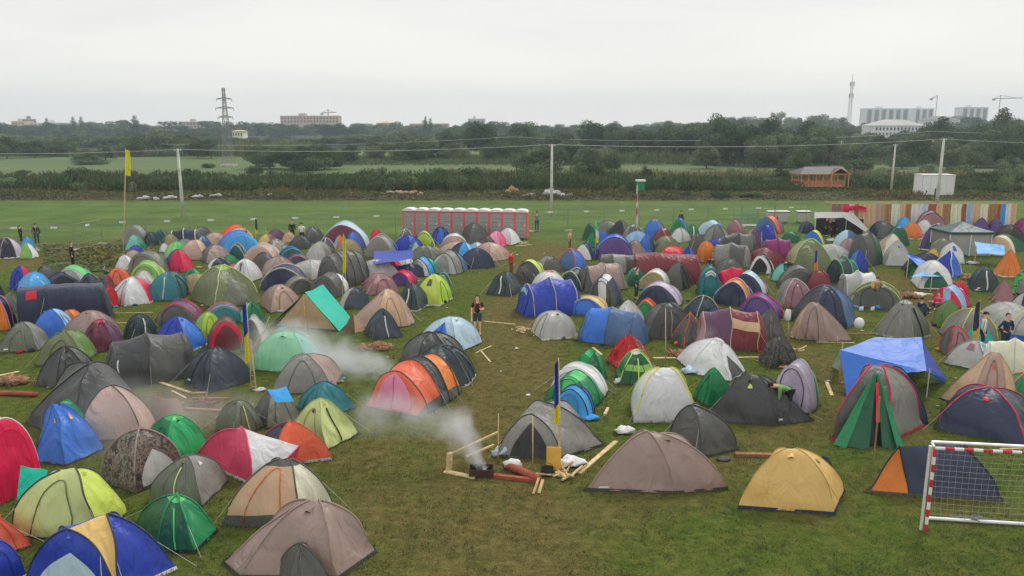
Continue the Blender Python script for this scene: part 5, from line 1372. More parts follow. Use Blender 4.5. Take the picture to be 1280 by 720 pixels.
def tree_proto(kind, seed):
    r = random.Random(seed); cs = []; rs = []
    H = 1.0
    if kind == 'broad':
        for k in range(19):
            a = r.uniform(0, 6.28); q = r.random() ** .6 * .36; z = r.uniform(.18, .80)
            cs.append((q * math.cos(a), q * math.sin(a), z)); s = r.uniform(.12, .21) * (1.15 - .6 * abs(z - .5)); rs.append((s, s, s * r.uniform(.75, 1.0)))
    elif kind == 'willow':
        for k in range(24):
            a = r.uniform(0, 6.28); q = r.random() ** .5 * .46; z = r.uniform(.10, .76) * (1 - .35 * q)
            cs.append((q * math.cos(a), q * math.sin(a), z)); s = r.uniform(.12, .24); rs.append((s, s, s * .8))
    elif kind == 'tall':
        for k in range(13):
            a = r.uniform(0, 6.28); q = r.random() ** .6 * .18; z = r.uniform(.25, .88)
            cs.append((q * math.cos(a), q * math.sin(a), z)); s = r.uniform(.07, .14) * (1.2 - z * .5); rs.append((s, s, s * 1.4))
    elif kind == 'poplar':
        for k in range(9):
            z = .12 + .8 * k / 8; s = .11 * math.sin(min(1, (1.05 - z) * 1.6) * PI / 2) + .02
            cs.append((r.uniform(-.02, .02), r.uniform(-.02, .02), z)); rs.append((s, s, s * 1.6))
    elif kind == 'bush':
        for k in range(10):
            a = r.uniform(0, 6.28); q = r.random() ** .5 * .7; z = r.uniform(.15, .6) * (1 - .4 * q)
            cs.append((q * math.cos(a), q * math.sin(a), z)); s = r.uniform(.22, .42); rs.append((s, s, s * .9))
    n = {'broad': 6500, 'willow': 8000, 'tall': 3200, 'poplar': 1600, 'bush': 2200}[kind]
    V, sh = leaf_cloud(cs, rs, n, {'broad': .024, 'willow': .024, 'tall': .022, 'poplar': .022, 'bush': .05}[kind], seed)
    cm = quads_mesh('crown', V, sh, 'leaf')
    tb = MB(); bc = col('bark', .7)
    tb.tube([(0, 0, -.01), (.008, .004, .2), (-.006, 0, .45), (.01, 0, .72)], .022 if kind != 'bush' else .03, bc, 7, .005)
    for k in range(7 if kind != 'poplar' else 3):
        c = r.choice(cs); z0 = r.uniform(.18, .4)
        tb.tube([(0, 0, z0), (c[0] * .5, c[1] * .5, (z0 + c[2]) / 2 + .02), (c[0] * .95, c[1] * .95, c[2])], .011, bc, 5, .003)
    return cm, tb
TREES = {}
for k, cnt in (('broad', 4), ('willow', 3), ('tall', 3), ('poplar', 1), ('bush', 4)):
    for j in range(cnt):
        cm, tb = tree_proto(k, 50 + j * 13 + len(k))
        t = tb.build('trunk', 'barkm'); COL.objects.unlink(t)
        TREES[(k, j)] = (cm, t.data)
        bpy.data.objects.remove(t)
KCOUNT = {'broad': 4, 'willow': 3, 'tall': 3, 'poplar': 1, 'bush': 4}
TCOUNT = [0]
def plant(kind, x, y, h, w, label, group, seed, name=None):
    cm, tm = TREES[(kind, seed % KCOUNT[kind])]
    nm = name or {'broad': 'broadleaf_tree', 'willow': 'willow_tree', 'tall': 'tall_tree', 'poplar': 'poplar_tree', 'bush': 'bush'}[kind]
    root = empty(nm, (x, y, 0), label, 'bush' if kind == 'bush' else 'tree', (seed * 2.39) % 6.28, group)
    root.scale = (w, w, h)
    for n_, me in (('crown', cm), ('trunk', tm)):
        o = bpy.data.objects.new(n_ if not (kind == 'bush' and n_ == 'trunk') else 'stem', me); COL.objects.link(o); o.parent = root
    return root
def tree_px(kind, px, ytop, Y, wpx, label, group, seed):
    """a tree at distance Y whose top reaches row ytop and whose crown is wpx wide"""
    p = at_depth(px, ytop, Y)
    h = p.z
    fw = {'broad': .95, 'willow': 1.25, 'tall': .55, 'poplar': .24, 'bush': 1.9}[kind]
    wd = wpx * Y / FPX / fw
    return plant(kind, p.x, Y, h, wd, label, group, seed)

# the tree line: (x, top row, distance, width, kind)
rr = random.Random(5)
TOPS_FAR = [(0, 152), (60, 153), (110, 152), (150, 150), (200, 152), (250, 153), (300, 150), (340, 147), (380, 152), (430, 153), (480, 152), (530, 154), (580, 150), (640, 148), (700, 153),
            (760, 152), (800, 150), (860, 150), (900, 146), (950, 143), (1000, 140), (1040, 142), (1080, 150), (1120, 158), (1170, 152), (1210, 148), (1250, 146), (1290, 146)]
TOPS_MID = [(0, 162), (60, 166), (120, 164), (160, 162), (200, 158), (260, 165), (310, 170), (360, 170), (420, 165), (470, 165), (520, 162), (580, 156), (620, 158), (670, 158),
            (720, 155), (760, 148), (800, 158), (850, 152), (900, 143), (950, 146), (1000, 150), (1060, 155), (1110, 163), (1160, 152), (1200, 152), (1250, 148), (1290, 150)]
def interp(tab, x):
    for (a, ya), (b, yb) in zip(tab, tab[1:]):
        if a <= x <= b: return ya + (yb - ya) * (x - a) / (b - a)
    return tab[0][1] if x < tab[0][0] else tab[-1][1]
x = -30; i = 0
while x < 1320:      # far wood on the skyline
    t = interp(TOPS_FAR, max(0, min(1290, x))) + rr.uniform(-3, 4)
    tree_px(rr.choice(['broad', 'broad', 'willow', 'tall']), x, t, rr.uniform(520, 640), rr.uniform(26, 44), 'hazy blue green tree of the distant wood on the skyline', 'trees of the distant wood', i)
    x += rr.uniform(9, 15); i += 1
x = -20
while x < 1320:      # middle wood
    t = interp(TOPS_MID, max(0, min(1290, x))) + rr.uniform(-2, 5)
    Y = rr.uniform(300, 380)
    tree_px(rr.choice(['broad', 'willow', 'willow', 'broad']), x, t, Y, rr.uniform(34, 60), 'rounded tree in the middle belt of the wood', 'trees in the middle belt of the wood', i)
    x += rr.uniform(15, 24); i += 1
# nearer clumps
NEAR_T = [(5,168,225,40),(40,170,232,44),(75,168,240,40),(108,181,205,42),(130,180,215,30),(165,166,240,50),(205,157,245,48),(245,168,228,34),(262,172,225,28),
 (345,182,200,40),(372,178,190,44),(400,176,185,46),(432,178,195,40),(470,170,215,46),(505,174,215,44),(540,176,220,46),(570,172,215,38),(600,146,250,44),(622,172,200,44),(650,148,260,50),
 (660,186,160,40),(690,176,170,44),(716,170,190,44),(745,146,260,46),(775,150,255,44),(735,180,165,40),(765,188,155,36),(800,182,200,34),(830,162,230,48),(868,156,215,60),(845,188,195,30),
 (905,136,220,46),(900,160,190,60),(935,150,210,50),(975,158,190,60),(960,140,235,44),(1000,146,230,52),(1030,150,215,50),(1062,168,200,48),(990,182,175,44),(1050,180,190,50),(1090,176,215,46),
 (1105,160,235,46),(1130,176,225,44),(1172,140,225,50),(1185,160,205,56),(1222,146,220,60),(1240,158,200,60),(1262,128,240,44),(1280,150,195,60),(1270,180,180,44),(1080,190,165,30),(1262,192,160,36),(845,150,215,54),(880,146,225,50),(920,150,185,50),(955,162,178,50),(1010,160,185,50),(1040,158,180,46),(1150,162,185,50),(1205,165,180,50),(1225,172,175,44),(1250,168,180,50),(1290,160,178,50),(885,175,172,40),(1000,182,168,36),(1130,184,172,36),(1190,184,168,36),(790,160,220,44),(820,158,225,44),(700,160,215,44),(560,160,240,44),(640,165,210,40),(530,164,230,40)]
LBL_SIDE = ['left part', 'centre', 'right part']
for k, (px, yt, Y, wp) in enumerate(NEAR_T):
    side = 'behind the left field' if px < 320 else 'behind the toilets' if px < 640 else 'behind the centre of the camp' if px < 960 else 'behind the gazebo and the white container'
    shape = rr.choice(['willow', 'broad']) if yt > 150 else 'broad'
    tree_px(shape, px, yt, Y, wp, 'dense green tree standing %s' % side, 'nearer trees %s' % side, k)
for px, yt, w_ in ((91, 145.5, 8), (101, 145.5, 8), (58, 147, 7), (532, 145, 6), (538, 147, 6), (168, 144, 11)):
    tree_px('poplar', px, yt, 505, w_, 'slim poplar poking above the skyline', 'poplars on the skyline', 0)
# bushes in front of the wood
BUSHES = [(110, 196, 190, 46), (28, 211, 150, 24), (105, 209, 140, 14), (258, 202, 175, 26), (318, 200, 150, 24), (372, 192, 160, 50), (395, 190, 165, 40), (552, 206, 148, 30), (605, 202, 140, 34),
          (690, 196, 140, 70), (735, 195, 138, 56), (660, 208, 128, 40), (765, 206, 140, 40), (975, 206, 130, 30), (1075, 194, 160, 50), (1110, 206, 150, 30), (915, 206, 150, 12), (945, 207, 150, 9),
          (1200, 203, 150, 44), (1235, 208, 135, 50), (1268, 205, 130, 40), (1010, 206, 140, 20), (1160, 202, 150, 24), (80, 240, 112, 22), (915, 224, 118, 16), (860, 238, 104, 20), (900, 237, 103, 34), (940, 238, 103, 34)]
for k, (px, yt, Y, wp) in enumerate(BUSHES):
    tree_px('bush', px, yt, Y, wp, 'leafy bush on the fringe between meadow and wood', 'bushes on the fringe of the meadow', k)

rb = random.Random(8)
for k in range(64):
    px = rb.uniform(-20, 1300); Y = rb.uniform(111, 132)
    if 975 < px < 1080 or 1135 < px < 1205: continue
    h_ = rb.uniform(1.5, 3.1); w_ = rb.uniform(1.6, 5.0)
    plant('bush', (px - 640) / FPX * Y, Y, h_ * 1.15, w_ / 1.9, 'unkempt bush standing in the reed belt behind the meadow', 'bushes standing in the reed belt', k)
for px, yt, Y, w_ in ((335, 176, 172, 62), (372, 174, 168, 64), (404, 178, 170, 50), (512, 172, 205, 56), (1010, 164, 178, 60), (955, 158, 186, 66), (1262, 166, 176, 60)):
    tree_px('willow', px, yt, Y, w_, 'broad rounded willow at the front edge of the wood', 'willows at the front edge of the wood', int(px))
# weed and reed belts: nobody could count the stems
def weed_belt(name, y0, y1, hfun, n, seed, mat, label, x01=None, clear=()):
    r = np.random.default_rng(seed)
    Y = r.uniform(y0, y1, n); X = (r.random(n) * 2 - 1) * (Y * .70 + 4)
    if x01 is not None: X = r.uniform(x01[0], x01[1], n) * Y
    keep = np.ones(n, bool)
    low = np.ones(n)
    for (a, b, ya, yb) in clear:
        e_ = r.normal(0, .012, n); low = np.where((X / Y + e_ > (a - 640) / FPX) & (X / Y + e_ < (b - 640) / FPX) & (Y > ya) & (Y < yb), .28, low)
    X, Y = X[keep], Y[keep]; n = len(X)
    # individual clumps of uneven height
    cx = np.floor(X / 1.7 + np.sin(Y)); cy = np.floor(Y / 1.7)
    hs = np.abs(np.sin(cx * 12.9898 + cy * 78.233) * 43758.5453) % 1.0; h2 = np.abs(np.sin(cx * 39.346 + cy * 11.135) * 24634.6345) % 1.0
    cl = np.sin(X * .35 + 1.3 * np.sin(Y * .2)) + .8 * np.sin(X * .11 + 2)
    h = hfun(X, Y) * low * (1 + .13 * cl) * (.6 + .75 * hs) * r.uniform(.45, 1.08, n); h = np.maximum(h, .08)
    an = r.uniform(0, PI, n); w = r.uniform(.04, .16, n)
    zt = h * np.sqrt(r.uniform(.05, 1, n)); z0 = zt * r.uniform(.2, .9, n)
    lx, ly = r.normal(0, .14, n), r.normal(0, .14, n); c, s = np.cos(an) * w, np.sin(an) * w
    V = np.empty((n, 4, 3), np.float32)
    V[:, 0] = np.stack([X - c, Y - s, z0], -1); V[:, 1] = np.stack([X + c * .7, Y + s * .7, z0 - .05 * h], -1)
    V[:, 2] = np.stack([X + c + lx, Y + s + ly, zt], -1); V[:, 3] = np.stack([X - c * .5 + lx, Y - s * .5 + ly, zt + .08 * h], -1)
    k = (.75 + .5 * hs) * r.uniform(.7, 1.3, n); br = (h2 > .62)[:, None]
    t3 = np.where(br, np.array([[1.45, 1.08, 1.0]]), np.array([[1.0, 1.05, .95]])) * k[:, None]
    me = quads_mesh(name, V.reshape(-1, 3), np.ones(n), mat)
    c4 = np.concatenate([t3, np.ones((n, 1))], 1).astype(np.float32)
    me.color_attributes['Col'].data.foreach_set('color', np.repeat(c4, 4, axis=0).ravel())
    o = bpy.data.objects.new(name, me); COL.objects.link(o); tag(o, label, 'weeds', kind='stuff'); return o
CL = ((985, 1072, 100, 122), (1143, 1200, 98, 122), (790, 812, 98, 112))
weed_belt('reed_belt', 112, 134, lambda X, Y: 1.55 - .5 * (X > 30), 110000, 3, 'leaf', 'tall dark reed and bramble belt behind the meadow', None, CL)
weed_belt('weeds', 99, 113, lambda X, Y: (.42 + .2 * np.sin(X * .15)) * np.clip((Y - 99 + 1.5 * np.sin(X * .4)) / 4, .1, 1), 60000, 4, 'weed', 'rough yellow green weeds along the meadow edge', None, CL)
weed_belt('field_weeds', 134, 146, lambda X, Y: .5 + .7 * (X > -12), 40000, 5, 'weed', 'mixed scrub behind the reed belt')
weed_belt('wood_undergrowth', 185, 232, lambda X, Y: 1.7 + 1.0 * np.sin(X * .06), 50000, 6, 'leaf', 'low scrub at the foot of the wood', x01=(-.27, .7))
weed_belt('wood_edge_scrub', 236, 262, lambda X, Y: 2.6 + 1.0 * np.sin(X * .06), 30000, 8, 'leaf', 'scrub at the foot of the wood beyond the left field', x01=(-.7, -.25))
weed_belt('long_grass', 50, 62, lambda X, Y: .42 * np.exp(-((X / Y + .53) / .028) ** 2) * np.exp(-((Y - 56) / 4.5) ** 2), 12000, 7, 'meadow', 'uncut grass patch left of the tall flag pole', x01=(-.60, -.46))
# ------------------------------------------------------------------ fence, toilets, curtains and other structures
def dist_row(y): return ground(640, y).y
# mesh fence panels
def fence_proto():
    r = empty('fence_panel', (0, 0, 0), 'temporary wire mesh fence panel on the meadow behind the tents', 'fence', 0, 'wire mesh fence panels behind the camp')
    gc = col('grey', 1.1)
    f = MB()
    for x in (-1.6, 1.6): f.tube([(x, 0, 0), (x, 0, 2)], .022, gc, 5)
    for z in (.12, 1.97): f.tube([(-1.6, 0, z), (1.6, 0, z)], .018, gc, 5)
    f.build('frame', 'metal', r)
    w = MB()
    for k in range(1, 16): w.tube([(-1.6 + k * .2, 0, .12), (-1.6 + k * .2, 0, 1.97)], .003, gc, 3)
    for z in (.5, .9, 1.3, 1.68): w.tube([(-1.6, 0, z), (1.6, 0, z)], .006, gc, 3)
    w.build('wire_mesh', 'metal', r)
    p = MB(); p.box(-.24, -.02, 1.66, .24, -.012, 1.80, col('offwhite')); p.build('notice_board', 'plain', r)
    for x in (-1.6,):
        b = MB(); b.box(x - .3, -.12, 0, x + .3, .12, .12, col('concrete')); b.build('foot', 'concrete', r)
    return r
FP = fence_proto(); first = True
def fence_run(a, b):
    global first
    d = b - a; L = d.length; n = max(1, round(L / 3.25)); ang = math.atan2(d.y, d.x)
    for k in range(n):
        c = a + d * ((k + .5) / n)
        o = FP if first else copy_tree(FP)
        first = False
        o.location = (c.x, c.y, 0); o.rotation_euler = (0, 0, ang)
pA = at_depth(-60, 280, 58.5); pB = at_depth(92, 281, 59); pC = at_depth(124, 273, 62); pD = at_depth(495, 264, 67); pE = at_depth(665, 259, 69.5); pF = at_depth(1010, 254, 74)
for a, b in ((pA, pB), (pB, pC), (pC, pD), (pE, pF)):
    fence_run(Vector((a.x, a.y, 0)), Vector((b.x, b.y, 0)))

# portable toilets
def toilet():
    r = empty('portable_toilet', (0, 0, 0), 'x', 'toilet', 0, 'row of portable toilets')
    b = MB(); rc = col((214, 84, 88))
    b.box(-.53, -.5, .1, -.445, .55, 2.12, rc); b.box(.445, -.5, .1, .53, .55, 2.12, rc); b.box(-.445, .47, .1, .445, .55, 2.12, rc)
    b.box(-.445, -.5, 2.02, .445, -.44, 2.12, rc); b.build('cabin_shell', 'plain', r)
    d = MB(); d.box(-.44, -.47, .14, .44, -.43, 2.015, col('mgrey'))
    for k in range(5): d.box(-.3, -.478, .35 + k * .32, .3, -.471, .37 + k * .32, col('dgrey'))
    dd = d.build('door', 'plain', r)
    h = MB(); h.box(.28, -.50, 1.05, .34, -.478, 1.17, col('white')); h.build('handle', 'plain', dd)
    rf = MB(); rows = []
    for a in range(9):
        t = PI * a / 8; rows.append([(-.56 * math.cos(t), -.56, 2.12 + .2 * math.sin(t)), (-.56 * math.cos(t), .6, 2.12 + .2 * math.sin(t))])
    rf.grid(rows, col('white'))
    for y in (-.56, .6): rf.face([(-.56 * math.cos(PI * a / 8), y, 2.12 + .2 * math.sin(PI * a / 8)) for a in range(9)], col('white'))
    rf.build('roof', 'plain', r)
    s = MB(); s.box(-.55, -.56, 0, .55, .58, .1, col('dgrey')); s.build('base', 'plain', r)
    r.scale = (1, 1, 1.07)
    return r
TP = toilet(); ORD = ['first', 'second', 'third', 'fourth', 'fifth', 'sixth', 'seventh', 'eighth', 'ninth', 'tenth']
tl = at_depth(512, 258, 66.2); tr = at_depth(652, 256, 65.0)
for k in range(10):
    o = TP if k == 0 else copy_tree(TP)
    q = tl.lerp(tr, k / 9); o.location = (q.x, q.y, 0); o.rotation_euler = (0, 0, math.atan2(tr.y - tl.y, tr.x - tl.x))
    o['label'] = 'red and grey portable toilet, %s cabin from the left of the row' % ORD[k]

# shower screen with curtains
r = empty('curtain_screen', at_depth(1156, 253, 71), 'long row of brown, cream and blue curtains hung on a pipe frame', 'shower screen')
r.location.z = 0; cx = r.location.x
x0 = at_depth(1040, 253, 71).x - cx; x1 = at_depth(1272, 253, 71).x - cx; HH = 2.33
f = MB(); f.tube([(x0, 0, HH), (x1, 0, HH)], .03, col('wood'), 6)
for k in range(9):
    x = x0 + (x1 - x0) * k / 8; f.tube([(x, .05, 0), (x, .05, HH)], .03, col('wood'), 6)
f.tube([(x0, 1.6, HH), (x1, 1.6, HH)], .03, col('wood'), 6)
f.build('pipe_frame', 'wood', r)
CC = ['rosebrown', 'rose', 'offwhite', 'dwood', 'tan', 'beige', 'dwood', 'cream', 'tan', 'dwood', 'offwhite', 'paleblue', 'redwood', 'tan', 'dwood', 'cream', 'redwood', 'ltblue', 'tan', 'cream', 'dwood', 'redwood', 'azure', 'offwhite', 'tan']
WW = [1.1, .7, .5, .5, 1.6, 1.0, .7, .9, .5, .6, 1.1, .6, .8, .7, .8, 1.1, .5, .6, .8, .8, .9, .4, .5, .5, .6]
sw = sum(WW); x = x0
for c, w in zip(CC, WW):
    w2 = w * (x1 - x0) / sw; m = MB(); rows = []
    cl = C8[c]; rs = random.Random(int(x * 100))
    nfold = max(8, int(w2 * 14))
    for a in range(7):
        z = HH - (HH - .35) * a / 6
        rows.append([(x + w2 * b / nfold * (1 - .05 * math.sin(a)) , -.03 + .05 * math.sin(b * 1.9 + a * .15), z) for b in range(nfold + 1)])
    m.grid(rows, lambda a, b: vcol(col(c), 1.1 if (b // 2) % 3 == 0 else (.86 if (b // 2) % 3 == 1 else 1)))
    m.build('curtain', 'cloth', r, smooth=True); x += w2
m = MB(); rows = [[(x0 + 1.1 + 1.9 * b / 6, -.35 + .1 * math.sin(a * 2 + b), 2.22 + .22 * math.sin(PI * b / 6) - .14 * a) for b in range(7)] for a in range(4)]
o = m.grid(rows, col('crimson')).build('crimson_cloth', 'fabric', None, smooth=True, loc=(cx, r.location.y, -.2)); tag(o, 'bright crimson cloth draped in front of the left curtains', 'cloth')

# open grey pavilion
def P3(px, py, z): return ground(px, py, z)
def sheet(pts4, c, nu=8, nv=8, sag=.06, wob=.02, seed=0):
    a, b, c_, d = [Vector(p) for p in pts4]; m = MB(); rows = []
    for i in range(nv + 1):
        v = i / nv; l = a.lerp(d, v); r_ = b.lerp(c_, v); row = []
        for j in range(nu + 1):
            u = j / nu; p = l.lerp(r_, u)
            p = p + Vector((0, 0, -sag * 16 * u * (1 - u) * v * (1 - v) + wob * math.sin(7 * u + 3 * v + seed) * math.sin(5 * v + seed)))
            row.append(p)
        rows.append(row)
    return m.grid(rows, col(c))
def rel(root, *pts): return [p - Vector(root.location) for p in pts]
b0 = ground(1055, 300); r = empty('pavilion', b0, 'open grey pavilion tent with a dark interior at the left end of the curtains', 'tent')
A_, B_, C_, D_ = P3(1016, 268, 2.15), P3(1062, 268, 2.15), P3(1096, 296, .15), P3(1050, 300, 1.0)
g1 = sheet(rel(r, P3(1018, 265, 2.2), P3(1052, 265, 2.3), P3(1056, 272, 2.1), P3(1018, 273, 1.95)), 'mgrey'); g1.build('roof', 'tarp', r, True)
g2 = sheet(rel(r, P3(1052, 265, 2.3), P3(1066, 266, 2.15), P3(1098, 300, .1), P3(1056, 273, 2.1)), 'mgrey'); g2.build('roof_slope', 'tarp', r, True)
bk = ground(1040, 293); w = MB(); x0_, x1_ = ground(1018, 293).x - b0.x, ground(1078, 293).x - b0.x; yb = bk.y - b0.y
w.face([(x0_, yb, 0), (x1_, yb, 0), (x1_, yb, 1.3), (x0_, yb, 2.0)], col('black')); w.build('back_wall', 'fabric', r)  # plain black face painted for the shade inside the open pavilion
for px, py, z in ((1018, 299, 1.98), (1056, 299, 2.0), (1018, 293, 2.1)):
    g = ground(px, py) - b0; MB().tube([g, g + Vector((0, 0, z))], .03, col('offwhite'), 6).build('post', 'metal', r)
g = ground(1037, 297) - b0; m = MB(); m.box(g.x - .1, g.y, 1.25, g.x + .35, g.y + .04, 1.95, col('beige')); m.build('hanging_towel', 'cloth', r)

# green roofed pavilion tent
b0 = ground(1211, 320); r = empty('pavilion', b0, 'party tent with a dark green roof and clear plastic front', 'tent')
hw, dp, hz = 1.5, 2.6, 1.75
apx = Vector((0, dp / 2, 2.35))
m = MB(); cs = [(-hw - .12, -.12, hz), (hw + .12, -.12, hz), (hw + .12, dp + .12, hz), (-hw - .12, dp + .12, hz)]
for k in range(4):
    a, b = Vector(cs[k]), Vector(cs[(k + 1) % 4]); m.grid([[a.lerp(b, j / 6) for j in range(7)], [a.lerp(b, j / 6).lerp(apx, .5) - Vector((0, 0, .06)) for j in range(7)], [apx] * 7], col('dslate', 1.5))
    m.grid([[a.lerp(b, j / 6) for j in range(7)], [a.lerp(b, j / 6) - Vector((0, 0, .17)) for j in range(7)]], col('dslate', 1.2))
m.build('roof', 'tarp', r, True)
for x in (-hw, hw):
    for y in (0, dp): MB().tube([(x, y, 0), (x, y, hz)], .04, col('offwhite'), 6).build('post', 'metal', r)
m = MB(); m.grid([[(-hw + 3 * j / 10, .02 + .03 * math.sin(j * 2), z) for j in range(11)] for z in (0.02, .5, 1, 1.5, hz - .12)], col('ltgrey', .8)); m.build('front_wall', 'tarp', r, True)
m = MB(); m.box(-.03, -.02, 0, .03, .0, hz - .1, col('white')); m.build('zip', 'plain', r)
for x in (-hw, hw):
    m = MB(); m.grid([[(x, j * dp / 5, z) for j in range(6)] for z in (.02, .9, hz - .12)], col('grey')); m.build('side_wall', 'tarp', r, True)
m = MB(); m.grid([[(-hw + 3 * j / 6, dp, z) for j in range(7)] for z in (.02, hz - .12)], col('ltgrey')); m.build('back_wall', 'tarp', r, True)

# gazebo on the meadow edge
b0 = ground(1028, 236); r = empty('gazebo', b0, 'orange brown timber gazebo with a dark grey roof on the meadow edge', 'gazebo')
r.scale = (.8, .8, .8)
wc = col((196, 138, 100))
m = MB(); m.box(-4, 0, .35, 4, 5, .5, wc); m.build('deck', 'wood', r)
k = 0
for x in (-4, -2.7, -1.3, 0, 1.3, 2.7, 4):
    for y in (0, 5):
        m = MB(); m.box(x - .09, y - .09, 0, x + .09, y + .09, 2.75, wc); m.build('post', 'wood', r)
for y in (0, 5):
    m = MB()
    for z in (.62, 1.35): m.box(-4, y - .05, z, 4, y + .05, z + .12, wc)
    for x in np.arange(-3.9, 4, .16):
        if (x % 1.33) > .3: m.box(x, y - .02, .7, x + .1, y + .02, 1.37, wc)
    m.build('railing', 'wood', r)
for x in (-4, 4):
    m = MB()
    for z in (.62, 1.35): m.box(x - .05, 0, z, x + .05, 5, z + .12, wc)
    m.build('railing', 'wood', r)
m = MB()
for k in range(4):
    x = -.8 + k * 1.3; m.tube([(x, -.1, 0), (x + .7, -.1, .5)], .05, wc, 5); m.tube([(x + .7, -.1, 0), (x, -.1, .5)], .05, wc, 5)
m.build('cross_braces', 'wood', r)
m = MB(); rc = col('roofgrey', .8)
e = 2.72; R0, R1 = Vector((-2.6, 2.5, 3.95)), Vector((4.5, 2.5, 3.95))
a, b, c_, d = Vector((-4.6, -.6, e)), Vector((4.5, -.6, e)), Vector((4.5, 5.6, e)), Vector((-4.6, 5.6, e))
for q in ((a, b, R1, R0), (c_, d, R0, R1), (d, a, R0)):
    m.face(q, rc); m.face([v - Vector((0, 0, .1)) for v in q][::-1], wc)
# cross gable to the front right
g0, g1, gp, gb = Vector((.9, -1.0, e)), Vector((4.6, -1.0, e)), Vector((2.75, -1.0, 3.8)), Vector((2.75, 2.4, 3.8))
m.face((g0, gp, gb, Vector((.9, 1.2, e + .3))), rc); m.face((gp, g1, Vector((4.6, 1.2, e + .3)), gb), rc)
m.build('roof', 'plain', r)
m = MB(); m.tube([g0, gp, g1], .09, wc, 5); m.tube([g0, g1], .08, wc, 5); m.tube([a, b], .08, wc, 5); m.build('gable_beam', 'wood', r)
for x in (1.2, 4.3): m = MB(); m.box(x - .09, -1.0, 0, x + .09, -.85, e, wc); m.build('post', 'wood', r)

# white container
b0 = ground(1171.5, 245); r = empty('container', b0, 'white metal storage container on the meadow behind the curtains', 'container')
m = MB(); m.box(-2.15, 0, .12, 2.15, 2.3, 2.72, col('white')); m.build('wall', 'wall', r)
m = MB(); m.box(-2.22, -.06, 2.72, 2.22, 2.36, 2.82, col('palegrey')); m.build('roof', 'plain', r)
m = MB()
for x in (-2.17, 2.09): m.box(x, -.03, .1, x + .08, -.003, 2.72, col('ltgrey'))
for x in (-1.05, .0, 1.05): m.box(x, -.012, .12, x + .03, -.003, 2.72, col('ltgrey'))
m.build('corner_trim', 'plain', r)
m = MB(); m.box(-.42, -.09, 0, -.27, -.01, 1.0, col('charcoal')); m.build('fuse_box', 'plain', r)
# green booth
b0 = ground(801, 243); r = empty('booth', b0, 'small green booth with a white flat roof beyond the fence', 'booth')
m = MB(); m.box(-.5, 0, .5, .5, 1.0, 1.75, col('green')); m.build('wall', 'plain', r)
m = MB(); m.box(-.62, -.12, 1.75, .62, 1.12, 1.95, col('white')); m.build('roof', 'plain', r)
for x in (-.45, .45):
    m = MB(); m.box(x - .05, .02, 0, x + .05, .12, .5, col('dgreen')); m.build('leg', 'plain', r)

# concrete poles and wires
def pole(px, ytop, ybase, label, Y=None, r0=.16, arm=True):
    Y = Y or dist_row(ybase); t = at_depth(px, ytop, Y)
    r = empty('utility_pole', (t.x, Y, 0), label, 'utility pole')
    m = MB(); m.tube([(0, 0, 0), (0, 0, t.z)], r0, col('concrete'), 8, r0 * .62); m.build('pole', 'concrete', r, True)
    m = MB(); m.box(-.35, -.05, t.z - .28, .35, .05, t.z - .2, col('grey')); m.build('crossarm', 'metal', r)
    for x in (-.3, 0, .3):
        m = MB(); m.lathe([(.03, 0), (.05, .05), (.03, .1), (.045, .14), (0, .17)], col('offwhite'), 7, (x, 0, t.z - .2)); m.build('insulator', 'plain', r)
    return Vector((t.x, Y, t.z - .05))
u1 = pole(222, 186, 272, 'left concrete power pole on the meadow', r0=.2)
u2 = pole(690, 180, 270, 'central concrete power pole right of the toilets', r0=.17)
u3 = pole(1180, 173, 256, 'tall concrete power pole behind the curtains', r0=.22)
u4 = pole(1119.5, 180, 241, 'slim concrete pole between the gazebo and the container', r0=.17)
pole(1052, 176, 208, 'thin pole rising behind the gazebo', r0=.16)
pole(1166.5, 175, 201, 'thin far pole left of the tall concrete power pole', r0=.2)
pole(931.5, 176, 200, 'left one of two far poles close together before the wood', r0=.2)
pole(935.5, 176, 200, 'right one of two far poles close together before the wood', r0=.2)
def wire(pts, label, rad=.022, sag=.5):
    m = MB(); P = []
    for a, b in zip(pts, pts[1:]):
        for k in range(25):
            t = k / 24; p = a.lerp(b, t); p.z -= sag * 4 * t * (1 - t) * (b - a).length / 45; P.append(p)
    m.tube(P, rad, col('ltgrey'), 4); o = m.build('overhead_wire', 'metal'); return tag(o, label, 'wire')
wire([at_depth(-120, 190, 79), u1, u2, u3, at_depth(1500, 178, 100)], 'pale overhead wire running from pole to pole across the meadow')
wire([at_depth(200, 180, 230), at_depth(640, 171, 215), at_depth(935, 174, 205), at_depth(1166, 164, 200), at_depth(1500, 165, 200)], 'fainter second wire in front of the wood', .045, .5)

# lattice pylon
def lattice(r, H, w0, w1, n, c, rad, name='lattice_mast'):
    m = MB()
    def cn(z):
        t = z / H; w = (w0 + (w1 - w0) * min(1, t * 1.15)) / 2; return [Vector((sx * w, sy * w, z)) for sx, sy in ((-1, -1), (1, -1), (1, 1), (-1, 1))]
    zs = [H * (1 - (1 - k / n) ** 1.25) for k in range(n + 1)]
    for a, b in zip(zs, zs[1:]):
        A, B = cn(a), cn(b)
        for k in range(4):
            j = (k + 1) % 4
            m.tube([A[k], B[k]], rad, c, 4); m.tube([A[k], B[j]], rad * .6, c, 4); m.tube([A[j], B[k]], rad * .6, c, 4); m.tube([B[k], B[j]], rad * .6, c, 4)
    return m.build(name, 'metal', r)
Y = 182; t = at_depth(279, 110, Y); r = empty('pylon', (t.x, Y, 0), 'dark lattice power pylon standing in the left field', 'pylon')
lattice(r, t.z, 2.2, .5, 10, col('grey'), .055)
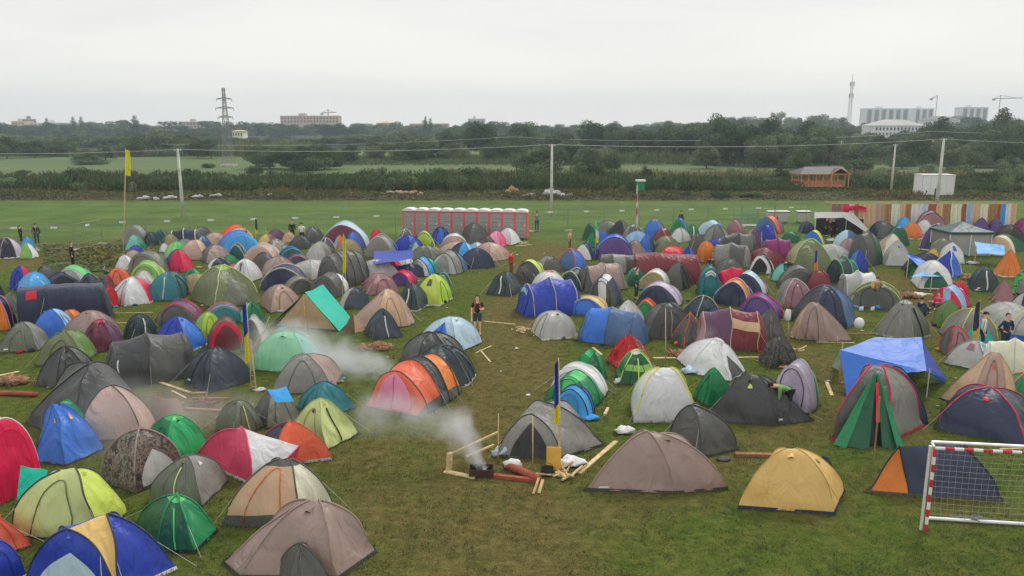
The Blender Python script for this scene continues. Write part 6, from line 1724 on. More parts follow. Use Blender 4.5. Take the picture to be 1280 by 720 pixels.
for k, (z, w) in enumerate(((t.z - 2.4, 1.7), (t.z - 4.4, 2.0), (t.z - 6.4, 1.7))):
    m = MB(); m.tube([(-w, 0, z), (0, 0, z + .35), (w, 0, z)], .07, col('dgrey'), 4); m.tube([(-w, 0, z), (w, 0, z)], .06, col('dgrey'), 4)
    for s in (-w, w): m.tube([(s, 0, z), (s, 0, z - .6)], .06, col('grey'), 4)
    m.build('crossarm', 'metal', r)
m = MB(); m.box(-1.5, -1.5, 0, 1.5, 1.5, .5, col('concrete', .8)); m.build('foundation', 'concrete', r)
Y = 420; t = at_depth(1066, 95, Y); r = empty('radio_mast', (t.x, Y, 0), 'tall grey lattice radio mast rising from the wood', 'mast')
lattice(r, t.z - 3, 2.0, 1.0, 12, col('grey'), .05)
m = MB(); m.tube([(0, 0, t.z - 3), (0, 0, t.z + 1)], .1, col('dgrey'), 5); m.build('antenna', 'metal', r)
for z in (t.z - 5, t.z - 11):
    m = MB()
    for a in range(3): m.box(1.1 * math.cos(a * 2.1) - .2, 1.1 * math.sin(a * 2.1) - .2, z, 1.1 * math.cos(a * 2.1) + .2, 1.1 * math.sin(a * 2.1) + .2, z + 2.2, col('palegrey'))
    m.build('antenna_panel', 'plain', r)

# distant buildings
def building(px0, px1, ytop, Y, c, label, floors, cols_, strip=None, flat=True, roofc=None, depth=16):
    a, b = at_depth(px0, ytop, Y), at_depth(px1, ytop, Y); H = a.z; w = b.x - a.x
    r = empty('building' if floors > 2 else 'low_building', ((a.x + b.x) / 2, Y, 0), label, 'building')
    m = MB(); m.box(-w / 2, 0, 0, w / 2, depth, H, col(c)); m.build('wall', 'wall', r)
    if flat:
        m = MB(); m.box(-w / 2 - .3, -.3, H, w / 2 + .3, depth + .3, H + .5, col(roofc or 'palegrey')); m.build('roof', 'wall', r)
        m = MB(); m.box(-w * .2, depth * .3, H + .5, -w * .08, depth * .7, H + 3, col(c)); m.build('roof_housing', 'wall', r)
    else:
        m = MB(); rh = 3.5; A = [Vector((-w / 2 - .6, -.6, H)), Vector((w / 2 + .6, -.6, H)), Vector((w / 2 + .6, depth + .6, H)), Vector((-w / 2 - .6, depth + .6, H))]
        ins = min(8, w * .3); rh = min(rh, w * .12); q0, q1 = Vector((-w / 2 + ins, depth / 2, H + rh)), Vector((w / 2 - ins, depth / 2, H + rh))
        for f in ((A[0], A[1], q1, q0), (A[2], A[3], q0, q1), (A[1], A[2], q1), (A[3], A[0], q0)): m.face(f, col(roofc or 'grey'))
        m.build('roof', 'wall', r)
    vis = [H - (k + 1) * (H - 1) / floors for k in range(min(floors, 3))]
    for k in range(cols_):
        x = -w / 2 + w * (k + .5) / cols_; ww = w / cols_ * .28
        if strip:
            m = MB(); m.box(x - ww, -.25, 2, x + ww, -.02, H - 1, col(strip)); m.build('balcony_column', 'wall', r)
        else:
            for z in vis[:2]:
                m = MB(); m.box(x - ww * .8, -.08, z + .2, x + ww * .8, -.02, z + (H - 1) / floors * .62, col('slate')); m.build('window', 'wall', r)
    return r
building(350, 423, 145, 900, 'beige', 'long beige apartment block on the skyline left of centre', 5, 18)
building(1083, 1137, 136, 900, 'white', 'white high rise with grey balcony columns, left of the three', 9, 6, 'grey')
building(1144, 1168, 136, 930, 'white', 'narrow white high rise between two wider ones', 9, 3, 'grey')
building(1203, 1236, 134.5, 930, 'white', 'white high rise with grey balcony columns, rightmost of the three', 9, 4, 'grey')
building(1094, 1157, 157, 420, 'offwhite', 'low pale building with a wide grey roof before the high rises', 3, 14, None, False, 'ltgrey')
building(1195, 1214, 147, 700, 'ltgrey', 'low grey roofed house right of the tall poplar crowned tree', 2, 4, None, False, 'dgrey')
building(14, 30, 152, 800, 'tan', 'small tan block at the left end of the skyline', 4, 4)
building(28, 33, 149, 805, 'brown', 'thin brown tower beside the small tan block', 5, 2)
building(37, 104, 154, 780, 'offwhite', 'long low pale building on the left skyline', 3, 14)
building(224, 262, 152.5, 780, 'beige', 'beige apartment block on the skyline left of the pylon', 4, 9)
building(290, 303, 164, 420, 'cream', 'small cream house beside the pylon', 2, 4, None, False, 'tan', 8)
building(470, 490, 154, 750, 'beige', 'gabled beige house right of the long apartment block', 3, 4, None, False, 'tan')
building(512, 560, 155, 700, 'beige', 'low beige factory roof below the slim poplars', 3, 8)
building(585, 606, 149, 760, 'ltgrey', 'grey roofed house peeping over the central trees', 3, 4)
building(1160, 1200, 150, 640, 'offwhite', 'pale house with a grey roof left of the rightmost high rise', 3, 7, None, False, 'grey')
def crane(px, ytop, Y, jib, label):
    t = at_depth(px, ytop, Y); r = empty('tower_crane', (t.x, Y, 0), label, 'crane')
    m = MB(); m.tube([(0, 0, 0), (0, 0, t.z)], .5, col('grey'), 4); m.build('tower', 'metal', r)
    m = MB(); m.tube([(-8, 0, t.z - 4), (jib, 0, t.z - 3)], .45, col('grey'), 4); m.tube([(0, 0, t.z), (jib * .7, 0, t.z - 3.2)], .2, col('grey'), 4); m.tube([(0, 0, t.z), (-8, 0, t.z - 4)], .2, col('grey'), 4); m.build('jib', 'metal', r)
    m = MB(); m.box(-9, -1, t.z - 6, -6, 1, t.z - 4, col('grey')); m.build('counterweight', 'metal', r)
crane(1251, 119, 950, 26, 'tower crane with its jib to the right on the right skyline')
crane(410, 137, 950, 10, 'faint tower crane behind the long beige apartment block')
crane(1172, 119, 1000, -3, 'thin crane tower behind the narrow white high rise')

# football goal
p0 = ground(1157, 664); c0 = ground(1157, 550, 2.05); c1 = ground(1280, 556, 2.05)
d = (c1 - c0); d.z = 0; d.normalize(); back = Vector((-d.y, d.x, 0))
r = empty('football_goal', p0, 'red and white striped handball goal with a net at the right edge', 'goal', math.atan2(d.y, d.x))
def stripe(a, b, n, ph=0):
    m = MB(); a, b = Vector(a), Vector(b)
    for k in range(n):
        m.tube([a.lerp(b, k / n), a.lerp(b, (k + 1) / n)], .04, col((172, 48, 56) if (k + ph) % 2 else 'offwhite'), 8)
    return m
stripe((0, 0, 0), (0, 0, 2.05), 11, 1).build('post', 'plain', r); stripe((3.05, 0, 0), (3.05, 0, 2.05), 11, 1).build('post', 'plain', r)
stripe((0, 0, 2.07), (3.05, 0, 2.07), 15).build('crossbar', 'plain', r)
rz_ = math.atan2(d.y, d.x); q = ground(1160, 650) - p0
lx_, ly_ = q.x * math.cos(rz_) + q.y * math.sin(rz_), -q.x * math.sin(rz_) + q.y * math.cos(rz_)
D = ly_; TD = .22; xo = lx_; m = MB()
for x, o_ in ((0, xo), (3.05, 0)):
    m.tube([(x, .05, 2.07), (x + (-.0 if x else .0), TD, 2.12)], .028, col('white'), 7); m.tube([(x + o_ * .1, TD, 2.12), (x + o_, D, .05)], .014, col('offwhite'), 6)
m.tube([(0, TD, 2.13), (3.05, TD, 2.13)], .035, col('white'), 7); m.tube([(-.085, .06, 0), (-.085, .06, 2.1)], .035, col('offwhite'), 7); m.build('rear_frame', 'metal', r)
m = MB(); m.tube([(xo, D, .05), (3.05, D, .05)], .045, col('white'), 8); m.build('ground_bar', 'metal', r)
m = MB(); rr = random.Random(3); nc = col('ltgrey', .95); s_ = .0024
def bk(k, t): x = 3.05 * k; return (x + xo * t * (1 - k), TD + (D - TD) * t + .05 * math.sin(PI * t), 2.1 * (1 - t) + .03)
for k in range(21): m.tube([bk(k / 20, t / 8) for t in range(9)], s_, nc, 3)
for k in range(1, 14): m.tube([(bk(j / 12, k / 14)[0], bk(j / 12, k / 14)[1], bk(0, k / 14)[2] - .04 * math.sin(PI * j / 12)) for j in range(13)], s_, nc, 3)
for k in range(1, 14):
    for x in (0, 1): b_ = bk(x, 1 - k / 14); m.tube([(3.05 * x, .04, 2.06 * k / 14), b_], s_, nc, 3)
for k in range(1, 21): m.tube([(3.05 * k / 20, .04, 2.08), (3.05 * k / 20, TD, 2.12)], s_, nc, 3)
m.build('net', 'plain', r)
m = MB()
for k in range(14):
    a = Vector((1.15 + rr.uniform(-.3, .3), D + rr.uniform(-.12, .1), .08 + rr.uniform(0, .06))); m.tube([a, a + Vector((rr.uniform(-.2, .2), rr.uniform(-.08, .08), .02)), a + Vector((rr.uniform(-.3, .3), .05, .0))], .012, col('grey'), 4)
m.build('bundled_net', 'plain', r)

# wheeled bins and green netting by the fence
for k, (px, w, lab) in enumerate(((964, .8, 'pale grey wheeled waste container, leftmost of the three by the fence'), (977, 1.1, 'pale grey wheeled waste container, middle one of the three by the fence'), (1003, 1.15, 'pale grey wheeled waste container nearest the grey pavilion'))):
    g = ground(px, 279); r = empty('waste_container', g, lab, 'waste container', 0, 'wheeled waste containers by the fence')
    m = MB(); a = w * .38; b = w * .56
    lo = [(-a, -.35, .2), (a, -.35, .2), (a, .35, .2), (-a, .35, .2)]; hi = [(-b, -.45, 1.05), (b, -.45, 1.05), (b, .45, 1.05), (-b, .45, 1.05)]
    for q in range(4): m.face((lo[q], lo[(q + 1) % 4], hi[(q + 1) % 4], hi[q]), col('ltgrey'))
    m.face(lo[::-1], col('ltgrey')); m.build('bin_body', 'plain', r)
    m = MB(); m.box(-b, -.47, 1.05, b, .47, 1.13, col('black')); m.box(-b, -.49, 1.13, b, .4, 1.2, col('offwhite')); m.build('lid', 'plain', r)
    for x in (-a, a):
        for y in (-.3, .3): m = MB(); m.tube([(x - .03, y, .09), (x + .03, y, .09)], .09, col('charcoal'), 8); m.build('wheel', 'plain', r)
g = ground(932, 283); r = empty('netting_screen', g, 'green transparent netting hung in front of the fence', 'netting')
m = MB()
for k in range(26): x = -1.15 + 2.3 * k / 25; m.tube([(x, .02 * math.sin(k), .15), (x, 0, 1.45)], .012, col('teal', 1.3), 3)
for k in range(12): z = .15 + 1.3 * k / 11; m.tube([(-1.15, 0, z), (1.15, 0, z)], .012, col('green'), 3)
m.build('net_cloth', 'fabric', r)
for x in (-1.15, 1.15): m = MB(); m.tube([(x, 0, 0), (x, 0, 1.5)], .025, col('grey'), 5); m.build('post', 'metal', r)
m = MB()
for k in range(9): m.blob((-1 + k * .25, -.1, .12), (.16, .12, .13), col('offwhite'), 7, 5, .2)
tag(m.build('white_sacks', 'plain', None, True, loc=g + Vector((0, -.3, 0))), 'row of white sacks weighing down the green netting', 'sacks')

# rubble heaps and stones at the meadow edge
def heap(px, py, w, h, c, label, n=14, seed=1):
    g = ground(px, py); r_ = random.Random(seed); m = MB()
    for k in range(n):
        x = r_.gauss(0, w * .3); y = r_.gauss(0, w * .12); s = r_.uniform(.25, .6) * h
        m.blob((x, y, max(.05, s * .5 + h * .45 * max(0, 1 - abs(x) / w * 2))), (s * r_.uniform(.8, 1.5), s, s * .8), vcol(col(c), r_.uniform(.7, 1.1)), 7, 5, .3)
    o = m.build('rubble_heap', 'concrete', None, False, loc=g); tag(o, label, 'rubble heap')
heap(688, 246, 3.4, .9, 'ltgrey', 'large pale rubble heap at the foot of the central power pole', 22, 2)
heap(661, 247, 1.8, .5, 'grey', 'smaller grey rubble heap left of the large one', 12, 3)
heap(185, 250, 2.4, .5, 'concrete', 'low pale stone heap left of the left power pole', 10, 4)
heap(215, 249, 2.0, .45, 'concrete', 'low stone heap just behind the left power pole', 10, 5)
heap(250, 248, 2.2, .45, 'concrete', 'low stone heap right of the left power pole', 10, 6)
heap(271, 247, 2.0, .45, 'concrete', 'low pale stone heap, second to the right of the left power pole', 10, 7)
heap(336, 246, 2.2, .45, 'concrete', 'pale stone heap halfway between the left pole and the toilets', 10, 8)
heap(500, 243, 5.5, .5, 'beige', 'long low brown earth and stone heap behind the toilets', 30, 9)
heap(640, 243, 2.0, .9, 'dwood', 'brown earth heap behind the right end of the toilets', 14, 10)
# ------------------------------------------------------------------ tarpaulins and shelters
def thing_sheets(name, px, py, label, cat, sheets, posts=()):
    b0 = ground(px, py); r = empty(name, b0, label, cat)
    for (nm, pts, c, sag, mat) in sheets:
        s = sheet([P3(*p) - b0 for p in pts], c, 10, 10, sag, .025, px)
        s.build(nm, mat, r, True)
    for (x, y, z, c) in posts:
        g = ground(x, y) - b0; MB().tube([g, g + Vector((0, 0, z))], .022, col(c), 6).build('post', 'wood', r)
    return r
thing_sheets('tarpaulin_shelter', 1110, 497, 'wide blue tarpaulin shelter on poles behind the green porch tent', 'shelter', [
    ('roof_sheet', [(1094, 422, 1.55), (1152, 422, 1.6), (1158, 464, 1.05), (1050, 438, 1.3)], 'blue', .06, 'tarp'),
    ('front_sheet', [(1050, 438, 1.3), (1158, 464, 1.05), (1135, 466, 1.0), (1058, 495, .05)], 'blue', .05, 'tarp'),
    ('side_sheet', [(1152, 422, 1.6), (1163, 444, .9), (1184, 476, .04), (1158, 464, 1.05)], 'royal', .05, 'tarp'),
    ('side_drape', [(1158, 464, 1.05), (1163, 462, .95), (1184, 476, .04), (1176, 479, .04)], 'blue', .02, 'tarp'),
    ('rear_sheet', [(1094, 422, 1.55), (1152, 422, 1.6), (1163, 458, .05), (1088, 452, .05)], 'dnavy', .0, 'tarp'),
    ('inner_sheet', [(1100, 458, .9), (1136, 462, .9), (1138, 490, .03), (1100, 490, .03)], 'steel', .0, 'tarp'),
    ('corner_flap', [(1050, 438, 1.3), (1058, 434, 1.3), (1048, 462, .03), (1040, 458, .03)], 'paleblue', .0, 'tarp')],
    [(1158, 497, 1.05, 'offwhite'), (1050, 468, 1.28, 'wood')])
thing_sheets('frame_shelter', 385, 416, 'wooden frame tent with a turquoise roof sheet and canvas front', 'shelter', [
    ('turquoise_sheet', [(381, 366, 1.75), (404, 356, 1.75), (440, 399, .05), (424, 414, .05)], 'turq', .03, 'tarp'),
    ('black_sheet', [(404, 356, 1.75), (381, 366, 1.75), (338, 407, .05), (356, 392, .05)], 'dslate', .03, 'tarp'),
    ('canvas_front', [(380.5, 368, 1.7), (382, 368, 1.7), (420, 412, .05), (346, 407, .05)], 'tan', .0, 'fabric')],
    [(382, 413, 1.7, 'wood')])
thing_sheets('canvas_wedge', 440, 416, 'small brown canvas wedge tent right of the turquoise roof sheet', 'tent', [
    ('left_sheet', [(441, 391, .95), (442, 391, .95), (444, 417, .03), (428, 414, .03)], 'brown', .0, 'fabric'),
    ('right_sheet', [(441, 391, .95), (442, 391, .95), (457, 412, .03), (444, 417, .03)], 'tan', .0, 'fabric')])
thing_sheets('porch_tent', 1090, 560, 'open dark green porch with a red strip hanging in its doorway', 'tent', [
    ('left_wing', [(1093, 466, 1.95), (1095, 466, 1.95), (1058, 560, .03), (1041, 556, .03)], 'green', .02, 'fabric'),
    ('right_wing', [(1096, 466, 1.95), (1098, 466, 1.95), (1131, 560, .03), (1122, 562, .03)], 'green', .02, 'fabric'),
    ('left_curtain', [(1094.5, 468, 1.92), (1096, 468, 1.92), (1086, 561, .03), (1057, 559, .03)], 'dgreen', .03, 'fabric'),
    ('right_curtain', [(1096, 468, 1.92), (1097, 468, 1.92), (1123, 560, .03), (1103, 561, .03)], 'dgreen', .03, 'fabric'),
    ('doorway', [(1095, 470, 1.86), (1097, 470, 1.86), (1104, 556, .03), (1085, 556, .03)], 'black', .0, 'fabric'),  # black sheet put in as the shade behind the porch opening
    ('red_strip', [(1095, 478, 1.8), (1098, 478, 1.8), (1100, 527, .8), (1095, 528, .8)], 'red', .0, 'fabric')],
    [(1092, 576, 1.9, 'khaki')])
thing_sheets('awning', 1165, 362, 'light blue awning stretched in front of the white tent', 'awning', [
    ('awning_sheet', [(1156, 339, .95), (1170, 339, .95), (1181, 345, .8), (1138, 346, .8)], 'azure', .0, 'tarp')], [(1163, 364, .8, 'wood'), (1176, 360, .8, 'wood')])
thing_sheets('blue_flap', 1140, 350, 'blue tarpaulin flap slanting over the dark green dome tent', 'tarpaulin', [
    ('tarpaulin_sheet', [(1130, 316, 1.3), (1140, 318, 1.3), (1160, 328, .9), (1150, 334, .8)], 'blue', .03, 'tarp')], [(1133, 348, 1.2, 'wood')])
thing_sheets('awning', 1237, 335, 'sky blue awning hanging in front of the tan arched tent', 'awning', [
    ('awning_sheet', [(1218, 302, 1.25), (1256, 307, 1.25), (1256, 318, .85), (1222, 317, .8)], 'azure', .04, 'tarp')], [(1218, 330, 1.25, 'wood'), (1256, 334, 1.2, 'wood')])
thing_sheets('tarpaulin', 490, 345, 'royal blue tarpaulin spread above the red and black dome tents', 'tarpaulin', [
    ('tarpaulin_sheet', [(468, 314, 1.35), (516, 313, 1.45), (516, 323, 1.25), (466, 331, 1.15)], 'royal', .05, 'tarp')], [(467, 348, 1.15, 'wood'), (514, 342, 1.2, 'wood')])
thing_sheets('towel', 350, 500, 'light blue towel thrown over the grey dome tent', 'towel', [
    ('towel_cloth', [(334, 488, 1.32), (358, 484, 1.36), (367, 502, 1.0), (345, 503, 1.05)], 'azure', -.06, 'cloth')])
thing_sheets('teal_cloth', 40, 620, 'crumpled teal cloth hanging beside the crimson tunnel tent', 'cloth', [
    ('cloth_sheet', [(26, 582, 1.05), (60, 588, .8), (50, 618, .35), (21, 624, .3)], 'turq', -.08, 'fabric')])
thing_sheets('camouflage_net', 208, 524, 'rumpled brown cloth heap at the end of the pink fronted charcoal tent', 'cloth', [
    ('cloth_sheet', [(190, 497, .75), (222, 498, .55), (234, 524, .03), (188, 526, .03)], 'brown', -.12, 'cloth')])

# ------------------------------------------------------------------ flags
def flag(px, ytop, ybase, bands, label, fw=.55, flen=1.5, lean=0.0, pr=.025, pc='wood', extra=None, fold=.35):
    Y = dist_row(ybase); b = ground(px, ybase); t = at_depth(px + lean, ytop, Y); H = t.z
    r = empty('flag', b, label, 'flag')
    top = Vector((t.x - b.x, 0, H)); MB().tube([(0, 0, 0), top * .5 + Vector((.02, 0, 0)), top], pr, col(pc), 7, pr * .6).build('flag_pole', 'wood', r, True)
    m = MB(); rows = []; nv = 16
    for i in range(nv + 1):
        v = i / nv; z = H - .04 - flen * v; base = top * (z / H)
        rows.append([(base.x + fw * (j / 8) * (.55 + .45 * v) * (1 - .3 * v), .10 * math.sin(j * 1.6 + v * 2.2) * (j / 8) * fold * 3 - .02, z - .10 * (j / 8) * (1 + math.sin(3 * v))) for j in range(9)])
    def cf(a, b_): return col(bands[min(len(bands) - 1, int(a / nv * len(bands)))])
    m.grid(rows, cf); m.build('flag_cloth', 'fabric', r, True)
    if extra: extra(r, H)
    return r
flag(154, 186, 322, ['yellow', 'yellow', 'yellow', 'yellow', 'yellow', 'yellow'], 'tall pole with a yellow flag at the left of the camp', .5, 1.75, 3, .035)
flag(428, 292, 378, ['flagyellow'], 'long narrow yellow flag beside the many hooped tunnel tent', .2, 2.0, 1)
def ladder(r, H):
    m = MB(); m.tube([(.18, 0, 0), (.10, 0, 1.9)], .02, col('wood'), 5)
    for k in range(9): m.tube([(0, 0, .15 + k * .2), (.17 - k * .008, 0, .15 + k * .2)], .014, col('wood'), 5)
    m.tube([(0.02, 0, 1.4), (.75, .1, 2.4)], .02, col('wood'), 5)
    m.build('ladder_brace', 'wood', r)
flag(314, 378, 488, ['flagblue', 'flagyellow'], 'blue over yellow flag on a ladder like wooden pole between the slate and mint domes', -.24, 2.1, -6, .022, 'wood', ladder)
flag(699, 448, 588, ['flagblue', 'flagblue', 'flagyellow'], 'narrow blue over yellow flag at the grey tunnel tent by the campfire', -.17, 1.75, -1, .03)
flag(797, 230, 312, ['offwhite', 'red', 'offwhite', 'red', 'offwhite', 'yellow'], 'white, red and yellow banner on a thin pole over the right block', -.14, 3.2, 0, .025, 'offwhite')
flag(744, 276, 320, ['lgreen', 'offwhite', 'yellow'], 'green and yellow pennant left of the purple arched tent', .35, 1.5, 1, .025, 'offwhite')
flag(1021, 311, 358, ['flagblue', 'orange', 'flagyellow'], 'orange and blue flag in front of the big olive green dome', -.2, 1.7, 1, .022)
flag(1222, 375, 442, ['navy', 'navy', 'mustard'], 'navy and mustard flag leaning behind the man in the black cap', -.26, 1.6, 3, .022)
flag(319, 272, 312, ['navy', 'navy', 'yellow'], 'small navy and yellow flag in the back row beside the azure tent', .2, 1.1, 0, .02)
flag(1165, 293, 322, ['offwhite'], 'x', .1, .3) if False else None
def stick(px, ybase, ytop, label, lean=0, rad=.02, c='wood', nm='wooden_stake', cat='stake', group='stakes standing among the tents'):
    Y = dist_row(ybase); b = ground(px, ybase); t = at_depth(px + lean, ytop, Y)
    o = MB().tube([(0, 0, 0), (t.x - b.x, 0, t.z)], rad, col(c), 6, rad * .8).build(nm, 'wood', None, True, loc=b); return tag(o, label, cat, group)
stick(623, 577, 517, 'stake at the left of the grey tunnel tent by the fire')
stick(666, 582, 521, 'pale stake in front of the open grey tunnel tent doorway')
stick(832, 454, 385, 'thin stake before the big charcoal dome tent')
stick(986, 425, 396, 'stake carrying a white bag by the pinkish taupe tent')
stick(1047, 432, 420, 'short stake near the blue tarpaulin shelter')
stick(335, 298, 284, 'short pole in the back row right of the small navy flag', -4)
stick(836, 306, 284, 'pale pole leaning in the back row by the dark red tent', -8)
stick(952, 316, 290, 'pale thin pole before the magenta tunnel tent', 0, .02, 'offwhite')
stick(395, 345, 312, 'pale stake standing left of the many hooped tunnel tent', 0, .025, 'ltgrey')
stick(331, 410, 396, 'crooked stake right of the ladder pole flag', 6)
stick(1075, 420, 404, 'short stake holding a white balloon', 0, .012)
o = MB().blob((0, 0, 0), (.22, .22, .26), col('white'), 14, 10).build('balloon', 'plain', None, True, loc=at_depth(1074, 404, dist_row(420))); tag(o, 'white balloon on a stake near the blue tarpaulin shelter', 'balloon')
o = MB().blob((0, 0, 0), (.14, .1, .26), col('white'), 9, 7, .3).build('plastic_bag', 'plain', None, True, loc=at_depth(984.5, 394, dist_row(425)) ); tag(o, 'white plastic bag hanging on a stake by the pinkish taupe tent', 'bag')

# ------------------------------------------------------------------ wood, firewood, litter
def plank(x0, y0, x1, y1, label, w=.11, th=.03, z0=0.0, z1=0.0, c='wood', group='planks and battens lying on the grass'):
    a, b = P3(x0, y0, z0), P3(x1, y1, z1); d = b - a; L = d.length
    m = MB(); m.box(0, -w / 2, .005, L, w / 2, .005 + th, col(c)); o = m.build('plank', 'wood', None, False, loc=a)
    o.rotation_euler = (0, -math.asin(d.z / L), math.atan2(d.y, d.x)); return tag(o, label, 'plank', group)
plank(193, 476, 240, 492, 'long pale plank lying left of the dark slate blue dome')
plank(236, 492, 262, 491, 'short pale plank in front of the dark slate blue dome')
plank(215, 489, 232, 498, 'short brown batten below the long pale plank', .07)
plank(-5, 471, 24, 465, 'plank sticking in from the left edge', .12)
plank(238, 499, 285, 499, 'reddish batten lying on the small wood pile', .09, .05, 0, 0, 'dwood')
plank(232, 512, 287, 515, 'brown beam behind the smoke veiled olive tents', .13, .06, 0, 0, 'dwood')
plank(143, 392, 191, 391, 'thin pale batten right of the navy cabin tent', .05)
plank(141, 404, 160, 404, 'short pale batten before the navy cabin tent', .05)
plank(604, 402, 644, 406, 'pale batten lying beside the standing man', .07)
plank(594, 442, 614, 433, 'pale batten right of the white dome with blue door', .05)
plank(600, 438, 613, 453, 'second batten crossing behind the slate black dome', .06)
plank(760, 512, 756, 520, 'short pale block left of the yellow trimmed white tent', .09, .08)
plank(884, 448, 948, 447, 'long pale plank behind the wide charcoal tent', .09)
plank(816, 448, 845, 448, 'pale plank right of the emerald domes', .12)
plank(741, 435, 752, 444, 'short pale plank above the dark green small dome', .1)
plank(1033, 478, 1040, 495, 'pale plank on the grass left of the green porch', .12)
plank(1020, 428, 1068, 429, 'thin pale batten left of the blue tarpaulin', .05)
plank(1048, 418, 1095, 418, 'wooden beam behind the blue tarpaulin shelter', .1, .05, 0, 0, 'dwood')
plank(919, 570, 965, 571, 'grey brown beam left of the golden yellow dome', .14, .09, 0, 0, 'dwood')
plank(1250, 562, 1290, 561, 'pale batten behind the football goal', .06)
plank(1236, 524, 1290, 527, 'thin pale batten below the teal green tent', .05)
plank(975, 384, 1000, 383, 'pale plank behind the brown grey dome', .1)
plank(1090, 372, 1110, 384, 'pale plank below the girl with the yellow bag', .09)
plank(1070, 385, 1096, 379, 'second pale plank before the charcoal tent with lime arc', .09)
plank(1120, 368, 1165, 369, 'pale beam by the straw bale', .12, .08)
plank(645, 308, 665, 306, 'pale plank lying by the silver white dome at the path', .1)
plank(556, 590, 594, 598, 'pale board on the ground left of the campfire', .16, .04)
plank(594, 594, 672, 603, 'reddish brown beam lying right of the campfire', .13, .09, 0, 0, 'redwood')
plank(724, 593, 770, 553, 'long pale plank right of the yellow board', .13, .05)
plank(560, 570, 623, 541, 'sloping pale batten over the campfire', .06, .04, .35, .95)
plank(583, 572, 617, 557, 'lower pale batten beside the campfire', .06, .04, .3, .35)
plank(563, 590, 564, 567, 'upright stump left of the campfire', .14, .1, 0, .55)
plank(667, 618, 674, 598, 'pale split stick in front of the log end', .05, .05, 0, .3)
plank(674, 617, 679, 600, 'second pale split stick in front of the log end', .07, .05, 0, .25)
def log(x0, y0, x1, y1, r, c, label, z=0.0):
    a, b = P3(x0, y0, r), P3(x1, y1, r); m = MB(); m.tube([(0, 0, 0), (b - a) * .5 + Vector((0, .02, .01)), b - a], r, col(c), 12, r * .9)
    root = empty('log', a, label, 'log')
    m.build('trunk', 'wood', root, True); return root
r = log(632, 581, 674, 599, .11, 'redwood', 'thick reddish log with a white cloth over its upper end by the campfire')
m = MB(); q = P3(641, 582, .11) - Vector(r.location); m.blob((q.x, q.y, .05), (.26, .14, .14), col('offwhite'), 10, 8, .25); m.build('cloth_wrap', 'cloth', r, True)
log(-8, 491, 46, 493, .09, 'redwood', 'long reddish trunk lying at the left edge of the grass')
log(720, 545, 728, 534, .07, 'tan', 'x') if False else None
def sticks(px, py, n, w, label, c='wood', seed=1, L=.5, rad=.02, name='firewood_pile'):
    g = ground(px, py); r_ = random.Random(seed); root = empty(name, g, label, 'firewood')
    for k in range(n):
        a = r_.uniform(0, PI); x, y = r_.gauss(0, w * .35), r_.gauss(0, w * .25); l = L * r_.uniform(.5, 1.2); z = r_.uniform(.02, .12)
        MB().tube([(x, y, z), (x + math.cos(a) * l, y + math.sin(a) * l, z + r_.uniform(-.015, .06))], rad * r_.uniform(.7, 1.5), vcol(col(c), r_.uniform(.65, 1.1)), 6).build('stick', 'wood', root)
    return root
sticks(700, 598, 12, .5, 'heap of split firewood at the foot of the yellow board', 'wood', 3, .6, .03)
sticks(650, 415, 16, .9, 'scattered pale wood scraps left of the light grey oblong dome', 'wood', 4, .35, .025)
sticks(1080, 382, 16, 1.0, 'pale firewood heap in front of the charcoal tent with the lime arc', 'wood', 5, .6, .03)
sticks(1140, 372, 10, .8, 'split wood by the straw bales', 'dwood', 6, .6, .03)
sticks(250, 508, 14, .6, 'dark small wood pile among the smoke veiled tents', 'bark', 7, .45, .03)
sticks(372, 352, 10, .8, 'brown wood between the navy hooped tent and the beige dome', 'dwood', 8, .6, .04)
sticks(995, 440, 8, .6, 'pale sticks behind the speckled dark dome', 'wood', 9, .5, .03)
sticks(845, 446, 10, .6, 'brown firewood left of the white and grey pointed tent', 'dwood', 10, .5, .03)
sticks(655, 305, 8, .9, 'wood scraps at the head of the path near the toilets', 'wood', 11, .5, .03)
sticks(690, 576, 6, .5, 'x', 'wood', 12) if False else None
# straw bales
for (px, py, w, h, lab) in ((1135, 372, 1.5, .45, 'brown straw bale beside the pale beam'), (1185, 357, 1.5, .5, 'wide straw heap right of the light blue awning'), (1210, 349, 1.0, .45, 'straw bale behind the dark green dome marked with a cross'), (470, 436, 1.3, .35, 'brown earth heap behind the drifting smoke'), (12, 480, 1.3, .45, 'brown wooden stump heap at the left edge'), (865, 444, 1.6, .35, 'brown earth heap right of the thin stake')):
    g = ground(px, py); m = MB(); rs = random.Random(px); h *= .7
    for k in range(26):
        x = rs.gauss(0, w * .22); y = rs.gauss(0, .16); s = rs.uniform(.08, .17)
        m.blob((x, y, max(.03, h * .55 * max(.1, 1 - abs(x) / w * 1.6) + rs.uniform(-.05, .05))), (s * 1.5, s * 1.2, s * .8), vcol(col('dwood'), rs.uniform(.55, 1)), 7, 5, .5)
    for k in range(260):
        a = rs.uniform(0, 6.28); x, y = rs.gauss(0, w * .26), rs.gauss(0, .2); z = h * max(.1, 1 - abs(x) / w * 1.5)
        m.tube([(x, y, z * rs.uniform(.3, 1)), (x + rs.uniform(-.25, .25), y + rs.uniform(-.2, .2), z * rs.uniform(.2, 1.15))], .009, vcol(col('tan'), rs.uniform(.35, 1)), 3)
    tag(m.build('straw_heap', 'plain', None, True, loc=g), lab, 'heap')
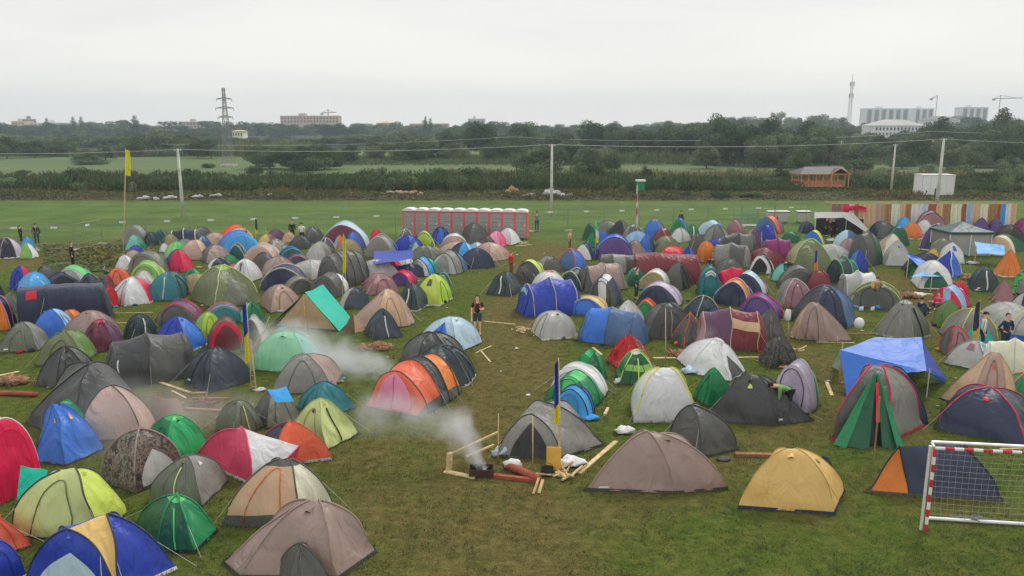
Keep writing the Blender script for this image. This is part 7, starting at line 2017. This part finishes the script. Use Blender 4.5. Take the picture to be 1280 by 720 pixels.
# campfire
g = ground(602, 594); r = empty('campfire', g, 'smoking campfire in a dark metal fire box on the grass', 'campfire')
m = MB(); c = col('dbrown')
for q in ((-.33, -.2, .33, -.18), (-.33, .18, .33, .2)): m.box(q[0], q[1], .02, q[2], q[3], .24, c)
for x in (-.33, .31): m.box(x, -.178, .02, x + .02, .178, .24, c)
m.build('fire_box', 'metal', r)
for k in range(7):
    a = k * .9; m = MB(); m.tube([(-.22 + .06 * k, -.12, .12), (.2 - .07 * k, .13, .2 + .02 * (k % 3))], .03, col('charcoal'), 6); m.build('charred_stick', 'wood', r)
m = MB(); m.blob((0, 0, .08), (.27, .15, .07), col('ltgrey'), 10, 6, .3); m.build('ash', 'concrete', r, True)
# pot with handle
g = ground(684, 593); r = empty('cooking_pot', g, 'black cooking pot on the grass beside the yellow board', 'pot')
m = MB(); m.lathe([(0, .02), (.15, .02), (.17, .06), (.175, .2), (.16, .2), (.15, .06), (0, .05)], col('black'), 16); m.build('pot_body', 'metal', r, True)
m = MB(); m.tube([(-.17, 0, .19), (-.12, 0, .3), (0, 0, .35), (.12, 0, .3), (.17, 0, .19)], .008, col('dgrey'), 5); m.build('handle', 'metal', r)
# yellow board
g = ground(692, 590); r = empty('board', g, 'upright mustard yellow board leaning before the grey tunnel tent', 'board', R_(-5))
m = MB(); m.box(-.2, 0, .0, .2, .03, .72, col('mustard')); m.build('panel', 'plain', r)
m = MB(); m.tube([(.12, .05, 0), (.14, .06, .85)], .02, col('wood'), 6); m.build('stake', 'wood', r)
# cloth heaps, bags, litter
LIT = [(714, 580, .42, .16, 'offwhite', 'white crumpled sheet beside the firewood heap'), (624, 570, .2, .24, 'paleblue', 'pale blue bag at the corner of the grey tunnel tent'), (780, 541, .3, .16, 'white', 'white plastic bag on the grass above the wide brownish pink tent'),
       (771, 478, .14, .2, 'white', 'x') , (864, 466, .4, .2, 'paleblue', 'crumpled white and blue sheet before the white grey pointed tent'), (736, 524, .3, .12, 'azure', 'blue cloth at the right of the azure front tent'),
       (904, 575, .2, .07, 'dgrey', 'dark rag on the grass behind the wide brownish pink tent'), (1206, 526, .22, .12, 'offwhite', 'white rag beside the navy dome with crimson trim'), (1195, 524, .2, .14, 'black', 'black bag beside the navy dome with crimson trim'),
       (771, 480, .13, .18, 'white', 'small white sack at the foot of the dark green small dome'), (722, 425, .25, .25, 'khaki', 'dull backpack by the steel blue tunnel tent'), (1100, 386, .3, .2, 'azure', 'blue and white bag by the grey green dome'), (1150, 396, .28, .4, 'navy', 'large navy backpack behind the grey green dome'),
       (1148, 370, .4, .16, 'offwhite', 'white cloth heap by the straw bale'), (1038, 302, .35, .2, 'white', 'white box like sack before the grey pavilion'), (1215, 330, .4, .15, 'lilac', 'purple and pink cloth below the tan arched tent'), (48, 452, .2, .06, 'white', 'x'),
       (325, 488, .25, .07, 'ltgrey', 'grey rag right of the flag ladder'), (1090, 389, .1, .2, 'white', 'white bottle standing by the planks'), (1076, 389, .1, .2, 'white', 'second white bottle left of the blue bag'), (352, 413, .2, .12, 'azure', 'blue rag under the frame tent'),
       (1275, 348, .25, .15, 'magenta', 'small magenta rag at the right edge'), (490, 398, .1, .03, 'white', 'x'), 
       (30, 285, .35, .12, 'offwhite', 'x'), (700, 400, .3, .05, 'ltgrey', 'x')]
for (px, py, w, h, c, lab) in LIT:
    if lab == 'x': continue
    g = ground(px, py); m = MB(); m.blob((0, 0, h * .5), (w, w * .7, h * .55), col(c), 14, 8, .45)
    rs = random.Random(px + py)
    m.v = [(v[0] * (1 + .12 * math.sin(9 * v[1] + px)), v[1] * (1 + .15 * math.sin(11 * v[0])), max(0.003, v[2] * (1 + .25 * math.sin(13 * v[0] + 7 * v[1])))) for v in m.v]
    kind = 'bag' if 'bag' in lab or 'sack' in lab or 'backpack' in lab else ('bottle' if 'bottle' in lab else 'cloth')
    tag(m.build({'bag': 'bag', 'bottle': 'bottle', 'cloth': 'crumpled_cloth'}[kind], 'cloth', None, True, loc=g), lab, kind)
# scattered litter nobody could count
m = MB(); rs = random.Random(9)
for k in range(1000):
    Y = rs.uniform(25, 62); x = rs.uniform(-.62, .62) * Y; s = rs.choice([.02, .03, .03, .05, .09]) * rs.uniform(.6, 1.2); a = rs.uniform(0, 3)
    c = vcol(col(rs.choice(['white', 'tan', 'ltgrey', 'wood', 'wood', 'dwood', 'dbrown'])), rs.uniform(.5, 1.0)); ca, sa = math.cos(a) * s, math.sin(a) * s
    m.face([(x - ca, Y - sa, .03), (x + sa, Y - ca, .025), (x + ca, Y + sa, .035), (x - sa, Y + ca, .03)], c)
tag(m.build('litter', 'plain'), 'tiny scraps of paper and wood chips strewn over the trodden grass', 'litter', kind='stuff')

m = MB(); rs = random.Random(21)
for (tx, ty, sh, _) in TENTS:
    for k in range(rs.choice([1, 2, 3, 4]) if ty > 27 else rs.choice([0, 0, 1])):
        a = rs.uniform(0, 6.28); q = sh * rs.uniform(1.0, 1.35); s = rs.uniform(.04, .14) * (1 if ty > 27 else .55)
        m.blob((tx + q * math.cos(a), ty + q * math.sin(a), s * .45), (s * rs.uniform(.8, 2), s, s * .6), vcol(col(rs.choice(['white', 'ltgrey', 'black', 'navy', 'red', 'azure', 'dgreen', 'tan', 'charcoal', 'brown', 'offwhite', 'orange'])), rs.uniform(.6, 1)), 8, 5, .5)
tag(m.build('camp_clutter', 'cloth', None, True), 'small bags, clothes and rubbish strewn between the tents', 'clutter', kind='stuff')
# ------------------------------------------------------------------ smoke
def smoke(name, p0, p1, r0, r1, rise, dens, label, power=1.0, noise=1.4, bendy=0.0):
    """plume along local x from p0 to p1; radius grows r0 -> r1; axis bends upward as a parabola"""
    d = p1 - p0; L = d.length
    rot = d.to_track_quat('X', 'Z')
    m = MB(); R1 = max(r0, r1) * 1.05
    m.box(-r0, -R1, -R1 - abs(rise) * 0, L + r1 * .3, R1, R1 + abs(rise), col('white'))
    mat = bpy.data.materials.new(name + '_volume'); mat.use_nodes = True; nt = mat.node_tree
    for n in list(nt.nodes): nt.nodes.remove(n)
    out = nt.nodes.new('ShaderNodeOutputMaterial'); pv = nt.nodes.new('ShaderNodeVolumePrincipled'); nt.links.new(pv.outputs[0], out.inputs['Volume'])
    pv.inputs['Color'].default_value = (.97, .98, .99, 1); pv.inputs['Anisotropy'].default_value = .1
    tc = N(nt, 'ShaderNodeTexCoord'); sp = N(nt, 'ShaderNodeSeparateXYZ')
    wn = N(nt, 'ShaderNodeTexNoise', i_Scale=noise * .7, i_Detail=3.0)
    nt.links.new(tc.outputs['Object'], wn.inputs['Vector'])
    sub = N(nt, 'ShaderNodeVectorMath', operation='SUBTRACT'); nt.links.new(wn.outputs['Color'], sub.inputs[0]); sub.inputs[1].default_value = (.5, .5, .5)
    ws = N(nt, 'ShaderNodeVectorMath', operation='SCALE'); nt.links.new(sub.outputs[0], ws.inputs[0]); ws.inputs['Scale'].default_value = (r0 + r1) * .55
    ad = N(nt, 'ShaderNodeVectorMath', operation='ADD'); nt.links.new(tc.outputs['Object'], ad.inputs[0]); nt.links.new(ws.outputs[0], ad.inputs[1])
    nt.links.new(ad.outputs[0], sp.inputs[0])
    def mth(op, a, b=None, c=None, clamp=False):
        n = N(nt, 'ShaderNodeMath', operation=op); n.use_clamp = clamp
        for i, v in enumerate((a, b, c)):
            if v is None: continue
            if isinstance(v, (int, float)): n.inputs[i].default_value = v
            else: nt.links.new(v, n.inputs[i])
        return n.outputs[0]
    t = mth('DIVIDE', sp.outputs[0], L, clamp=True)
    ax = mth('MULTIPLY', mth('MULTIPLY', t, mth('SUBTRACT', 1.0, t)), 4 * rise)
    zz = mth('SUBTRACT', sp.outputs[2], ax)
    rr_ = mth('MULTIPLY_ADD', mth('POWER', t, power), r1 - r0, r0)
    rad = mth('DIVIDE', mth('SQRT', mth('ADD', mth('MULTIPLY', sp.outputs[1], sp.outputs[1]), mth('MULTIPLY', zz, zz))), rr_)
    body = mth('SUBTRACT', 1.0, rad, clamp=True)
    n1 = N(nt, 'ShaderNodeTexNoise', i_Scale=noise, i_Detail=5.0, i_Roughness=.6); nt.links.new(ad.outputs[0], n1.inputs['Vector'])
    puff = mth('MULTIPLY', mth('SUBTRACT', n1.outputs[0], .36, clamp=True), 4.5)
    thin = mth('DIVIDE', dens, mth('MULTIPLY_ADD', mth('MULTIPLY', rr_, rr_), 1 / (r0 * r0) * .35, .65))
    fade = mth('MULTIPLY', mth('SUBTRACT', 1.0, t, clamp=True), 6.0, clamp=True)
    dn = mth('MULTIPLY', mth('MULTIPLY', mth('MULTIPLY', body, puff), thin), fade)
    nt.links.new(dn, pv.inputs['Density'])
    o = m.build(name, mat, None, False, loc=p0); o.rotation_mode = 'QUATERNION'; o.rotation_quaternion = rot
    return tag(o, label, 'smoke', kind='stuff')
f0 = ground(602, 594) + Vector((0, 0, .2))
Yf = f0.y
a1 = at_depth(556, 520, Yf + 1.0)
smoke('smoke', f0, a1, .11, .8, .12, 24, 'thick pale smoke rising to the left from the campfire', .8, 2.6)
a2 = at_depth(440, 515, Yf + 1.2)
smoke('smoke', at_depth(568, 530, Yf + .6), a2, .5, .9, .15, 1.5, 'smoke drifting left along the base of the orange tunnel tent', .8, 1.3)
b1 = at_depth(496, 486, 28.5); b2 = at_depth(310, 448, 31)
smoke('smoke', b1, b2, 1.0, 2.0, .3, 3.4, 'grey smoke drifting over the tents left of the orange tunnel tent', .7, .9)
smoke('smoke', at_depth(330, 520, 24), at_depth(90, 540, 21), .9, 1.9, .1, .5, 'thin smoke veil over the camouflage and olive grey tents', .7, .6)
smoke('smoke', at_depth(868, 450, 30.5), at_depth(885, 408, 31.5), .15, .7, .05, 2.2, 'wisp of smoke by the white and grey pointed tent', .8, 2.0)

# ------------------------------------------------------------------ air
hz = MB(); hz.box(-760, -30, -1.0, 760, 1120, 46, col('white'))
mat = bpy.data.materials.new('air_haze'); mat.use_nodes = True; nt = mat.node_tree
for n in list(nt.nodes): nt.nodes.remove(n)
out = nt.nodes.new('ShaderNodeOutputMaterial'); pv = nt.nodes.new('ShaderNodeVolumePrincipled'); nt.links.new(pv.outputs[0], out.inputs['Volume'])
pv.inputs['Color'].default_value = (.74, .88, 1.0, 1); pv.inputs['Density'].default_value = .00045; pv.inputs['Anisotropy'].default_value = .0
tag(hz.build('haze', mat), 'pale bluish haze in the damp air over the whole field', 'haze', kind='stuff')
